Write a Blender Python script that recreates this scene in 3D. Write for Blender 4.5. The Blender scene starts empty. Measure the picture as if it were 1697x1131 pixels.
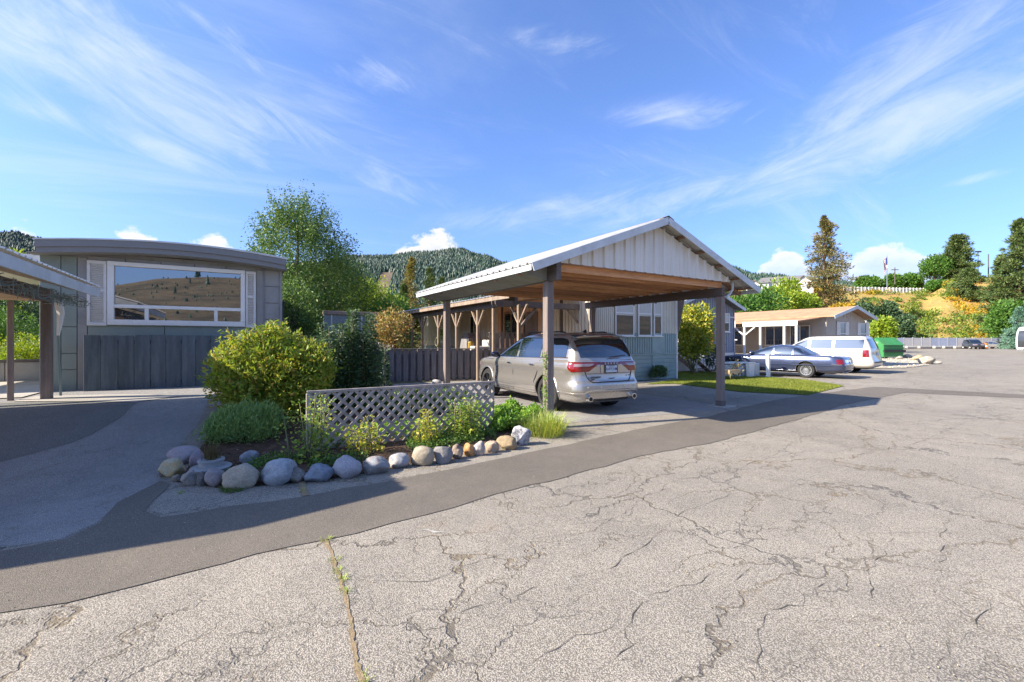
import bpy, bmesh, math, random
import numpy as np
from mathutils import Vector, Matrix
rnd = random.Random(7)
nrs = np.random.RandomState(11)
SC = bpy.context.scene
COL = SC.collection
R = math.radians

# ---------------------------------------------------------------- camera
FPX, CX, HY, CAMZ, YAW = 740.0, 848.5, 566.0, 1.6, R(31.8)
cam_d = bpy.data.cameras.new('camera'); cam = bpy.data.objects.new('camera', cam_d); COL.objects.link(cam)
cam_d.sensor_width = 36; cam_d.lens = FPX/1697*36; cam_d.clip_start = .05; cam_d.clip_end = 12000
cam.location = (0, 0, CAMZ); cam.rotation_euler = (R(90), 0, -YAW)
SC.camera = cam
# ---------------------------------------------------------------- sun, sky, exposure
SUN_DIR = Vector((1.42, -.36, -1.0)).normalized()          # the way the light travels
sun_d = bpy.data.lights.new('sun', 'SUN'); sun_d.energy = 3.4; sun_d.angle = R(.53); sun_d.color = (1, .90, .76)
sun = bpy.data.objects.new('sun', sun_d); COL.objects.link(sun)
sun.rotation_euler = SUN_DIR.to_track_quat('-Z', 'Y').to_euler(); sun.location = (-20, 5, 30)
vs = SC.view_settings
vs.view_transform = 'Standard'; vs.look = 'None'; vs.gamma = 1; vs.exposure = 1.82; vs.use_curve_mapping = False
SC.cycles.use_denoising = True
SC.cycles.max_bounces = 8; SC.cycles.diffuse_bounces = 4; SC.cycles.transparent_max_bounces = 8
SC.cycles.sample_clamp_indirect = 6
world = bpy.data.worlds.new('World'); SC.world = world; world.use_nodes = True
WN, WL = world.node_tree.nodes, world.node_tree.links
WN.clear()

class NT:
    """tiny node-building helper"""
    def __init__(s, tree): s.t = tree; s.n = tree.nodes; s.l = tree.links
    def new(s, typ, **kw):
        nd = s.n.new(typ)
        for k, v in kw.items(): setattr(nd, k, v)
        return nd
    def put(s, sock, v):
        if v is None: return
        if hasattr(v, 'links') or isinstance(v, bpy.types.NodeSocket): s.l.new(v, sock)
        else:
            if sock.type == 'RGBA' and len(v) == 3: v = (*v, 1)
            sock.default_value = v
    def math(s, op, a, b=None, c=None, clamp=False):
        nd = s.new('ShaderNodeMath', operation=op); nd.use_clamp = clamp
        s.put(nd.inputs[0], a); s.put(nd.inputs[1], b); s.put(nd.inputs[2], c)
        return nd.outputs[0]
    def vmath(s, op, a, b=None, sc=None):
        nd = s.new('ShaderNodeVectorMath', operation=op)
        s.put(nd.inputs[0], a); s.put(nd.inputs[1], b)
        if sc is not None: s.put(nd.inputs[3], sc)
        return nd.outputs[0] if op not in ('LENGTH', 'DOT_PRODUCT', 'DISTANCE') else nd.outputs[1]
    def mix(s, f, a, b, mode='MIX'):
        nd = s.new('ShaderNodeMix', data_type='RGBA', blend_type=mode)
        s.put(nd.inputs[0], f); s.put(nd.inputs[6], a); s.put(nd.inputs[7], b)
        return nd.outputs[2]
    def noise(s, vec, scale, detail=3, rough=.55, dist=0.0, out=0):
        nd = s.new('ShaderNodeTexNoise'); s.put(nd.inputs['Vector'], vec)
        nd.inputs['Scale'].default_value = scale; nd.inputs['Detail'].default_value = detail
        nd.inputs['Roughness'].default_value = rough; nd.inputs['Distortion'].default_value = dist
        return nd.outputs[out]
    def ramp(s, f, stops, interp='LINEAR'):
        nd = s.new('ShaderNodeValToRGB'); s.put(nd.inputs[0], f); cr = nd.color_ramp; cr.interpolation = interp
        while len(cr.elements) < len(stops): cr.elements.new(.5)
        for e, (p, c) in zip(cr.elements, stops):
            e.position = p; e.color = (*c, 1) if len(c) == 3 else c
        return nd.outputs[0]
    def sm(s, x, a, b, lo=0.0, hi=1.0):
        nd = s.new('ShaderNodeMapRange', interpolation_type='SMOOTHSTEP')
        for i, v in enumerate((x, a, b, lo, hi)): s.put(nd.inputs[i], v)
        return nd.outputs[0]
    def mapping(s, vec, scale=(1, 1, 1), rot=(0, 0, 0), loc=(0, 0, 0)):
        nd = s.new('ShaderNodeMapping'); s.put(nd.inputs[0], vec)
        nd.inputs[1].default_value = loc; nd.inputs[2].default_value = rot; nd.inputs[3].default_value = scale
        return nd.outputs[0]

def build_sky():
    N = NT(world.node_tree)
    sky = N.new('ShaderNodeTexSky', sky_type='NISHITA'); sky.sun_disc = False
    sky.sun_elevation = math.asin(-SUN_DIR.z); sky.sun_rotation = math.atan2(-SUN_DIR.x, -SUN_DIR.y) % (2*math.pi)
    sky.altitude = 300; sky.air_density = 1.0; sky.dust_density = 1.7; sky.ozone_density = 2.2
    tc = N.new('ShaderNodeTexCoord'); d = tc.outputs['Generated']
    sep = N.new('ShaderNodeSeparateXYZ'); N.l.new(d, sep.inputs[0]); x, y, z = sep.outputs
    zc = N.math('MAXIMUM', z, 0.0)
    # deepen the blue a little, as the photograph's sky has it, keeping the horizon pale
    hs = N.new('ShaderNodeHueSaturation'); hs.inputs['Saturation'].default_value = .92; hs.inputs['Value'].default_value = 1.0
    N.l.new(sky.outputs[0], hs.inputs['Color'])
    base = N.mix(1.0, hs.outputs[0], (.315, .41, .60), 'MULTIPLY')
    base = N.mix(N.math('POWER', N.math('SUBTRACT', 1.0, zc), 4.0), base, N.mix(1.0, base, (.82, .77, .86), 'MULTIPLY'))
    # cirrus: noise on the plane the veil lies in
    den = N.math('ADD', zc, .16)
    cmb = N.new('ShaderNodeCombineXYZ'); N.put(cmb.inputs[0], N.math('DIVIDE', x, den)); N.put(cmb.inputs[1], N.math('DIVIDE', y, den))
    p = cmb.outputs[0]
    st = N.mapping(p, (.42, 1.1, 1), (0, 0, R(-48)), (.4, 1.3, 0)); st2 = N.mapping(p, (.35, 1.3, 1), (0, 0, R(14)), (5.4, 2.3, 0))
    n1 = N.noise(st, 1.15, 7, .62, .9); n2 = N.noise(N.mapping(p, (.7, 3.2, 1), (0, 0, R(-22)), (3, .2, 0)), 1.5, 8, .7, 1.4)
    big = N.noise(p, .55, 2, .5, .3); n3 = N.noise(st2, 1.1, 7, .62, .8)
    veil = N.math('MULTIPLY', N.sm(n1, .46, .76), N.sm(big, .38, .62))
    veil = N.math('ADD', veil, N.math('MULTIPLY', N.math('MULTIPLY', N.sm(n2, .5, .8), N.sm(n1, .38, .6)), .5), clamp=True)
    veil = N.math('MAXIMUM', veil, N.math('MULTIPLY', N.sm(n3, .48, .78), N.sm(N.noise(N.mapping(p, (1, 1, 1), (0, 0, 0), (4, 7, 0)), .6, 2), .40, .62)))
    veil = N.math('MULTIPLY', veil, N.sm(z, .03, .16))
    veil = N.math('MULTIPLY', veil, .35)
    az = N.math('ARCTAN2', x, y); el = N.math('ARCSINE', N.math('MINIMUM', N.math('MAXIMUM', z, -1.0), 1.0))
    ae = N.new('ShaderNodeCombineXYZ'); N.put(ae.inputs[0], az); N.put(ae.inputs[1], el); ae = ae.outputs[0]
    def wisps(lobes, rot, off):
        W = None
        for px_, py_, hw, hh, ang, s_ in lobes:
            a0 = YAW+math.atan((px_-CX)/FPX); rr_ = math.hypot(FPX, px_-CX); e0 = math.atan((HY-py_)/rr_); kz = FPX/rr_**2
            wu, wv = hw*kz, hh/rr_*math.cos(e0); c_, s__ = math.cos(R(ang)), -math.sin(R(ang))
            da, de = N.math('SUBTRACT', az, a0), N.math('SUBTRACT', el, e0)
            u = N.math('DIVIDE', N.math('ADD', N.math('MULTIPLY', da, c_), N.math('MULTIPLY', de, s__)), wu); v = N.math('DIVIDE', N.math('SUBTRACT', N.math('MULTIPLY', de, c_), N.math('MULTIPLY', da, s__)), wv)
            g_ = N.math('MULTIPLY', N.math('EXPONENT', N.math('MULTIPLY', N.math('ADD', N.math('MULTIPLY', u, u), N.math('MULTIPLY', v, v)), -1.0)), s_)
            W = g_ if W is None else N.math('ADD', W, g_)
        vec = N.mapping(N.mapping(ae, (1, 1, 1), (0, 0, R(rot)), (off, 0, 0)), (2.2, 8.5, 1))
        t1 = N.noise(vec, 1.9, 9, .66, .9); t2 = N.noise(N.mapping(ae, (1, 1.6, 1), (0, 0, R(rot)), (off, 3, 0)), 5, 5, .6, .4)
        tx = N.math('ADD', N.math('MULTIPLY', t1, .65), N.math('MULTIPLY', t2, .35))
        return N.math('MULTIPLY', N.sm(N.math('ADD', N.math('ADD', N.math('MULTIPLY', N.math('SUBTRACT', tx, .5), 1.7), .5), N.math('MULTIPLY', W, .26)), .44, 1.12), N.sm(W, .02, .45))
    w1 = wisps([(250, 150, 250, 80, 24, 1.0), (60, 70, 170, 60, 15, .8), (560, 265, 230, 40, 16, .5), (635, 128, 75, 30, -8, .85), (190, 222, 170, 20, 5, .55), (330, 30, 160, 40, 20, .5)], 24, 0)
    w2 = wisps([(930, 72, 85, 20, 6, .6), (1140, 190, 140, 26, 8, .5), (1540, 215, 300, 46, -16, .95), (1270, 292, 330, 30, -13, .6), (960, 345, 230, 28, -6, .6), (1560, 60, 240, 60, -20, .6), (1620, 296, 50, 7, -4, .8), (1450, 165, 170, 40, -20, .6)], -14, 2.7)
    veil = N.math('MAXIMUM', veil, N.math('MULTIPLY', N.math('MAXIMUM', w1, w2), .60))
    white = N.mix(0.0, (1.85, 2.0, 2.25), (1, 1, 1))
    c = N.mix(veil, base, white)
    # fair-weather cumulus low over the hills, all round the horizon
    top = None
    yaw = YAW
    def lobe(px, halfw, tpx): 
        a = yaw + math.atan((px-CX)/FPX); w = abs(math.atan((px+halfw-CX)/FPX)-math.atan((px-CX)/FPX))
        e = math.atan((HY-tpx)/math.hypot(FPX, px-CX)); return a, w, e
    LB = [lobe(40, 70, 376), lobe(222, 75, 385), lobe(150, 45, 380), lobe(350, 70, 384), lobe(1300, 66, 408), lobe(1468, 115, 396), lobe(1385, 70, 420),
          lobe(1545, 60, 425), lobe(720, 110, 388)]
    LB += [(R(110), R(9), R(9)), (R(133), R(14), R(7)), (R(170), R(10), R(9)), (R(-160), R(12), R(8)), (R(-120), R(9), R(7)), (R(-75), R(12), R(7))]
    for a, w, e in LB:
        q = N.math('DIVIDE', N.math('SUBTRACT', az, a), w)
        h = N.math('MULTIPLY', N.math('SQRT', N.math('MAXIMUM', N.math('SUBTRACT', 1.0, N.math('MULTIPLY', q, q)), 0.0)), e)
        top = h if top is None else N.math('MAXIMUM', top, h)
    ce = N.new('ShaderNodeCombineXYZ'); N.put(ce.inputs[0], az); N.put(ce.inputs[1], N.math('MULTIPLY', el, 1.5))
    nb = N.noise(ce.outputs[0], 24, 6, .6, .2); nc = N.noise(ce.outputs[0], 9, 3, .5)
    nn = N.math('ADD', N.math('MULTIPLY', N.math('SUBTRACT', nb, .5), .075), N.math('MULTIPLY', N.math('SUBTRACT', nc, .5), .09))
    edge = N.math('SUBTRACT', N.math('ADD', top, nn), el)
    cum = N.math('MULTIPLY', N.sm(edge, .0, .016), N.sm(top, .02, .06))
    lump = N.sm(N.noise(ce.outputs[0], 34, 5, .6), .3, .7)
    ccol = N.mix(N.math('MULTIPLY', N.sm(edge, .006, .06), .8), (2.15, 2.1, 2.05), (1.35, 1.5, 1.8))
    ccol = N.mix(N.math('MULTIPLY', lump, .28), ccol, (2.1, 2.08, 2.05))
    fade = N.math('MULTIPLY', N.sm(el, .12, .19, .62, .94), N.sm(el, .015, .10))
    c = N.mix(N.math('MULTIPLY', cum, fade), c, ccol)
    bg = N.new('ShaderNodeBackground'); N.l.new(c, bg.inputs[0]); bg.inputs[1].default_value = .15
    out = N.new('ShaderNodeOutputWorld'); N.l.new(bg.outputs[0], out.inputs[0])
build_sky()

# ---------------------------------------------------------------- pixel rays of the photograph -> points of the place
FW = Vector((math.sin(YAW), math.cos(YAW), 0)); RT = Vector((math.cos(YAW), -math.sin(YAW), 0))
def ray(px, py): return FW + RT*((px-CX)/FPX) + Vector((0, 0, (HY-py)/FPX))
CAMP = Vector((0, 0, CAMZ))
def at_d(px, py, d): return CAMP + ray(px, py)*d
def at_Y(px, py, Y): r = ray(px, py); return CAMP + r*(Y/r.y)
def at_X(px, py, X): r = ray(px, py); return CAMP + r*(X/r.x)
def at_z(px, py, z=0): r = ray(px, py); return CAMP + r*((z-CAMZ)/r.z)
def sstep(a, b, x): t = min(1, max(0, (x-a)/(b-a))); return t*t*(3-2*t)
def gz(x, y):
    """height of the ground: the left-hand plot lies half a metre higher, the far car park a touch higher"""
    h = .56*sstep(6.3, 11.2, y)*(1-sstep(.9, 3.6, x))
    d = x*FW.x + y*FW.y
    return h + .22*sstep(45, 85, d)
def at_g(px, py):
    r = ray(px, py); t = (0-CAMZ)/r.z
    for _ in range(60):
        p = CAMP + r*t; t += ((gz(p.x, p.y)-CAMZ)/r.z - t)*.35
    return CAMP + r*t

# ---------------------------------------------------------------- mesh building
class MB:
    def __init__(s): s.v = []; s.f = []; s.m = []
    def add(s, vs, fs, mi=0):
        b = len(s.v); s.v += [tuple(v) for v in vs]; s.f += [tuple(i+b for i in f) for f in fs]; s.m += [mi]*len(fs); return s
    def box(s, x0, x1, y0, y1, z0, z1, mi=0, bev=0.0):
        if x0 > x1: x0, x1 = x1, x0
        if y0 > y1: y0, y1 = y1, y0
        if z0 > z1: z0, z1 = z1, z0
        return s.obox(Vector(((x0+x1)/2, (y0+y1)/2, (z0+z1)/2)), Vector(((x1-x0)/2, 0, 0)), Vector((0, (y1-y0)/2, 0)), Vector((0, 0, (z1-z0)/2)), mi, bev)
    def obox(s, c, ax, ay, az, mi=0, bev=0.0):
        """box from centre and three half-axis vectors, chamfered when bev > 0"""
        c = Vector(c)
        if bev <= 0:
            vs = [c+ax*i+ay*j+az*k for i in (-1, 1) for j in (-1, 1) for k in (-1, 1)]
            return s.add(vs, [(0, 1, 3, 2), (4, 6, 7, 5), (0, 4, 5, 1), (2, 3, 7, 6), (0, 2, 6, 4), (1, 5, 7, 3)], mi)
        L = [ax.length, ay.length, az.length]; bev = min(bev, min(L)*.6); q = [1-bev/l for l in L]
        vs, idx = [], {}
        for i in (-1, 1):
            for j in (-1, 1):
                for k in (-1, 1):
                    for a in range(3):
                        f = [q[0], q[1], q[2]]; f[a] = 1
                        idx[i, j, k, a] = len(vs); vs.append(c+ax*(i*f[0])+ay*(j*f[1])+az*(k*f[2]))
        fs = []
        for a in range(3):
            b, d = (a+1) % 3, (a+2) % 3
            for sg in (-1, 1):
                quad = []
                for (u, w) in ((-1, -1), (1, -1), (1, 1), (-1, 1)):
                    t = [0, 0, 0]; t[a] = sg; t[b] = u; t[d] = w; quad.append(idx[(*t, a)])
                fs.append(tuple(quad if sg > 0 else quad[::-1]))
            for sb in (-1, 1):
                for sd in (-1, 1):
                    q4 = []
                    for sa, which in ((-1, b), (1, b), (1, d), (-1, d)):
                        t = [0, 0, 0]; t[a] = sa; t[b] = sb; t[d] = sd; q4.append(idx[(*t, which)])
                    fs.append(tuple(q4))
        for i in (-1, 1):
            for j in (-1, 1):
                for k in (-1, 1): fs.append(tuple(idx[i, j, k, a] for a in range(3)))
        return s.add(vs, fs, mi)
    def beam(s, p, q, w, h, up=(0, 0, 1), mi=0, bev=0.0):
        """rectangular bar from p to q: w across, h along 'up'"""
        p, q = Vector(p), Vector(q); d = (q-p); side = d.cross(Vector(up)); side.normalize(); u = side.cross(d).normalized()
        return s.obox((p+q)/2, d/2, side*(w/2), u*(h/2), mi, bev)
    def tube(s, pts, r, n=8, mi=0, cap=True):
        pts = [Vector(p) for p in pts]; rr = r if isinstance(r, (list, tuple)) else [r]*len(pts)
        b = len(s.v); rings = []
        prev = None
        for i, p in enumerate(pts):
            t = (pts[min(i+1, len(pts)-1)]-pts[max(i-1, 0)]).normalized()
            a = prev if prev is not None else (Vector((0, 0, 1)) if abs(t.z) < .9 else Vector((1, 0, 0)))
            u = (a - t*a.dot(t)).normalized(); w = t.cross(u); prev = u
            rings.append([p+(u*math.cos(2*math.pi*k/n)+w*math.sin(2*math.pi*k/n))*rr[i] for k in range(n)])
        vs = [v for rg in rings for v in rg]
        fs = [(i*n+k, i*n+(k+1) % n, (i+1)*n+(k+1) % n, (i+1)*n+k) for i in range(len(pts)-1) for k in range(n)]
        if cap: fs += [tuple(range(n))[::-1], tuple((len(pts)-1)*n+k for k in range(n))]
        return s.add(vs, fs, mi)
    def lathe(s, prof, c=(0, 0, 0), axis='z', n=24, mi=0, close=False):
        """prof = [(r, h)...] turned round the axis"""
        c = Vector(c); vs = []
        for r_, h in prof:
            for k in range(n):
                a = 2*math.pi*k/n; u, w = r_*math.cos(a), r_*math.sin(a)
                vs.append(c + (Vector((u, w, h)) if axis == 'z' else Vector((u, h, w)) if axis == 'y' else Vector((h, u, w))))
        m = len(prof); rng = range(m) if close else range(m-1)
        fs = [(i*n+k, i*n+(k+1) % n, ((i+1) % m)*n+(k+1) % n, ((i+1) % m)*n+k) for i in rng for k in range(n)]
        return s.add(vs, fs, mi)
    def prism(s, poly, d, mi=0):
        """closed polygon (3-D points) pushed along vector d"""
        n = len(poly); poly = [Vector(p) for p in poly]; d = Vector(d)
        vs = poly+[p+d for p in poly]
        return s.add(vs, [tuple(range(n))[::-1], tuple(range(n, 2*n))]+[(i, (i+1) % n, n+(i+1) % n, n+i) for i in range(n)], mi)
    def build(s, name, mats, parent=None, smooth=False, fix=True, origin=None):
        me = bpy.data.meshes.new(name)
        o3 = Vector(origin) if origin is not None else (parent_origin(parent) if parent is not None else Vector((0, 0, 0)))
        me.from_pydata([(v[0]-o3.x, v[1]-o3.y, v[2]-o3.z) for v in s.v], [], s.f)
        for m in (mats if isinstance(mats, (list, tuple)) else [mats]): me.materials.append(m)
        if any(s.m): me.polygons.foreach_set('material_index', s.m)
        if fix:
            bm = bmesh.new(); bm.from_mesh(me); bmesh.ops.recalc_face_normals(bm, faces=bm.faces); bm.to_mesh(me); bm.free()
        if smooth:
            me.polygons.foreach_set('use_smooth', [True]*len(me.polygons))
            if smooth != 'all':
                try: me.set_sharp_from_angle(angle=R(35))
                except Exception: pass
        me.update()
        o = bpy.data.objects.new(name, me); COL.objects.link(o)
        if parent is not None: o.parent = parent; ORI[o.name] = o3
        else: o.location = o3
        return o
ORI = {}
def parent_origin(p):
    return ORI.get(p.name, Vector((0, 0, 0)))
def tag(o, label=None, cat=None, group=None, kind=None):
    if label: o['label'] = label
    if cat: o['category'] = cat
    if group: o['group'] = group
    if kind: o['kind'] = kind
    return o
def thing(name, label, cat, loc=(0, 0, 0), rz=0, group=None, local=False):
    """Empty at the base of a thing; parts are given in world coordinates unless local"""
    o = bpy.data.objects.new(name, None); COL.objects.link(o); o.location = loc; o.rotation_euler = (0, 0, rz); o.empty_display_size = .2
    if not local: ORI[o.name] = Vector(loc)
    return tag(o, label, cat, group)
def keep(o, parent):
    """sub-part bookkeeping: a part whose mesh was built in its thing's frame shares that frame"""
    ORI[o.name] = parent_origin(parent); return o
def copy_tree(o, parent=None):
    c = o.copy(); COL.objects.link(c); c.parent = parent
    for ch in list(o.children): copy_tree(ch, c)
    return c
def struct(name, mb, mat, **kw): return tag(mb.build(name, mat, **kw), kind='structure')

# ---------------------------------------------------------------- materials
def mat(name, col, rough=.6, metal=0.0, var=0.0, vscale=4.0, bump=0.0, bscale=30.0, dirt=None, dirt_amt=.0, dscale=1.5, spec=.5, coat=0.0, stretch=None, coord='Object', trans=0.0, detail=4):
    m = bpy.data.materials.new(name); m.use_nodes = True; N = NT(m.node_tree); N.n.clear()
    out = N.new('ShaderNodeOutputMaterial'); b = N.new('ShaderNodeBsdfPrincipled'); N.l.new(b.outputs[0], out.inputs[0])
    tc = N.new('ShaderNodeTexCoord'); v = tc.outputs[coord]
    if stretch: v = N.mapping(v, stretch)
    c = (*col, 1)
    if var > 0:
        n = N.noise(v, vscale, detail, .6, .3)
        oi = N.new('ShaderNodeObjectInfo'); 
        f = N.math('ADD', N.sm(n, .25, .75, 1-var, 1+var), N.math('MULTIPLY', N.math('SUBTRACT', oi.outputs['Random'], .5), var*.9))
        cc = N.new('ShaderNodeCombineXYZ'); [N.put(cc.inputs[i], f) for i in range(3)]
        c = N.mix(1.0, c, cc.outputs[0], 'MULTIPLY')
    if dirt is not None:
        n = N.noise(v, dscale, 5, .65, .5)
        c = N.mix(N.math('MULTIPLY', N.sm(n, .42, .72), dirt_amt), c, (*dirt, 1))
    N.put(b.inputs['Base Color'], c)
    b.inputs['Metallic'].default_value = metal; b.inputs['Specular IOR Level'].default_value = spec
    b.inputs['Coat Weight'].default_value = coat; b.inputs['Coat Roughness'].default_value = .06
    b.inputs['Transmission Weight'].default_value = trans
    if var > 0 and rough > .15: N.put(b.inputs['Roughness'], N.sm(N.noise(v, vscale*2.3, 3), .3, .7, max(.02, rough-.08), min(1, rough+.08)))
    else: b.inputs['Roughness'].default_value = rough
    if bump > 0:
        bp = N.new('ShaderNodeBump'); bp.inputs['Strength'].default_value = 1; bp.inputs['Distance'].default_value = bump
        N.put(bp.inputs['Height'], N.noise(v, bscale, 4, .6)); N.l.new(bp.outputs[0], b.inputs['Normal'])
    return m
def leaf_mat(name, cols, trans=.35, rough=.5, coordvar=.0):
    """leaves: own colour differs from leaf to leaf"""
    m = bpy.data.materials.new(name); m.use_nodes = True; N = NT(m.node_tree); N.n.clear()
    out = N.new('ShaderNodeOutputMaterial'); g = N.new('ShaderNodeNewGeometry')
    k = len(cols); c = N.ramp(g.outputs['Random Per Island'], [((i+.5)/k if k > 1 else 0, cc) for i, cc in enumerate(cols)])
    tc = N.new('ShaderNodeTexCoord'); big = N.noise(tc.outputs['Object'], 1.1 if not coordvar else coordvar, 3, .6)
    c = N.mix(1.0, c, N.ramp(big, [(.3, (.72, .78, .7)), (.7, (1.25, 1.18, 1.0))]), 'MULTIPLY')
    b = N.new('ShaderNodeBsdfPrincipled'); N.put(b.inputs['Base Color'], c); b.inputs['Roughness'].default_value = rough; b.inputs['Specular IOR Level'].default_value = .3
    t = N.new('ShaderNodeBsdfTranslucent'); N.put(t.inputs[0], N.mix(1.0, c, (1.25, 1.15, .55), 'MULTIPLY'))
    ms = N.new('ShaderNodeMixShader'); ms.inputs[0].default_value = trans; N.l.new(b.outputs[0], ms.inputs[1]); N.l.new(t.outputs[0], ms.inputs[2]); N.l.new(ms.outputs[0], out.inputs[0])
    return m
def wood_mat(name, col, col2, rough=.7, axis=(1, 1, 1), bump=.002):
    m = bpy.data.materials.new(name); m.use_nodes = True; N = NT(m.node_tree); N.n.clear()
    out = N.new('ShaderNodeOutputMaterial'); b = N.new('ShaderNodeBsdfPrincipled'); N.l.new(b.outputs[0], out.inputs[0])
    tc = N.new('ShaderNodeTexCoord'); v = N.mapping(tc.outputs['Object'], axis)
    oi = N.new('ShaderNodeObjectInfo'); n = N.noise(v, 9, 6, .65, 1.2); n2 = N.noise(v, 2.2, 3, .5)
    c = N.mix(N.sm(n, .3, .72), (*col, 1), (*col2, 1))
    f = N.math('ADD', N.sm(n2, .3, .7, .8, 1.15), N.math('MULTIPLY', N.math('SUBTRACT', oi.outputs['Random'], .5), .3))
    cc = N.new('ShaderNodeCombineXYZ'); [N.put(cc.inputs[i], f) for i in range(3)]
    N.put(b.inputs['Base Color'], N.mix(1.0, c, cc.outputs[0], 'MULTIPLY')); b.inputs['Roughness'].default_value = rough; b.inputs['Specular IOR Level'].default_value = .3
    bp = N.new('ShaderNodeBump'); bp.inputs['Distance'].default_value = bump; N.put(bp.inputs['Height'], n); N.l.new(bp.outputs[0], b.inputs['Normal'])
    return m
def glass_mat(name, tint=(.02, .03, .04), rough=.02, spec=.9):
    """window glass seen from a sunlit street: dark room behind, mirror in front"""
    m = bpy.data.materials.new(name); m.use_nodes = True; N = NT(m.node_tree)
    b = N.n['Principled BSDF']; b.inputs['Base Color'].default_value = (*tint, 1); b.inputs['Roughness'].default_value = rough
    b.inputs['IOR'].default_value = 1.5+spec; b.inputs['Specular IOR Level'].default_value = .5; b.inputs['Coat Weight'].default_value = .3; b.inputs['Coat Roughness'].default_value = .01
    return m
def asphalt_mat(name, c_dark, c_mid, c_light, crack=1.0, blotch=.2, agg=55.0, chips=.5):
    agg = agg*2.5
    m = bpy.data.materials.new(name); m.use_nodes = True; N = NT(m.node_tree); N.n.clear()
    out = N.new('ShaderNodeOutputMaterial'); b = N.new('ShaderNodeBsdfPrincipled'); N.l.new(b.outputs[0], out.inputs[0])
    tc = N.new('ShaderNodeTexCoord'); v = tc.outputs['Object']
    vo = N.new('ShaderNodeTexVoronoi', feature='F1'); N.put(vo.inputs['Vector'], v); vo.inputs['Scale'].default_value = agg
    vo.inputs['Randomness'].default_value = 1
    sepc = N.new('ShaderNodeSeparateColor'); N.l.new(vo.outputs['Color'], sepc.inputs[0])
    stone = N.ramp(sepc.outputs[0], [(.0, c_dark), (.3, c_mid), (.72, c_mid), (.93, c_light)])
    fine = N.noise(v, 160, 3, .7)
    c = N.mix(N.sm(vo.outputs['Distance'], .35, .62), stone, (*[x*.6 for x in c_dark], 1))
    c = N.mix(1.0, c, N.ramp(fine, [(.3, (.82, .82, .82)), (.7, (1.15, 1.15, 1.15))]), 'MULTIPLY')
    big = N.noise(v, .35, 5, .6, .6); med = N.noise(v, 2.3, 4, .6, .4)
    c = N.mix(1.0, c, N.ramp(big, [(.28, (1-blotch,)*3), (.72, (1+blotch*.6, 1+blotch*.55, 1+blotch*.45))]), 'MULTIPLY')
    c = N.mix(1.0, c, N.ramp(med, [(.3, (.9, .9, .9)), (.7, (1.08, 1.07, 1.05))]), 'MULTIPLY')
    h = N.math('MULTIPLY', vo.outputs['Distance'], -.6)
    if crack > 0:
        wob = N.noise(v, 1.3, 5, .65, 0, 1); wv = N.vmath('ADD', v, N.vmath('SCALE', N.vmath('SUBTRACT', wob, (.5, .5, .5)), None, .9))
        def cr(scale, stretch, rot, w, seed):
            vv = N.mapping(wv, stretch, (0, 0, R(rot)), (seed, seed*.7, 0))
            vd = N.new('ShaderNodeTexVoronoi', feature='DISTANCE_TO_EDGE'); N.put(vd.inputs['Vector'], vv); vd.inputs['Scale'].default_value = scale
            return N.math('SUBTRACT', 1.0, N.sm(vd.outputs['Distance'], w*.25, w))
        wn = N.noise(v, .8, 3, .6)
        k1 = N.math('MULTIPLY', cr(.6, (.62, 1, 1), 14, .010, 1.3), N.sm(N.noise(v, .5, 2), .30, .44))
        k2 = N.math('MULTIPLY', cr(1.7, (.5, 1, 1), 8, .017, 4.1), N.math('MULTIPLY', N.sm(N.noise(N.mapping(v, (1, 1, 1), (0, 0, 0), (9, 2, 0)), .42, 3), .42, .56), .85))
        k3 = N.math('MULTIPLY', cr(2.6, (.8, 1, 1), -20, .03, 7.7), N.math('MULTIPLY', N.sm(N.noise(N.mapping(v, (1, 1, 1), (0, 0, 0), (3, 12, 0)), .6, 3), .50, .64), .6))
        k = N.math('MAXIMUM', k1, N.math('MAXIMUM', k2, k3)); k = N.math('MULTIPLY', k, crack*.8)
        c = N.mix(k, c, N.ramp(wn, [(.4, (.085, .078, .068)), (.62, (.17, .13, .075))]))
        # sandy rust stain along the worst cracks
        st = N.math('MULTIPLY', N.sm(N.noise(v, .9, 4, .6, .3), .6, .76), .22)
        c = N.mix(st, c, (.26, .17, .09, 1))
        h = N.math('SUBTRACT', h, N.math('MULTIPLY', k, 1.6))
    N.put(b.inputs['Base Color'], c); b.inputs['Roughness'].default_value = .9; b.inputs['Specular IOR Level'].default_value = .3
    bp = N.new('ShaderNodeBump'); bp.inputs['Distance'].default_value = .006; bp.inputs['Strength'].default_value = .8; N.put(bp.inputs['Height'], h); N.l.new(bp.outputs[0], b.inputs['Normal'])
    return m

def ground_blend(name, cols, scale, bump=.02, bs=14, detail=6):
    m = bpy.data.materials.new(name); m.use_nodes = True; N = NT(m.node_tree); N.n.clear()
    out = N.new('ShaderNodeOutputMaterial'); b = N.new('ShaderNodeBsdfPrincipled'); N.l.new(b.outputs[0], out.inputs[0])
    tc = N.new('ShaderNodeTexCoord'); v = tc.outputs['Object']; n = N.noise(v, scale, detail, .65, .5)
    k = len(cols); c = N.ramp(n, [(.25+.5*i/(k-1), cc) for i, cc in enumerate(cols)])
    c = N.mix(1.0, c, N.ramp(N.noise(v, scale*9, 3, .7), [(.3, (.75, .75, .75)), (.7, (1.2, 1.2, 1.2))]), 'MULTIPLY')
    N.put(b.inputs['Base Color'], c); b.inputs['Roughness'].default_value = .95; b.inputs['Specular IOR Level'].default_value = .2
    bp = N.new('ShaderNodeBump'); bp.inputs['Distance'].default_value = bump; N.put(bp.inputs['Height'], N.noise(v, bs, 4, .7)); N.l.new(bp.outputs[0], b.inputs['Normal'])
    return m

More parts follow.
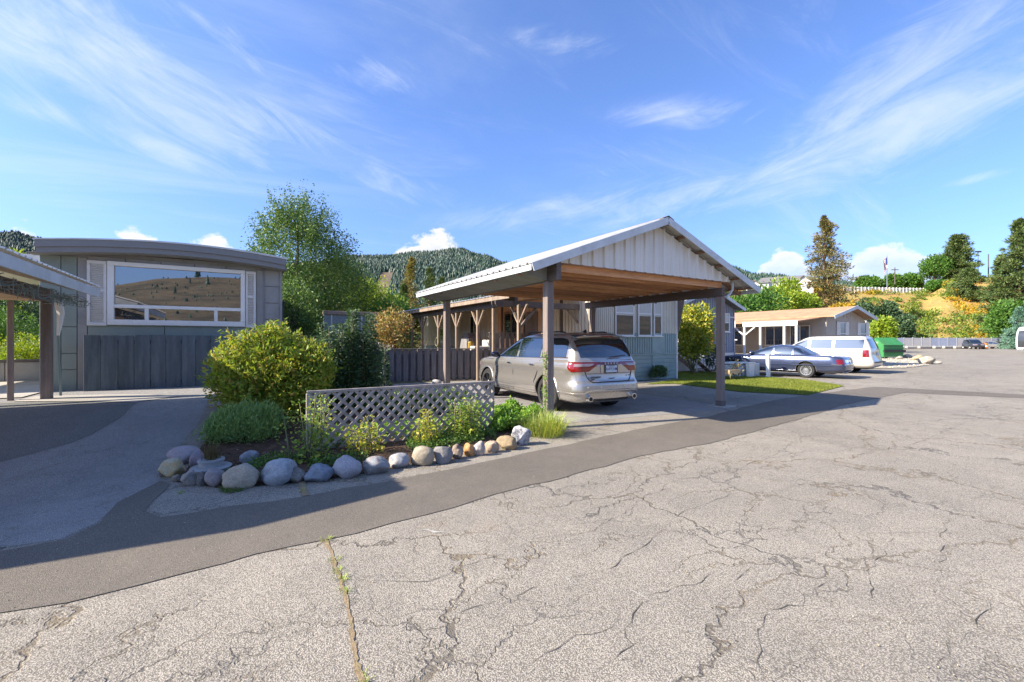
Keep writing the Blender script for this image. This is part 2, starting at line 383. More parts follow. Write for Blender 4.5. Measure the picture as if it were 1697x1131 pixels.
M = {}
M['asphalt'] = asphalt_mat('weathered_asphalt', (.29, .26, .215), (.40, .36, .295), (.49, .45, .38))
M['asphalt_patch'] = asphalt_mat('darker_asphalt_patch', (.155, .135, .11), (.245, .213, .172), (.33, .29, .235), crack=0, blotch=.14, agg=85)
M['asphalt_drive'] = asphalt_mat('driveway_asphalt', (.28, .27, .255), (.40, .385, .36), (.52, .50, .47), crack=.35, blotch=.14, agg=70)
M['asphalt_sealed'] = asphalt_mat('sealed_dark_asphalt', (.17, .17, .155), (.25, .25, .23), (.33, .33, .31), crack=.2, blotch=.12, agg=80)
M['concrete'] = mat('pale_concrete', (.36, .335, .285), .9, var=.16, vscale=1.5, bump=.003, bscale=60)
M['lawn'] = ground_blend('lawn_soil', [(.07, .09, .016), (.11, .13, .022), (.15, .155, .03)], 2.5, .03, 40)
M['soil'] = ground_blend('bark_mulch', [(.045, .03, .02), (.10, .062, .04), (.16, .11, .08)], 9, .03, 45)
M['gravel'] = ground_blend('pale_gravel', [(.26, .23, .19), (.42, .38, .31), (.56, .52, .44)], 6, .03, 30)
M['drygrass'] = ground_blend('dry_hill_grass', [(.30, .17, .06), (.40, .24, .08), (.33, .26, .07), (.44, .31, .14)], .12, .25, 2.5)
M['yard'] = ground_blend('yard_dirt', [(.10, .11, .045), (.20, .18, .10), (.27, .23, .15)], .35, .03, 10)
M['forest_floor'] = ground_blend('mountain_floor', [(.018, .038, .028), (.028, .048, .032), (.07, .07, .042)], .012, .5, .3)
M['browncut'] = ground_blend('brown_slope', [(.10, .08, .055), (.18, .13, .09)], .03, .4, .5)
M['hill_behind'] = ground_blend('dry_hill_behind', [(.025, .032, .02), (.08, .068, .042), (.14, .11, .065), (.045, .048, .03)], .03, .4, .6)
# painted wood, metal, siding
M['post_brown'] = wood_mat('brown_painted_post', (.185, .148, .128), (.235, .19, .165), .6, (3, 3, .25))
M['beam_dark'] = wood_mat('dark_brown_beam', (.10, .082, .072), (.135, .11, .098), .6, (3, .2, 3))
M['joist'] = wood_mat('orange_brown_joist', (.44, .215, .10), (.60, .34, .17), .6, (.35, 3, 5))
M['joist_b'] = wood_mat('brown_joist', (.30, .145, .07), (.44, .23, .12), .6, (.35, 3, 5))
M['rafter'] = wood_mat('grey_brown_rafter', (.22, .12, .07), (.33, .20, .12), .7, (1, 1, 1))
M['white_metal'] = mat('white_ribbed_metal', (.66, .64, .58), .42, var=.05, vscale=2, dirt=(.42, .38, .30), dirt_amt=.22, dscale=1.2, stretch=(1, 1, .4))
M['roof_metal'] = mat('white_roof_metal', (.62, .61, .57), .4, var=.06, vscale=1.5, dirt=(.30, .27, .22), dirt_amt=.35, dscale=2.5)
M['fascia_white'] = mat('greyed_white_fascia', (.52, .55, .56), .5, var=.08, vscale=2.5, dirt=(.25, .25, .24), dirt_amt=.3, dscale=3)
M['soffit'] = mat('grey_green_soffit', (.20, .20, .175), .6, var=.08, vscale=2, dirt=(.10, .09, .07), dirt_amt=.3)
M['fence_dark'] = wood_mat('slate_brown_fence', (.15, .135, .133), (.205, .185, .18), .75, (5, 5, .5), .003)
M['fence_blue'] = wood_mat('slate_blue_fence', (.08, .10, .115), (.11, .135, .15), .75, (5, 5, .5), .003)
M['lattice'] = wood_mat('weathered_lattice', (.31, .265, .235), (.39, .34, .30), .75, (3, 3, 3), .002)
M['house_grey'] = mat('grey_siding', (.27, .265, .25), .6, var=.07, vscale=2.0, bump=.0015, bscale=50, dirt=(.11, .105, .09), dirt_amt=.35, dscale=1.8)
M['house_green'] = mat('green_grey_siding', (.21, .25, .22), .6, var=.07, vscale=2.0, bump=.0015, bscale=50)
M['house_trim'] = mat('dark_grey_fascia', (.185, .183, .18), .45, var=.05, vscale=1.2)
M['white_trim'] = mat('white_trim_paint', (.74, .72, .67), .45, var=.04, vscale=3, dirt=(.5, .46, .4), dirt_amt=.15)
M['shutter'] = mat('white_shutter', (.62, .60, .56), .5, var=.05)
M['cream_metal'] = mat('cream_ribbed_siding', (.62, .56, .45), .5, var=.05, vscale=1, dirt=(.42, .36, .27), dirt_amt=.2)
M['warm_lit_tan'] = mat('warm_lit_tan', (.66, .43, .28), .65, var=.06, vscale=1)  # orange of the light on the porch wall is mixed into this tan
M['teal_metal'] = mat('grey_green_ribbed_skirt', (.27, .345, .32), .5, var=.07, vscale=1, dirt=(.13, .15, .13), dirt_amt=.3)
M['blue_siding'] = mat('blue_grey_siding', (.25, .27, .32), .55, var=.06, vscale=1)
M['beige_siding'] = mat('beige_siding', (.40, .355, .30), .6, var=.06, vscale=1)
M['roof_orange'] = mat('tan_roll_roofing', (.38, .215, .115), .85, var=.2, vscale=1.6, bump=.01, bscale=8)
M['roof_grey'] = mat('grey_shingle_roof', (.16, .155, .15), .85, var=.15, vscale=1.5)
M['porch_post'] = wood_mat('grey_brown_porch_post', (.24, .175, .125), (.32, .245, .18), .7, (3, 3, .4))
M['dark_hole'] = mat('dark_recess', (.02, .02, .02), .8)
M['glass'] = glass_mat('window_glass')
M['glass_house'] = glass_mat('picture_window_glass', (.012, .018, .03), .012, 1.9)
M['blind'] = mat('pale_curtain', (.55, .53, .47), .8, var=.1, vscale=6, stretch=(8, 1, .3))
M['steel'] = mat('galvanised_steel', (.45, .46, .47), .35, .9, var=.08)
M['chrome'] = mat('chrome', (.8, .8, .8), .12, 1.0)
M['tyre'] = mat('tyre_rubber', (.022, .021, .020), .85, var=.1, vscale=8)
M['black_plastic'] = mat('black_plastic', (.018, .018, .02), .45)
M['seam'] = mat('panel_gap', (.01, .01, .01), .8)
M['rim_dark'] = mat('dark_grey_rim', (.10, .10, .105), .3, .8)
M['rim_silver'] = mat('silver_wheel', (.55, .56, .57), .28, .85)
M['lens_red'] = mat('red_tail_lens', (.20, .004, .005), .1, 0, coat=.8)
M['lens_clear'] = mat('clear_lamp_lens', (.27, .20, .20), .12, 0, coat=.8)
M['lens_dark'] = mat('smoked_red_lens', (.14, .008, .010), .1, 0, coat=.8)
def paint(name, col, rough=.28, metal=.55):
    m = mat(name, col, rough, metal, coat=.9, var=.0); return m
M['paint_silver'] = paint('warm_silver_car_paint', (.43, .40, .36), .26, .70)
M['paint_blue'] = paint('slate_blue_car_paint', (.068, .085, .15), .25, .6)
M['paint_white'] = paint('pearl_white_car_paint', (.54, .51, .44), .3, .1)
M['paint_navy'] = paint('dark_navy_car_paint', (.03, .045, .09), .25, .4)
M['paint_dark'] = paint('charcoal_car_paint', (.05, .055, .06), .25, .4)
M['paint_orange'] = paint('orange_machine_paint', (.70, .20, .03), .45, .0)
M['roof_dark'] = mat('dark_roof_panel', (.05, .055, .075), .15, .5, coat=.9)
M['car_glass'] = glass_mat('car_window_glass', (.008, .012, .016), .015, .9)
M['green_steel'] = mat('green_dumpster_steel', (.035, .20, .055), .5, var=.12, vscale=2, dirt=(.10, .07, .03), dirt_amt=.35, dscale=2.5)
M['bark'] = mat('bark', (.11, .078, .055), .9, var=.3, vscale=8, bump=.02, bscale=20, stretch=(1, 1, .3))
M['bark_pine'] = mat('pine_bark', (.20, .11, .065), .9, var=.3, vscale=5, bump=.02, bscale=12, stretch=(1, 1, .3))
M['stem'] = mat('green_brown_stem', (.14, .13, .06), .8, var=.2)
M['text_dark'] = mat('black_lettering', (.02, .02, .025), .5)
M['text_white'] = mat('pale_lettering', (.6, .55, .55), .4)
M['plate'] = mat('licence_plate', (.50, .56, .62), .35)
M['plate_blue'] = mat('licence_plate_ink', (.03, .06, .16), .5)
M['plywood'] = wood_mat('tan_ceiling_board', (.52, .33, .17), (.62, .42, .24), .6, (.4, 3, 3))
M['red_beam'] = wood_mat('red_brown_beam', (.12, .058, .036), (.18, .085, .052), .6, (3, .3, 3))
M['wire'] = mat('pale_green_wire', (.14, .17, .15), .6)
M['stone_pot'] = mat('weathered_stone_pot', (.30, .30, .29), .85, var=.12, vscale=6, bump=.004, bscale=60)
# leaves
L = {}
L['shrub_gold'] = leaf_mat('gold_green_leaves', [(.15, .25, .035), (.24, .34, .045), (.33, .41, .07), (.19, .29, .04), (.42, .44, .10), (.28, .36, .06), (.38, .27, .08)], .38)
L['shrub_green'] = leaf_mat('mid_green_leaves', [(0.072, 0.156, 0.039), (0.117, 0.221, 0.052), (0.091, 0.182, 0.046), (0.169, 0.26, 0.065)], .3)
L['rose'] = leaf_mat('rose_leaves', [(0.13, 0.247, 0.052), (0.286, 0.39, 0.078), (0.195, 0.312, 0.065), (0.429, 0.468, 0.104)], .35)
L['rose_yellow'] = leaf_mat('yellowing_rose_leaves', [(0.364, 0.416, 0.065), (0.546, 0.52, 0.065), (0.26, 0.364, 0.065), (0.65, 0.546, 0.104)], .4)
L['dark_tall'] = leaf_mat('dark_green_tall_leaves', [(0.046, 0.091, 0.046), (0.072, 0.13, 0.065), (0.058, 0.111, 0.058), (0.117, 0.182, 0.091)], .2)
L['juniper'] = leaf_mat('juniper_sprays', [(.16, .28, .11), (.23, .36, .13), (.19, .31, .12), (.30, .42, .15)], .25)
L['twig_brown'] = leaf_mat('dry_brown_twigs', [(0.1, 0.07, 0.03), (0.16, 0.12, 0.05), (0.12, 0.1, 0.04)], .1)
L['cover'] = leaf_mat('ground_cover_leaves', [(0.104, 0.247, 0.039), (0.195, 0.364, 0.052), (0.312, 0.468, 0.078), (0.143, 0.286, 0.046)], .35)
L['blade'] = leaf_mat('grass_blades', [(0.247, 0.351, 0.065), (0.39, 0.468, 0.104), (0.546, 0.546, 0.208), (0.312, 0.403, 0.091)], .3)
L['lawn'] = leaf_mat('lawn_blades', [(.12, .17, .02), (.17, .22, .028), (.23, .26, .04), (.26, .26, .06)], .25)
L['birch'] = leaf_mat('birch_leaves', [(0.058, 0.13, 0.033), (0.098, 0.182, 0.046), (0.182, 0.26, 0.058), (0.078, 0.15, 0.046)], .28)
L['lime'] = leaf_mat('yellow_green_tree_leaves', [(0.195, 0.299, 0.026), (0.286, 0.403, 0.039), (0.13, 0.234, 0.026), (0.429, 0.468, 0.052)], .35)
L['green'] = leaf_mat('plain_green_tree_leaves', [(0.058, 0.156, 0.026), (0.098, 0.221, 0.039), (0.143, 0.26, 0.046), (0.078, 0.169, 0.039)], .3)
L['conifer'] = leaf_mat('conifer_needles', [(0.065, 0.111, 0.039), (0.104, 0.156, 0.052), (0.156, 0.195, 0.058), (0.085, 0.13, 0.046)], .12)
L['conifer_gold'] = leaf_mat('golden_conifer_needles', [(0.208, 0.195, 0.052), (0.312, 0.26, 0.072), (0.156, 0.169, 0.052), (0.26, 0.195, 0.065)], .15)
L['pine_olive'] = leaf_mat('ponderosa_needles', [(0.098, 0.117, 0.046), (0.156, 0.163, 0.058), (0.221, 0.195, 0.078), (0.26, 0.182, 0.085)], .12)
L['pine_brown'] = leaf_mat('dying_pine_needles', [(0.24, 0.13, 0.05), (0.18, 0.12, 0.05), (0.3, 0.18, 0.08)], .12)
L['spruce_blue'] = leaf_mat('blue_spruce_needles', [(0.13, 0.247, 0.208), (0.182, 0.325, 0.26), (0.117, 0.221, 0.169)], .12)
L['maple_red'] = leaf_mat('reddish_leaves', [(0.338, 0.156, 0.072), (0.442, 0.312, 0.143), (0.26, 0.26, 0.078), (0.182, 0.221, 0.065), (0.546, 0.416, 0.234)], .35)
L['magnolia'] = leaf_mat('yellow_edged_leaves', [(0.156, 0.247, 0.039), (0.468, 0.468, 0.065), (0.26, 0.325, 0.052), (0.65, 0.546, 0.078), (0.117, 0.195, 0.039)], .35)
L['scrub'] = leaf_mat('hill_scrub', [(.44, .31, .025), (.56, .36, .035), (.32, .29, .03), (.55, .27, .04), (.26, .26, .03)], .25, coordvar=.08)
L['scrub_green'] = leaf_mat('green_hill_scrub', [(0.078, 0.143, 0.026), (0.13, 0.208, 0.039), (0.234, 0.273, 0.039)], .2, coordvar=.1)
L['forest'] = leaf_mat('far_forest', [(.022, .055, .042), (.028, .066, .044), (.036, .076, .046), (.024, .058, .046)], .03, coordvar=.01)
def vnoise(x, y, s=0):
    def h(i, j): 
        n = math.sin(i*127.1+j*311.7+s*74.7)*43758.5453; return n-math.floor(n)
    i, j = math.floor(x), math.floor(y); u, v = x-i, y-j; u, v = u*u*(3-2*u), v*v*(3-2*v)
    return (h(i, j)*(1-u)+h(i+1, j)*u)*(1-v)+(h(i, j+1)*(1-u)+h(i+1, j+1)*u)*v
def fbm(x, y, o=4, s=0):
    a, f, t = .5, 1, 0
    for k in range(o): t += a*(vnoise(x*f, y*f, s+k)-.5); a *= .5; f *= 2.03
    return t
# ================================================================ GROUND
def axis_pts(lo, hi, fine_lo, fine_hi, step):
    a = list(np.arange(fine_lo, fine_hi+1e-6, step)); s = step; x = fine_hi
    while x < hi: s *= 1.35; x += s; a.append(min(x, hi))
    s = step; x = fine_lo; b = []
    while x > lo: s *= 1.35; x -= s; b.append(max(x, lo))
    return b[::-1]+a
gx = axis_pts(-3000, 3000, -14, 60, .5); gy = axis_pts(-3000, 3000, -4, 34, .5)
mb = MB(); nx, ny = len(gx), len(gy)
mb.v = [(x, y, gz(x, y)) for y in gy for x in gx]
mb.f = [(j*nx+i, j*nx+i+1, (j+1)*nx+i+1, (j+1)*nx+i) for j in range(ny-1) for i in range(nx-1)]
mb.m = [0]*len(mb.f)
struct('ground', mb, M['asphalt'], fix=False)

def sheet(name, poly, m, dz=.004, step=.5, kind='structure', thick=0.0, hfun=None, wob=0.0):
    """flat sheet laid on the ground: polygon of (x, y), cut by the ground's own grid lines"""
    bm = bmesh.new(); hf = hfun or gz
    if wob > 0:                                            # ragged edge
        q = []
        for i, (x, y) in enumerate(poly):
            x2, y2 = poly[(i+1) % len(poly)]; n = max(1, int(math.hypot(x2-x, y2-y)/.22))
            for k in range(n):
                t = k/n; q.append((x+(x2-x)*t+(rnd.random()-.5)*wob, y+(y2-y)*t+(rnd.random()-.5)*wob))
        poly = q
    vs = [bm.verts.new((x, y, 0)) for x, y in poly]; bm.faces.new(vs)
    xs = [p[0] for p in poly]; ys = [p[1] for p in poly]
    for ax, lo, hi in ((0, min(xs), max(xs)), (1, min(ys), max(ys))):
        k = math.ceil(lo/step)
        while k*step < hi:
            co = [0, 0, 0]; no = [0, 0, 0]; co[ax] = k*step; no[ax] = 1
            bmesh.ops.bisect_plane(bm, geom=bm.verts[:]+bm.edges[:]+bm.faces[:], plane_co=co, plane_no=no, dist=1e-5); k += 1
    bmesh.ops.triangulate(bm, faces=bm.faces)
    for v in bm.verts: v.co.z = hf(v.co.x, v.co.y)+dz
    bmesh.ops.recalc_face_normals(bm, faces=bm.faces)
    if bm.faces and sum(f.normal.z for f in bm.faces) < 0: bmesh.ops.reverse_faces(bm, faces=bm.faces)
    me = bpy.data.meshes.new(name); bm.to_mesh(me); bm.free(); me.materials.append(m)
    o = bpy.data.objects.new(name, me); COL.objects.link(o); return tag(o, kind=kind)
def pp(*pts): return [(p.x, p.y) for p in (at_g(a, b) for a, b in pts)]
# driveways: smoother, darker asphalt than the road
sheet('driveway', pp((-420, 985), (0, 909), (100, 895), (160, 868), (200, 833), (268, 800), (262, 778), (330, 700), (352, 655), (470, 640), (390, 630), (120, 640), (-60, 648), (-420, 700)), M['asphalt_drive'], .003)
sheet('sealed_asphalt', pp((-420, 700), (-60, 672), (60, 667), (228, 668), (195, 697), (150, 722), (118, 735), (60, 752), (0, 768), (-300, 860)), M['asphalt_sealed'], .006, wob=.03)
sheet('driveway', [(4.6, 6.95), (10.25, 6.2), (10.45, 12.2), (9.9, 12.4), (9.9, 15.9), (4.2, 16.2), (4.1, 9.2)], M['asphalt_drive'], .003)
# the dark trench patch along the road edge
sheet('asphalt_patch', pp((-420, 990), (0, 914), (100, 898), (160, 870), (200, 833), (268, 797), (288, 803), (240, 848), (270, 858), (500, 824), (640, 799), (700, 789),
      (800, 768), (940, 738), (1040, 716), (1180, 690), (1240, 674), (1300, 661), (1400, 648), (1449, 642), (1697, 655), (2100, 670), (2100, 676), (1697, 661), (1500, 652),
      (1400, 672), (1310, 700), (1180, 735), (1060, 757), (960, 786), (880, 806), (790, 830), (700, 856), (590, 884), (480, 907), (300, 952), (230, 971), (120, 997), (0, 1020), (-420, 1100)), M['asphalt_patch'], .0065, wob=.05)
# older pale slab edge under the roof's shade, lit strip of concrete in front of the left house
sheet('concrete_strip', [(x, y) for x, y in pp((20, 667), (225, 668), (300, 658), (200, 655), (60, 658))], M['concrete'], .012)
# lawn between the driveways
lawn_poly = pp((1122, 629), (1060, 637), (1118, 640), (1230, 652), (1340, 656), (1397, 641), (1330, 628), (1262, 625), (1205, 619), (1160, 612))
lawn_poly = pp((1072, 638), (1118, 637), (1230, 651), (1340, 656), (1398, 641), (1335, 631), (1262, 626), (1205, 620))+[(20.3, 14.9), (16.1, 15.2), (16.1, 12.3)]
sheet('lawn', lawn_poly, M['lawn'], .012, wob=.04)
sheet('kerb_strip', [(9.0, 12.15), (12.2, 11.75), (16.1, 11.9), (16.1, 12.3), (12.4, 12.15), (9.0, 12.45)], M['concrete'], .02)
# planting bed
bed_poly = [(-.55, 6.3), (-.1, 5.75), (.8, 5.5), (1.7, 5.55), (2.6, 5.85), (3.6, 6.05), (4.8, 6.3), (5.2, 6.6), (5.05, 8.2), (4.3, 9.4), (3.2, 10.9), (1.2, 11.4), (.1, 10.2), (-.35, 8.2)]
def edge_dist(x, y, poly):
    m_ = 9
    for (a, b), (c, d) in zip(poly, poly[1:]+poly[:1]):
        t = max(0, min(1, ((x-a)*(c-a)+(y-b)*(d-b))/((c-a)**2+(d-b)**2))); m_ = min(m_, math.hypot(x-a-t*(c-a), y-b-t*(d-b)))
    return m_
def bed_h(x, y): return gz(x, y)-.010+.045*sstep(0, .40, edge_dist(x, y, bed_poly))+.02*fbm(x*3, y*3, 3, 5)*sstep(.05, .3, edge_dist(x, y, bed_poly))
sheet('planting_bed', bed_poly, M['soil'], .014, step=.25, hfun=bed_h, wob=.03)
# yards behind
sheet('yard', [(-14, 13), (-14, 60), (9.9, 60), (9.9, 16.6), (4.2, 16.6), (3.4, 11), (1.2, 11.6), (.9, 12.9)], M['yard'], .008, step=2)
sheet('yard', [(16.1, 15), (20.3, 15), (20.3, 60), (9.9, 60), (10.3, 24), (16.1, 24)], M['yard'], .008, step=2)
sheet('patio', [(-14, 11.6), (-3.3, 11.6), (-3.3, 18), (-14, 18)], M['concrete'], .02)

# the long crack across the foreground, grown over with grass
crack_px = [(538, 893), (548, 915), (556, 940), (566, 965), (572, 985), (578, 1010), (583, 1040), (586, 1070), (590, 1100), (598, 1131), (610, 1190)]
cp = [at_g(*p) for p in crack_px]
dirt = ground_blend('crack_dirt', [(.16, .12, .065), (.28, .21, .125), (.24, .20, .09)], 12, .01, 60)
mbk = MB(); L_, R_ = [], []
for i, p in enumerate(cp[:-1]):
    q = cp[i+1]
    for k in range(5):
        t = p.lerp(q, k/5); w = .006+.012*rnd.random(); j = (rnd.random()-.5)*.014
        L_.append((t.x-w+j, t.y, .0045)); R_.append((t.x+w+j, t.y+(rnd.random()-.5)*.02, .0045))
n = len(L_); mbk.add(L_+R_, [(i, n+i, n+i+1, i+1) for i in range(n-1)])
struct('pavement_crack', mbk, dirt, fix=False)
cp2 = [at_g(*p) for p in ((500, 800), (502, 812), (507, 824))]
mbk = MB(); mbk.add([(p.x-.03, p.y, .012) for p in cp2]+[(p.x+.035, p.y, .012) for p in cp2], [(0, 3, 4, 1), (1, 4, 5, 2)]); struct('pavement_joint', mbk, dirt, fix=False)

# hand-placed big cracks that run with the road
def crack_line(px, w=.008):
    P_ = [at_g(*p) for p in px]; pts = []
    for i in range(len(P_)-1):
        n = max(2, int((P_[i+1]-P_[i]).length/.07))
        for k in range(n): 
            t = P_[i].lerp(P_[i+1], k/n); pts.append(Vector((t.x+.10*fbm(t.x*5, t.y*5, 3, 2)+(rnd.random()-.5)*.035, t.y+.12*fbm(t.x*5+9, t.y*5, 3, 6)+(rnd.random()-.5)*.035, 0)))
    m_ = MB(); A, B = [], []
    for i, p in enumerate(pts):
        d = (pts[min(i+1, len(pts)-1)]-pts[max(0, i-1)]).normalized(); s = Vector((-d.y, d.x, 0)); ww = w*(.15+1.5*rnd.random()**2)*min(1, .25+min(i, len(pts)-1-i)*.2)
        A.append(p+s*ww+Vector((0, 0, .004))); B.append(p-s*ww+Vector((0, 0, .004)))
    n = len(pts); m_.add(A+B, [(i, i+1, n+i+1, n+i) for i in range(n-1)]); return m_
allc = MB()
for c_, w_ in [([(644, 1023), (702, 1008), (771, 1018), (868, 984), (942, 960), (1015, 940), (1078, 901), (1113, 862), (1160, 837), (1240, 812)], .008), ([(609, 964), (707, 967), (810, 925), (907, 891), (961, 886), (1015, 862), (1049, 840), (1108, 803), (1200, 780)], .007),
           ([(868, 1106), (946, 1052), (995, 1047), (1040, 1010)], .008), ([(785, 1043), (778, 994), (766, 969)], .006), ([(673, 1131), (673, 1091), (702, 1062), (722, 1082), (702, 1121)], .006), ([(986, 1121), (1039, 1072), (1034, 1043), (1088, 984), (1160, 964), (1230, 930)], .007),
           ([(330, 1131), (350, 1091), (380, 1055), (468, 1038), (517, 1013), (507, 964)], .006), ([(455, 950), (500, 935), (540, 930)], .005), ([(1573, 863), (1556, 938), (1552, 990)], .007), ([(1423, 1013), (1441, 947), (1488, 881)], .006), ([(1249, 1131), (1254, 1050), (1272, 1013), (1324, 1003), (1395, 938)], .007),
           ([(1315, 1106), (1343, 1060), (1350, 1035)], .007), ([(1554, 1121), (1577, 1074), (1620, 1022), (1660, 1000)], .007), ([(1160, 1106), (1188, 1069), (1211, 1022), (1230, 990)], .007), ([(1193, 985), (1262, 928), (1282, 920)], .006), ([(0, 1060), (60, 1020), (120, 1000), (190, 975), (235, 968)], .005),
           ([(1030, 870), (1045, 850), (1052, 835)], .008), ([(1120, 1060), (1135, 1040), (1190, 1010)], .005), ([(1240, 880), (1262, 870), (1300, 862)], .005), ([(1164, 800), (1200, 790), (1250, 765), (1330, 750)], .008), ([(1400, 760), (1520, 735), (1600, 700), (1697, 690)], .010), ([(1160, 740), (1230, 712), (1300, 700)], .010)]:
    q = crack_line(c_, w_*.3); allc.add(q.v, q.f)
struct('pavement_cracks', allc, mat('crack_shadow_dirt', (.06, .052, .04), .95, var=.4, vscale=3), fix=False)
# worn paint traces and a scrap of red marking paint
faint = mat('worn_white_paint', (.34, .33, .30), .9, var=.2, vscale=20)
mbk = MB()
for c_, w_ in [([(697, 880), (740, 882), (778, 895)], .012), ([(1048, 982), (1090, 1000), (1132, 1012)], .010), ([(930, 955), (950, 968), (985, 966)], .008)]:
    q = crack_line(c_, w_); mbk.add(q.v, q.f)
struct('worn_road_paint', mbk, faint, fix=False)
q = crack_line([(183, 811), (192, 807), (203, 806)], .014); q.v = [(a, b, gz(a, b)+.012) for a, b, c in q.v]
struct('red_utility_mark', q, mat('red_spray_paint', (.22, .04, .05), .9), fix=False)

# ================================================================ HILLS AND MOUNTAINS
def pxdir(px): r = FW + RT*((px-CX)/FPX); return r       # forward distance 1
def tab(T, x):
    if x <= T[0][0]: return T[0][1]
    for (a, b), (c, d) in zip(T, T[1:]):
        if x <= c: t = (x-a)/(c-a); t = t*t*(3-2*t); return b+(d-b)*t
    return T[-1][1]
# far forested range: a terrain in polar form about the village
RIDGE = [(-1600, 400), (-700, 395), (-300, 400), (-60, 398), (20, 387), (60, 397), (150, 425), (400, 450), (520, 440), (590, 427), (640, 424), (700, 418), (760, 415), (800, 424), (835, 437), (880, 446), (940, 455), (1080, 452),
         (1200, 441), (1260, 456), (1340, 464), (1450, 474), (1697, 480), (2400, 470), (3600, 440)]
MD0, MD1 = 420.0, 1100.0
def mrange_h(px, t):
    """t 0..1 from foot to crest and down behind"""
    d = MD0+(MD1-MD0)*t; zr = CAMZ+(HY-tab(RIDGE, px))/FPX*MD1
    if t <= 1: k = t**1.15
    else: k = max(0.0, 1-(t-1)*1.2)
    q = zr*k*(1+.0*t); n = fbm(px*.006+3, t*3.2, 5)*.22*min(t*(1.15-t if t < 1.1 else .05)*3.2, 1)
    return max(0, q*(1+n*1.1))
cols_ = [(-1600+i*14) for i in range(int(5200/14)+1)]; rows_ = [i/34*1.35 for i in range(35)]
mb = MB(); nc_ = len(cols_)
for t in rows_:
    for px in cols_:
        r = pxdir(px); d = MD0+(MD1-MD0)*t; s = d/math.sqrt(1+(.35*(px-CX)/FPX)**2)
        mb.v.append((r.x*s, r.y*s, mrange_h(px, t)*(s/d)-.5 if t > 0 else -1))
mb.f = [(j*nc_+i, j*nc_+i+1, (j+1)*nc_+i+1, (j+1)*nc_+i) for j in range(len(rows_)-1) for i in range(nc_-1)]; mb.m = [0]*len(mb.f)
struct('mountains', mb, [M['forest_floor']], smooth='all', fix=False)
# its trees: thousands of small spires that read as one forest
def cone_tree(V, F, x, y, z, h, r, a0, n=5):
    b = len(V)
    for (rr, z0, zt) in ((r, .10, .62), (r*.66, .42, 1.0)):
        b = len(V)
        for k in range(n):
            a = a0+2*math.pi*k/n; q = rr*(.8+.4*((k*7+int(a0*10)) % 3)/2); V.append((x+q*math.cos(a), y+q*math.sin(a), z+h*z0))
        V.append((x, y, z+h*zt)); F.extend([(b+k, b+(k+1) % n, b+n) for k in range(n)])
V, F = [], []
def clearing(px, t):
    return (abs(px-636-(t-.5)*40) < 11+12*fbm(px*.05, t*9) and .14 < t < .66) or (fbm(px*.012+9, t*4, 4, 5) > .17 and t < .55)
cnt = 0
while cnt < 40000:
    u = rnd.random(); px = rnd.uniform(480, 900) if u < .62 else (rnd.uniform(-60, 120) if u < .78 else rnd.uniform(1130, 1420) if u < .95 else rnd.uniform(-900, 2600))
    t = rnd.random()**.75*1.05
    if t < .12 or clearing(px, t): continue
    r = pxdir(px); d = MD0+(MD1-MD0)*t; s = d/math.sqrt(1+(.35*(px-CX)/FPX)**2)
    h = rnd.uniform(7, 12.5); cone_tree(V, F, r.x*s, r.y*s, mrange_h(px, t)*(s/d)-1.5, h, h*.27, rnd.random()*6, 4); cnt += 1
mb = MB(); mb.v = V; mb.f = F; mb.m = [0]*len(F)
tag(mb.build('mountain_forest', L['forest'], fix=False), 'dark blue green conifer forest covering the far mountain slopes', 'forest', kind='stuff')

# bare brown cut on the mountain
mb = MB(); us = [i/8 for i in range(9)]; ts = [.15+.50*j/14 for j in range(15)]
for t in ts:
    for u in us:
        px = 636+(t-.5)*46+(u-.5)*2*(15*(1-.75*t)+2+22*fbm(t*7, u*2+2, 4, 4)); r = pxdir(px); d = MD0+(MD1-MD0)*t; s = d/math.sqrt(1+(.35*(px-CX)/FPX)**2); mb.v.append((r.x*s, r.y*s, mrange_h(px, t)*(s/d)+2.2))
mb.f = [(j*9+i, j*9+i+1, (j+1)*9+i+1, (j+1)*9+i) for j in range(14) for i in range(8)]; mb.m = [0]*len(mb.f)
struct('mountain_clearing', mb, M['browncut'], smooth='all', fix=False)
# dry hillside beyond the far fence
CREST = [(900, 540), (1000, 505), (1100, 486), (1200, 478), (1300, 477), (1390, 484), (1535, 485), (1570, 464), (1640, 459), (1697, 456), (1800, 450), (2000, 452), (2300, 470), (2700, 520)]
HD0, HD1 = 92.0, 150.0
def hill_z(px, t):
    zc = CAMZ+(HY-tab(CREST, px))/FPX*HD1
    k = sstep(-.05, 1.0, t)*.35+.65*min(1, t) if t <= 1 else 1
    n = fbm(px*.012, t*3, 4, 3)*3.2*math.sin(math.pi*min(1, max(0, t)))
    return .2+(zc-.2)*k+n
mb = MB(); cs = [880+i*12 for i in range(150)]; rs = [i/40*1.6-.02 for i in range(41)]
def hill_pt(px, t):
    d = HD0+(HD1-HD0)*t; s = d/math.sqrt(1+(.3*(px-CX)/FPX)**2)
    # keep the foot parallel to the fence
    s = d; r = pxdir(px); return Vector((r.x*s, r.y*s, hill_z(px, t)))
mb.v = [tuple(hill_pt(px, t)) for t in rs for px in cs]; k = len(cs)
mb.f = [(j*k+i, j*k+i+1, (j+1)*k+i+1, (j+1)*k+i) for j in range(len(rs)-1) for i in range(k-1)]; mb.m = [0]*len(mb.f)
struct('hillside', mb, [M['drygrass']], smooth='all', fix=False)

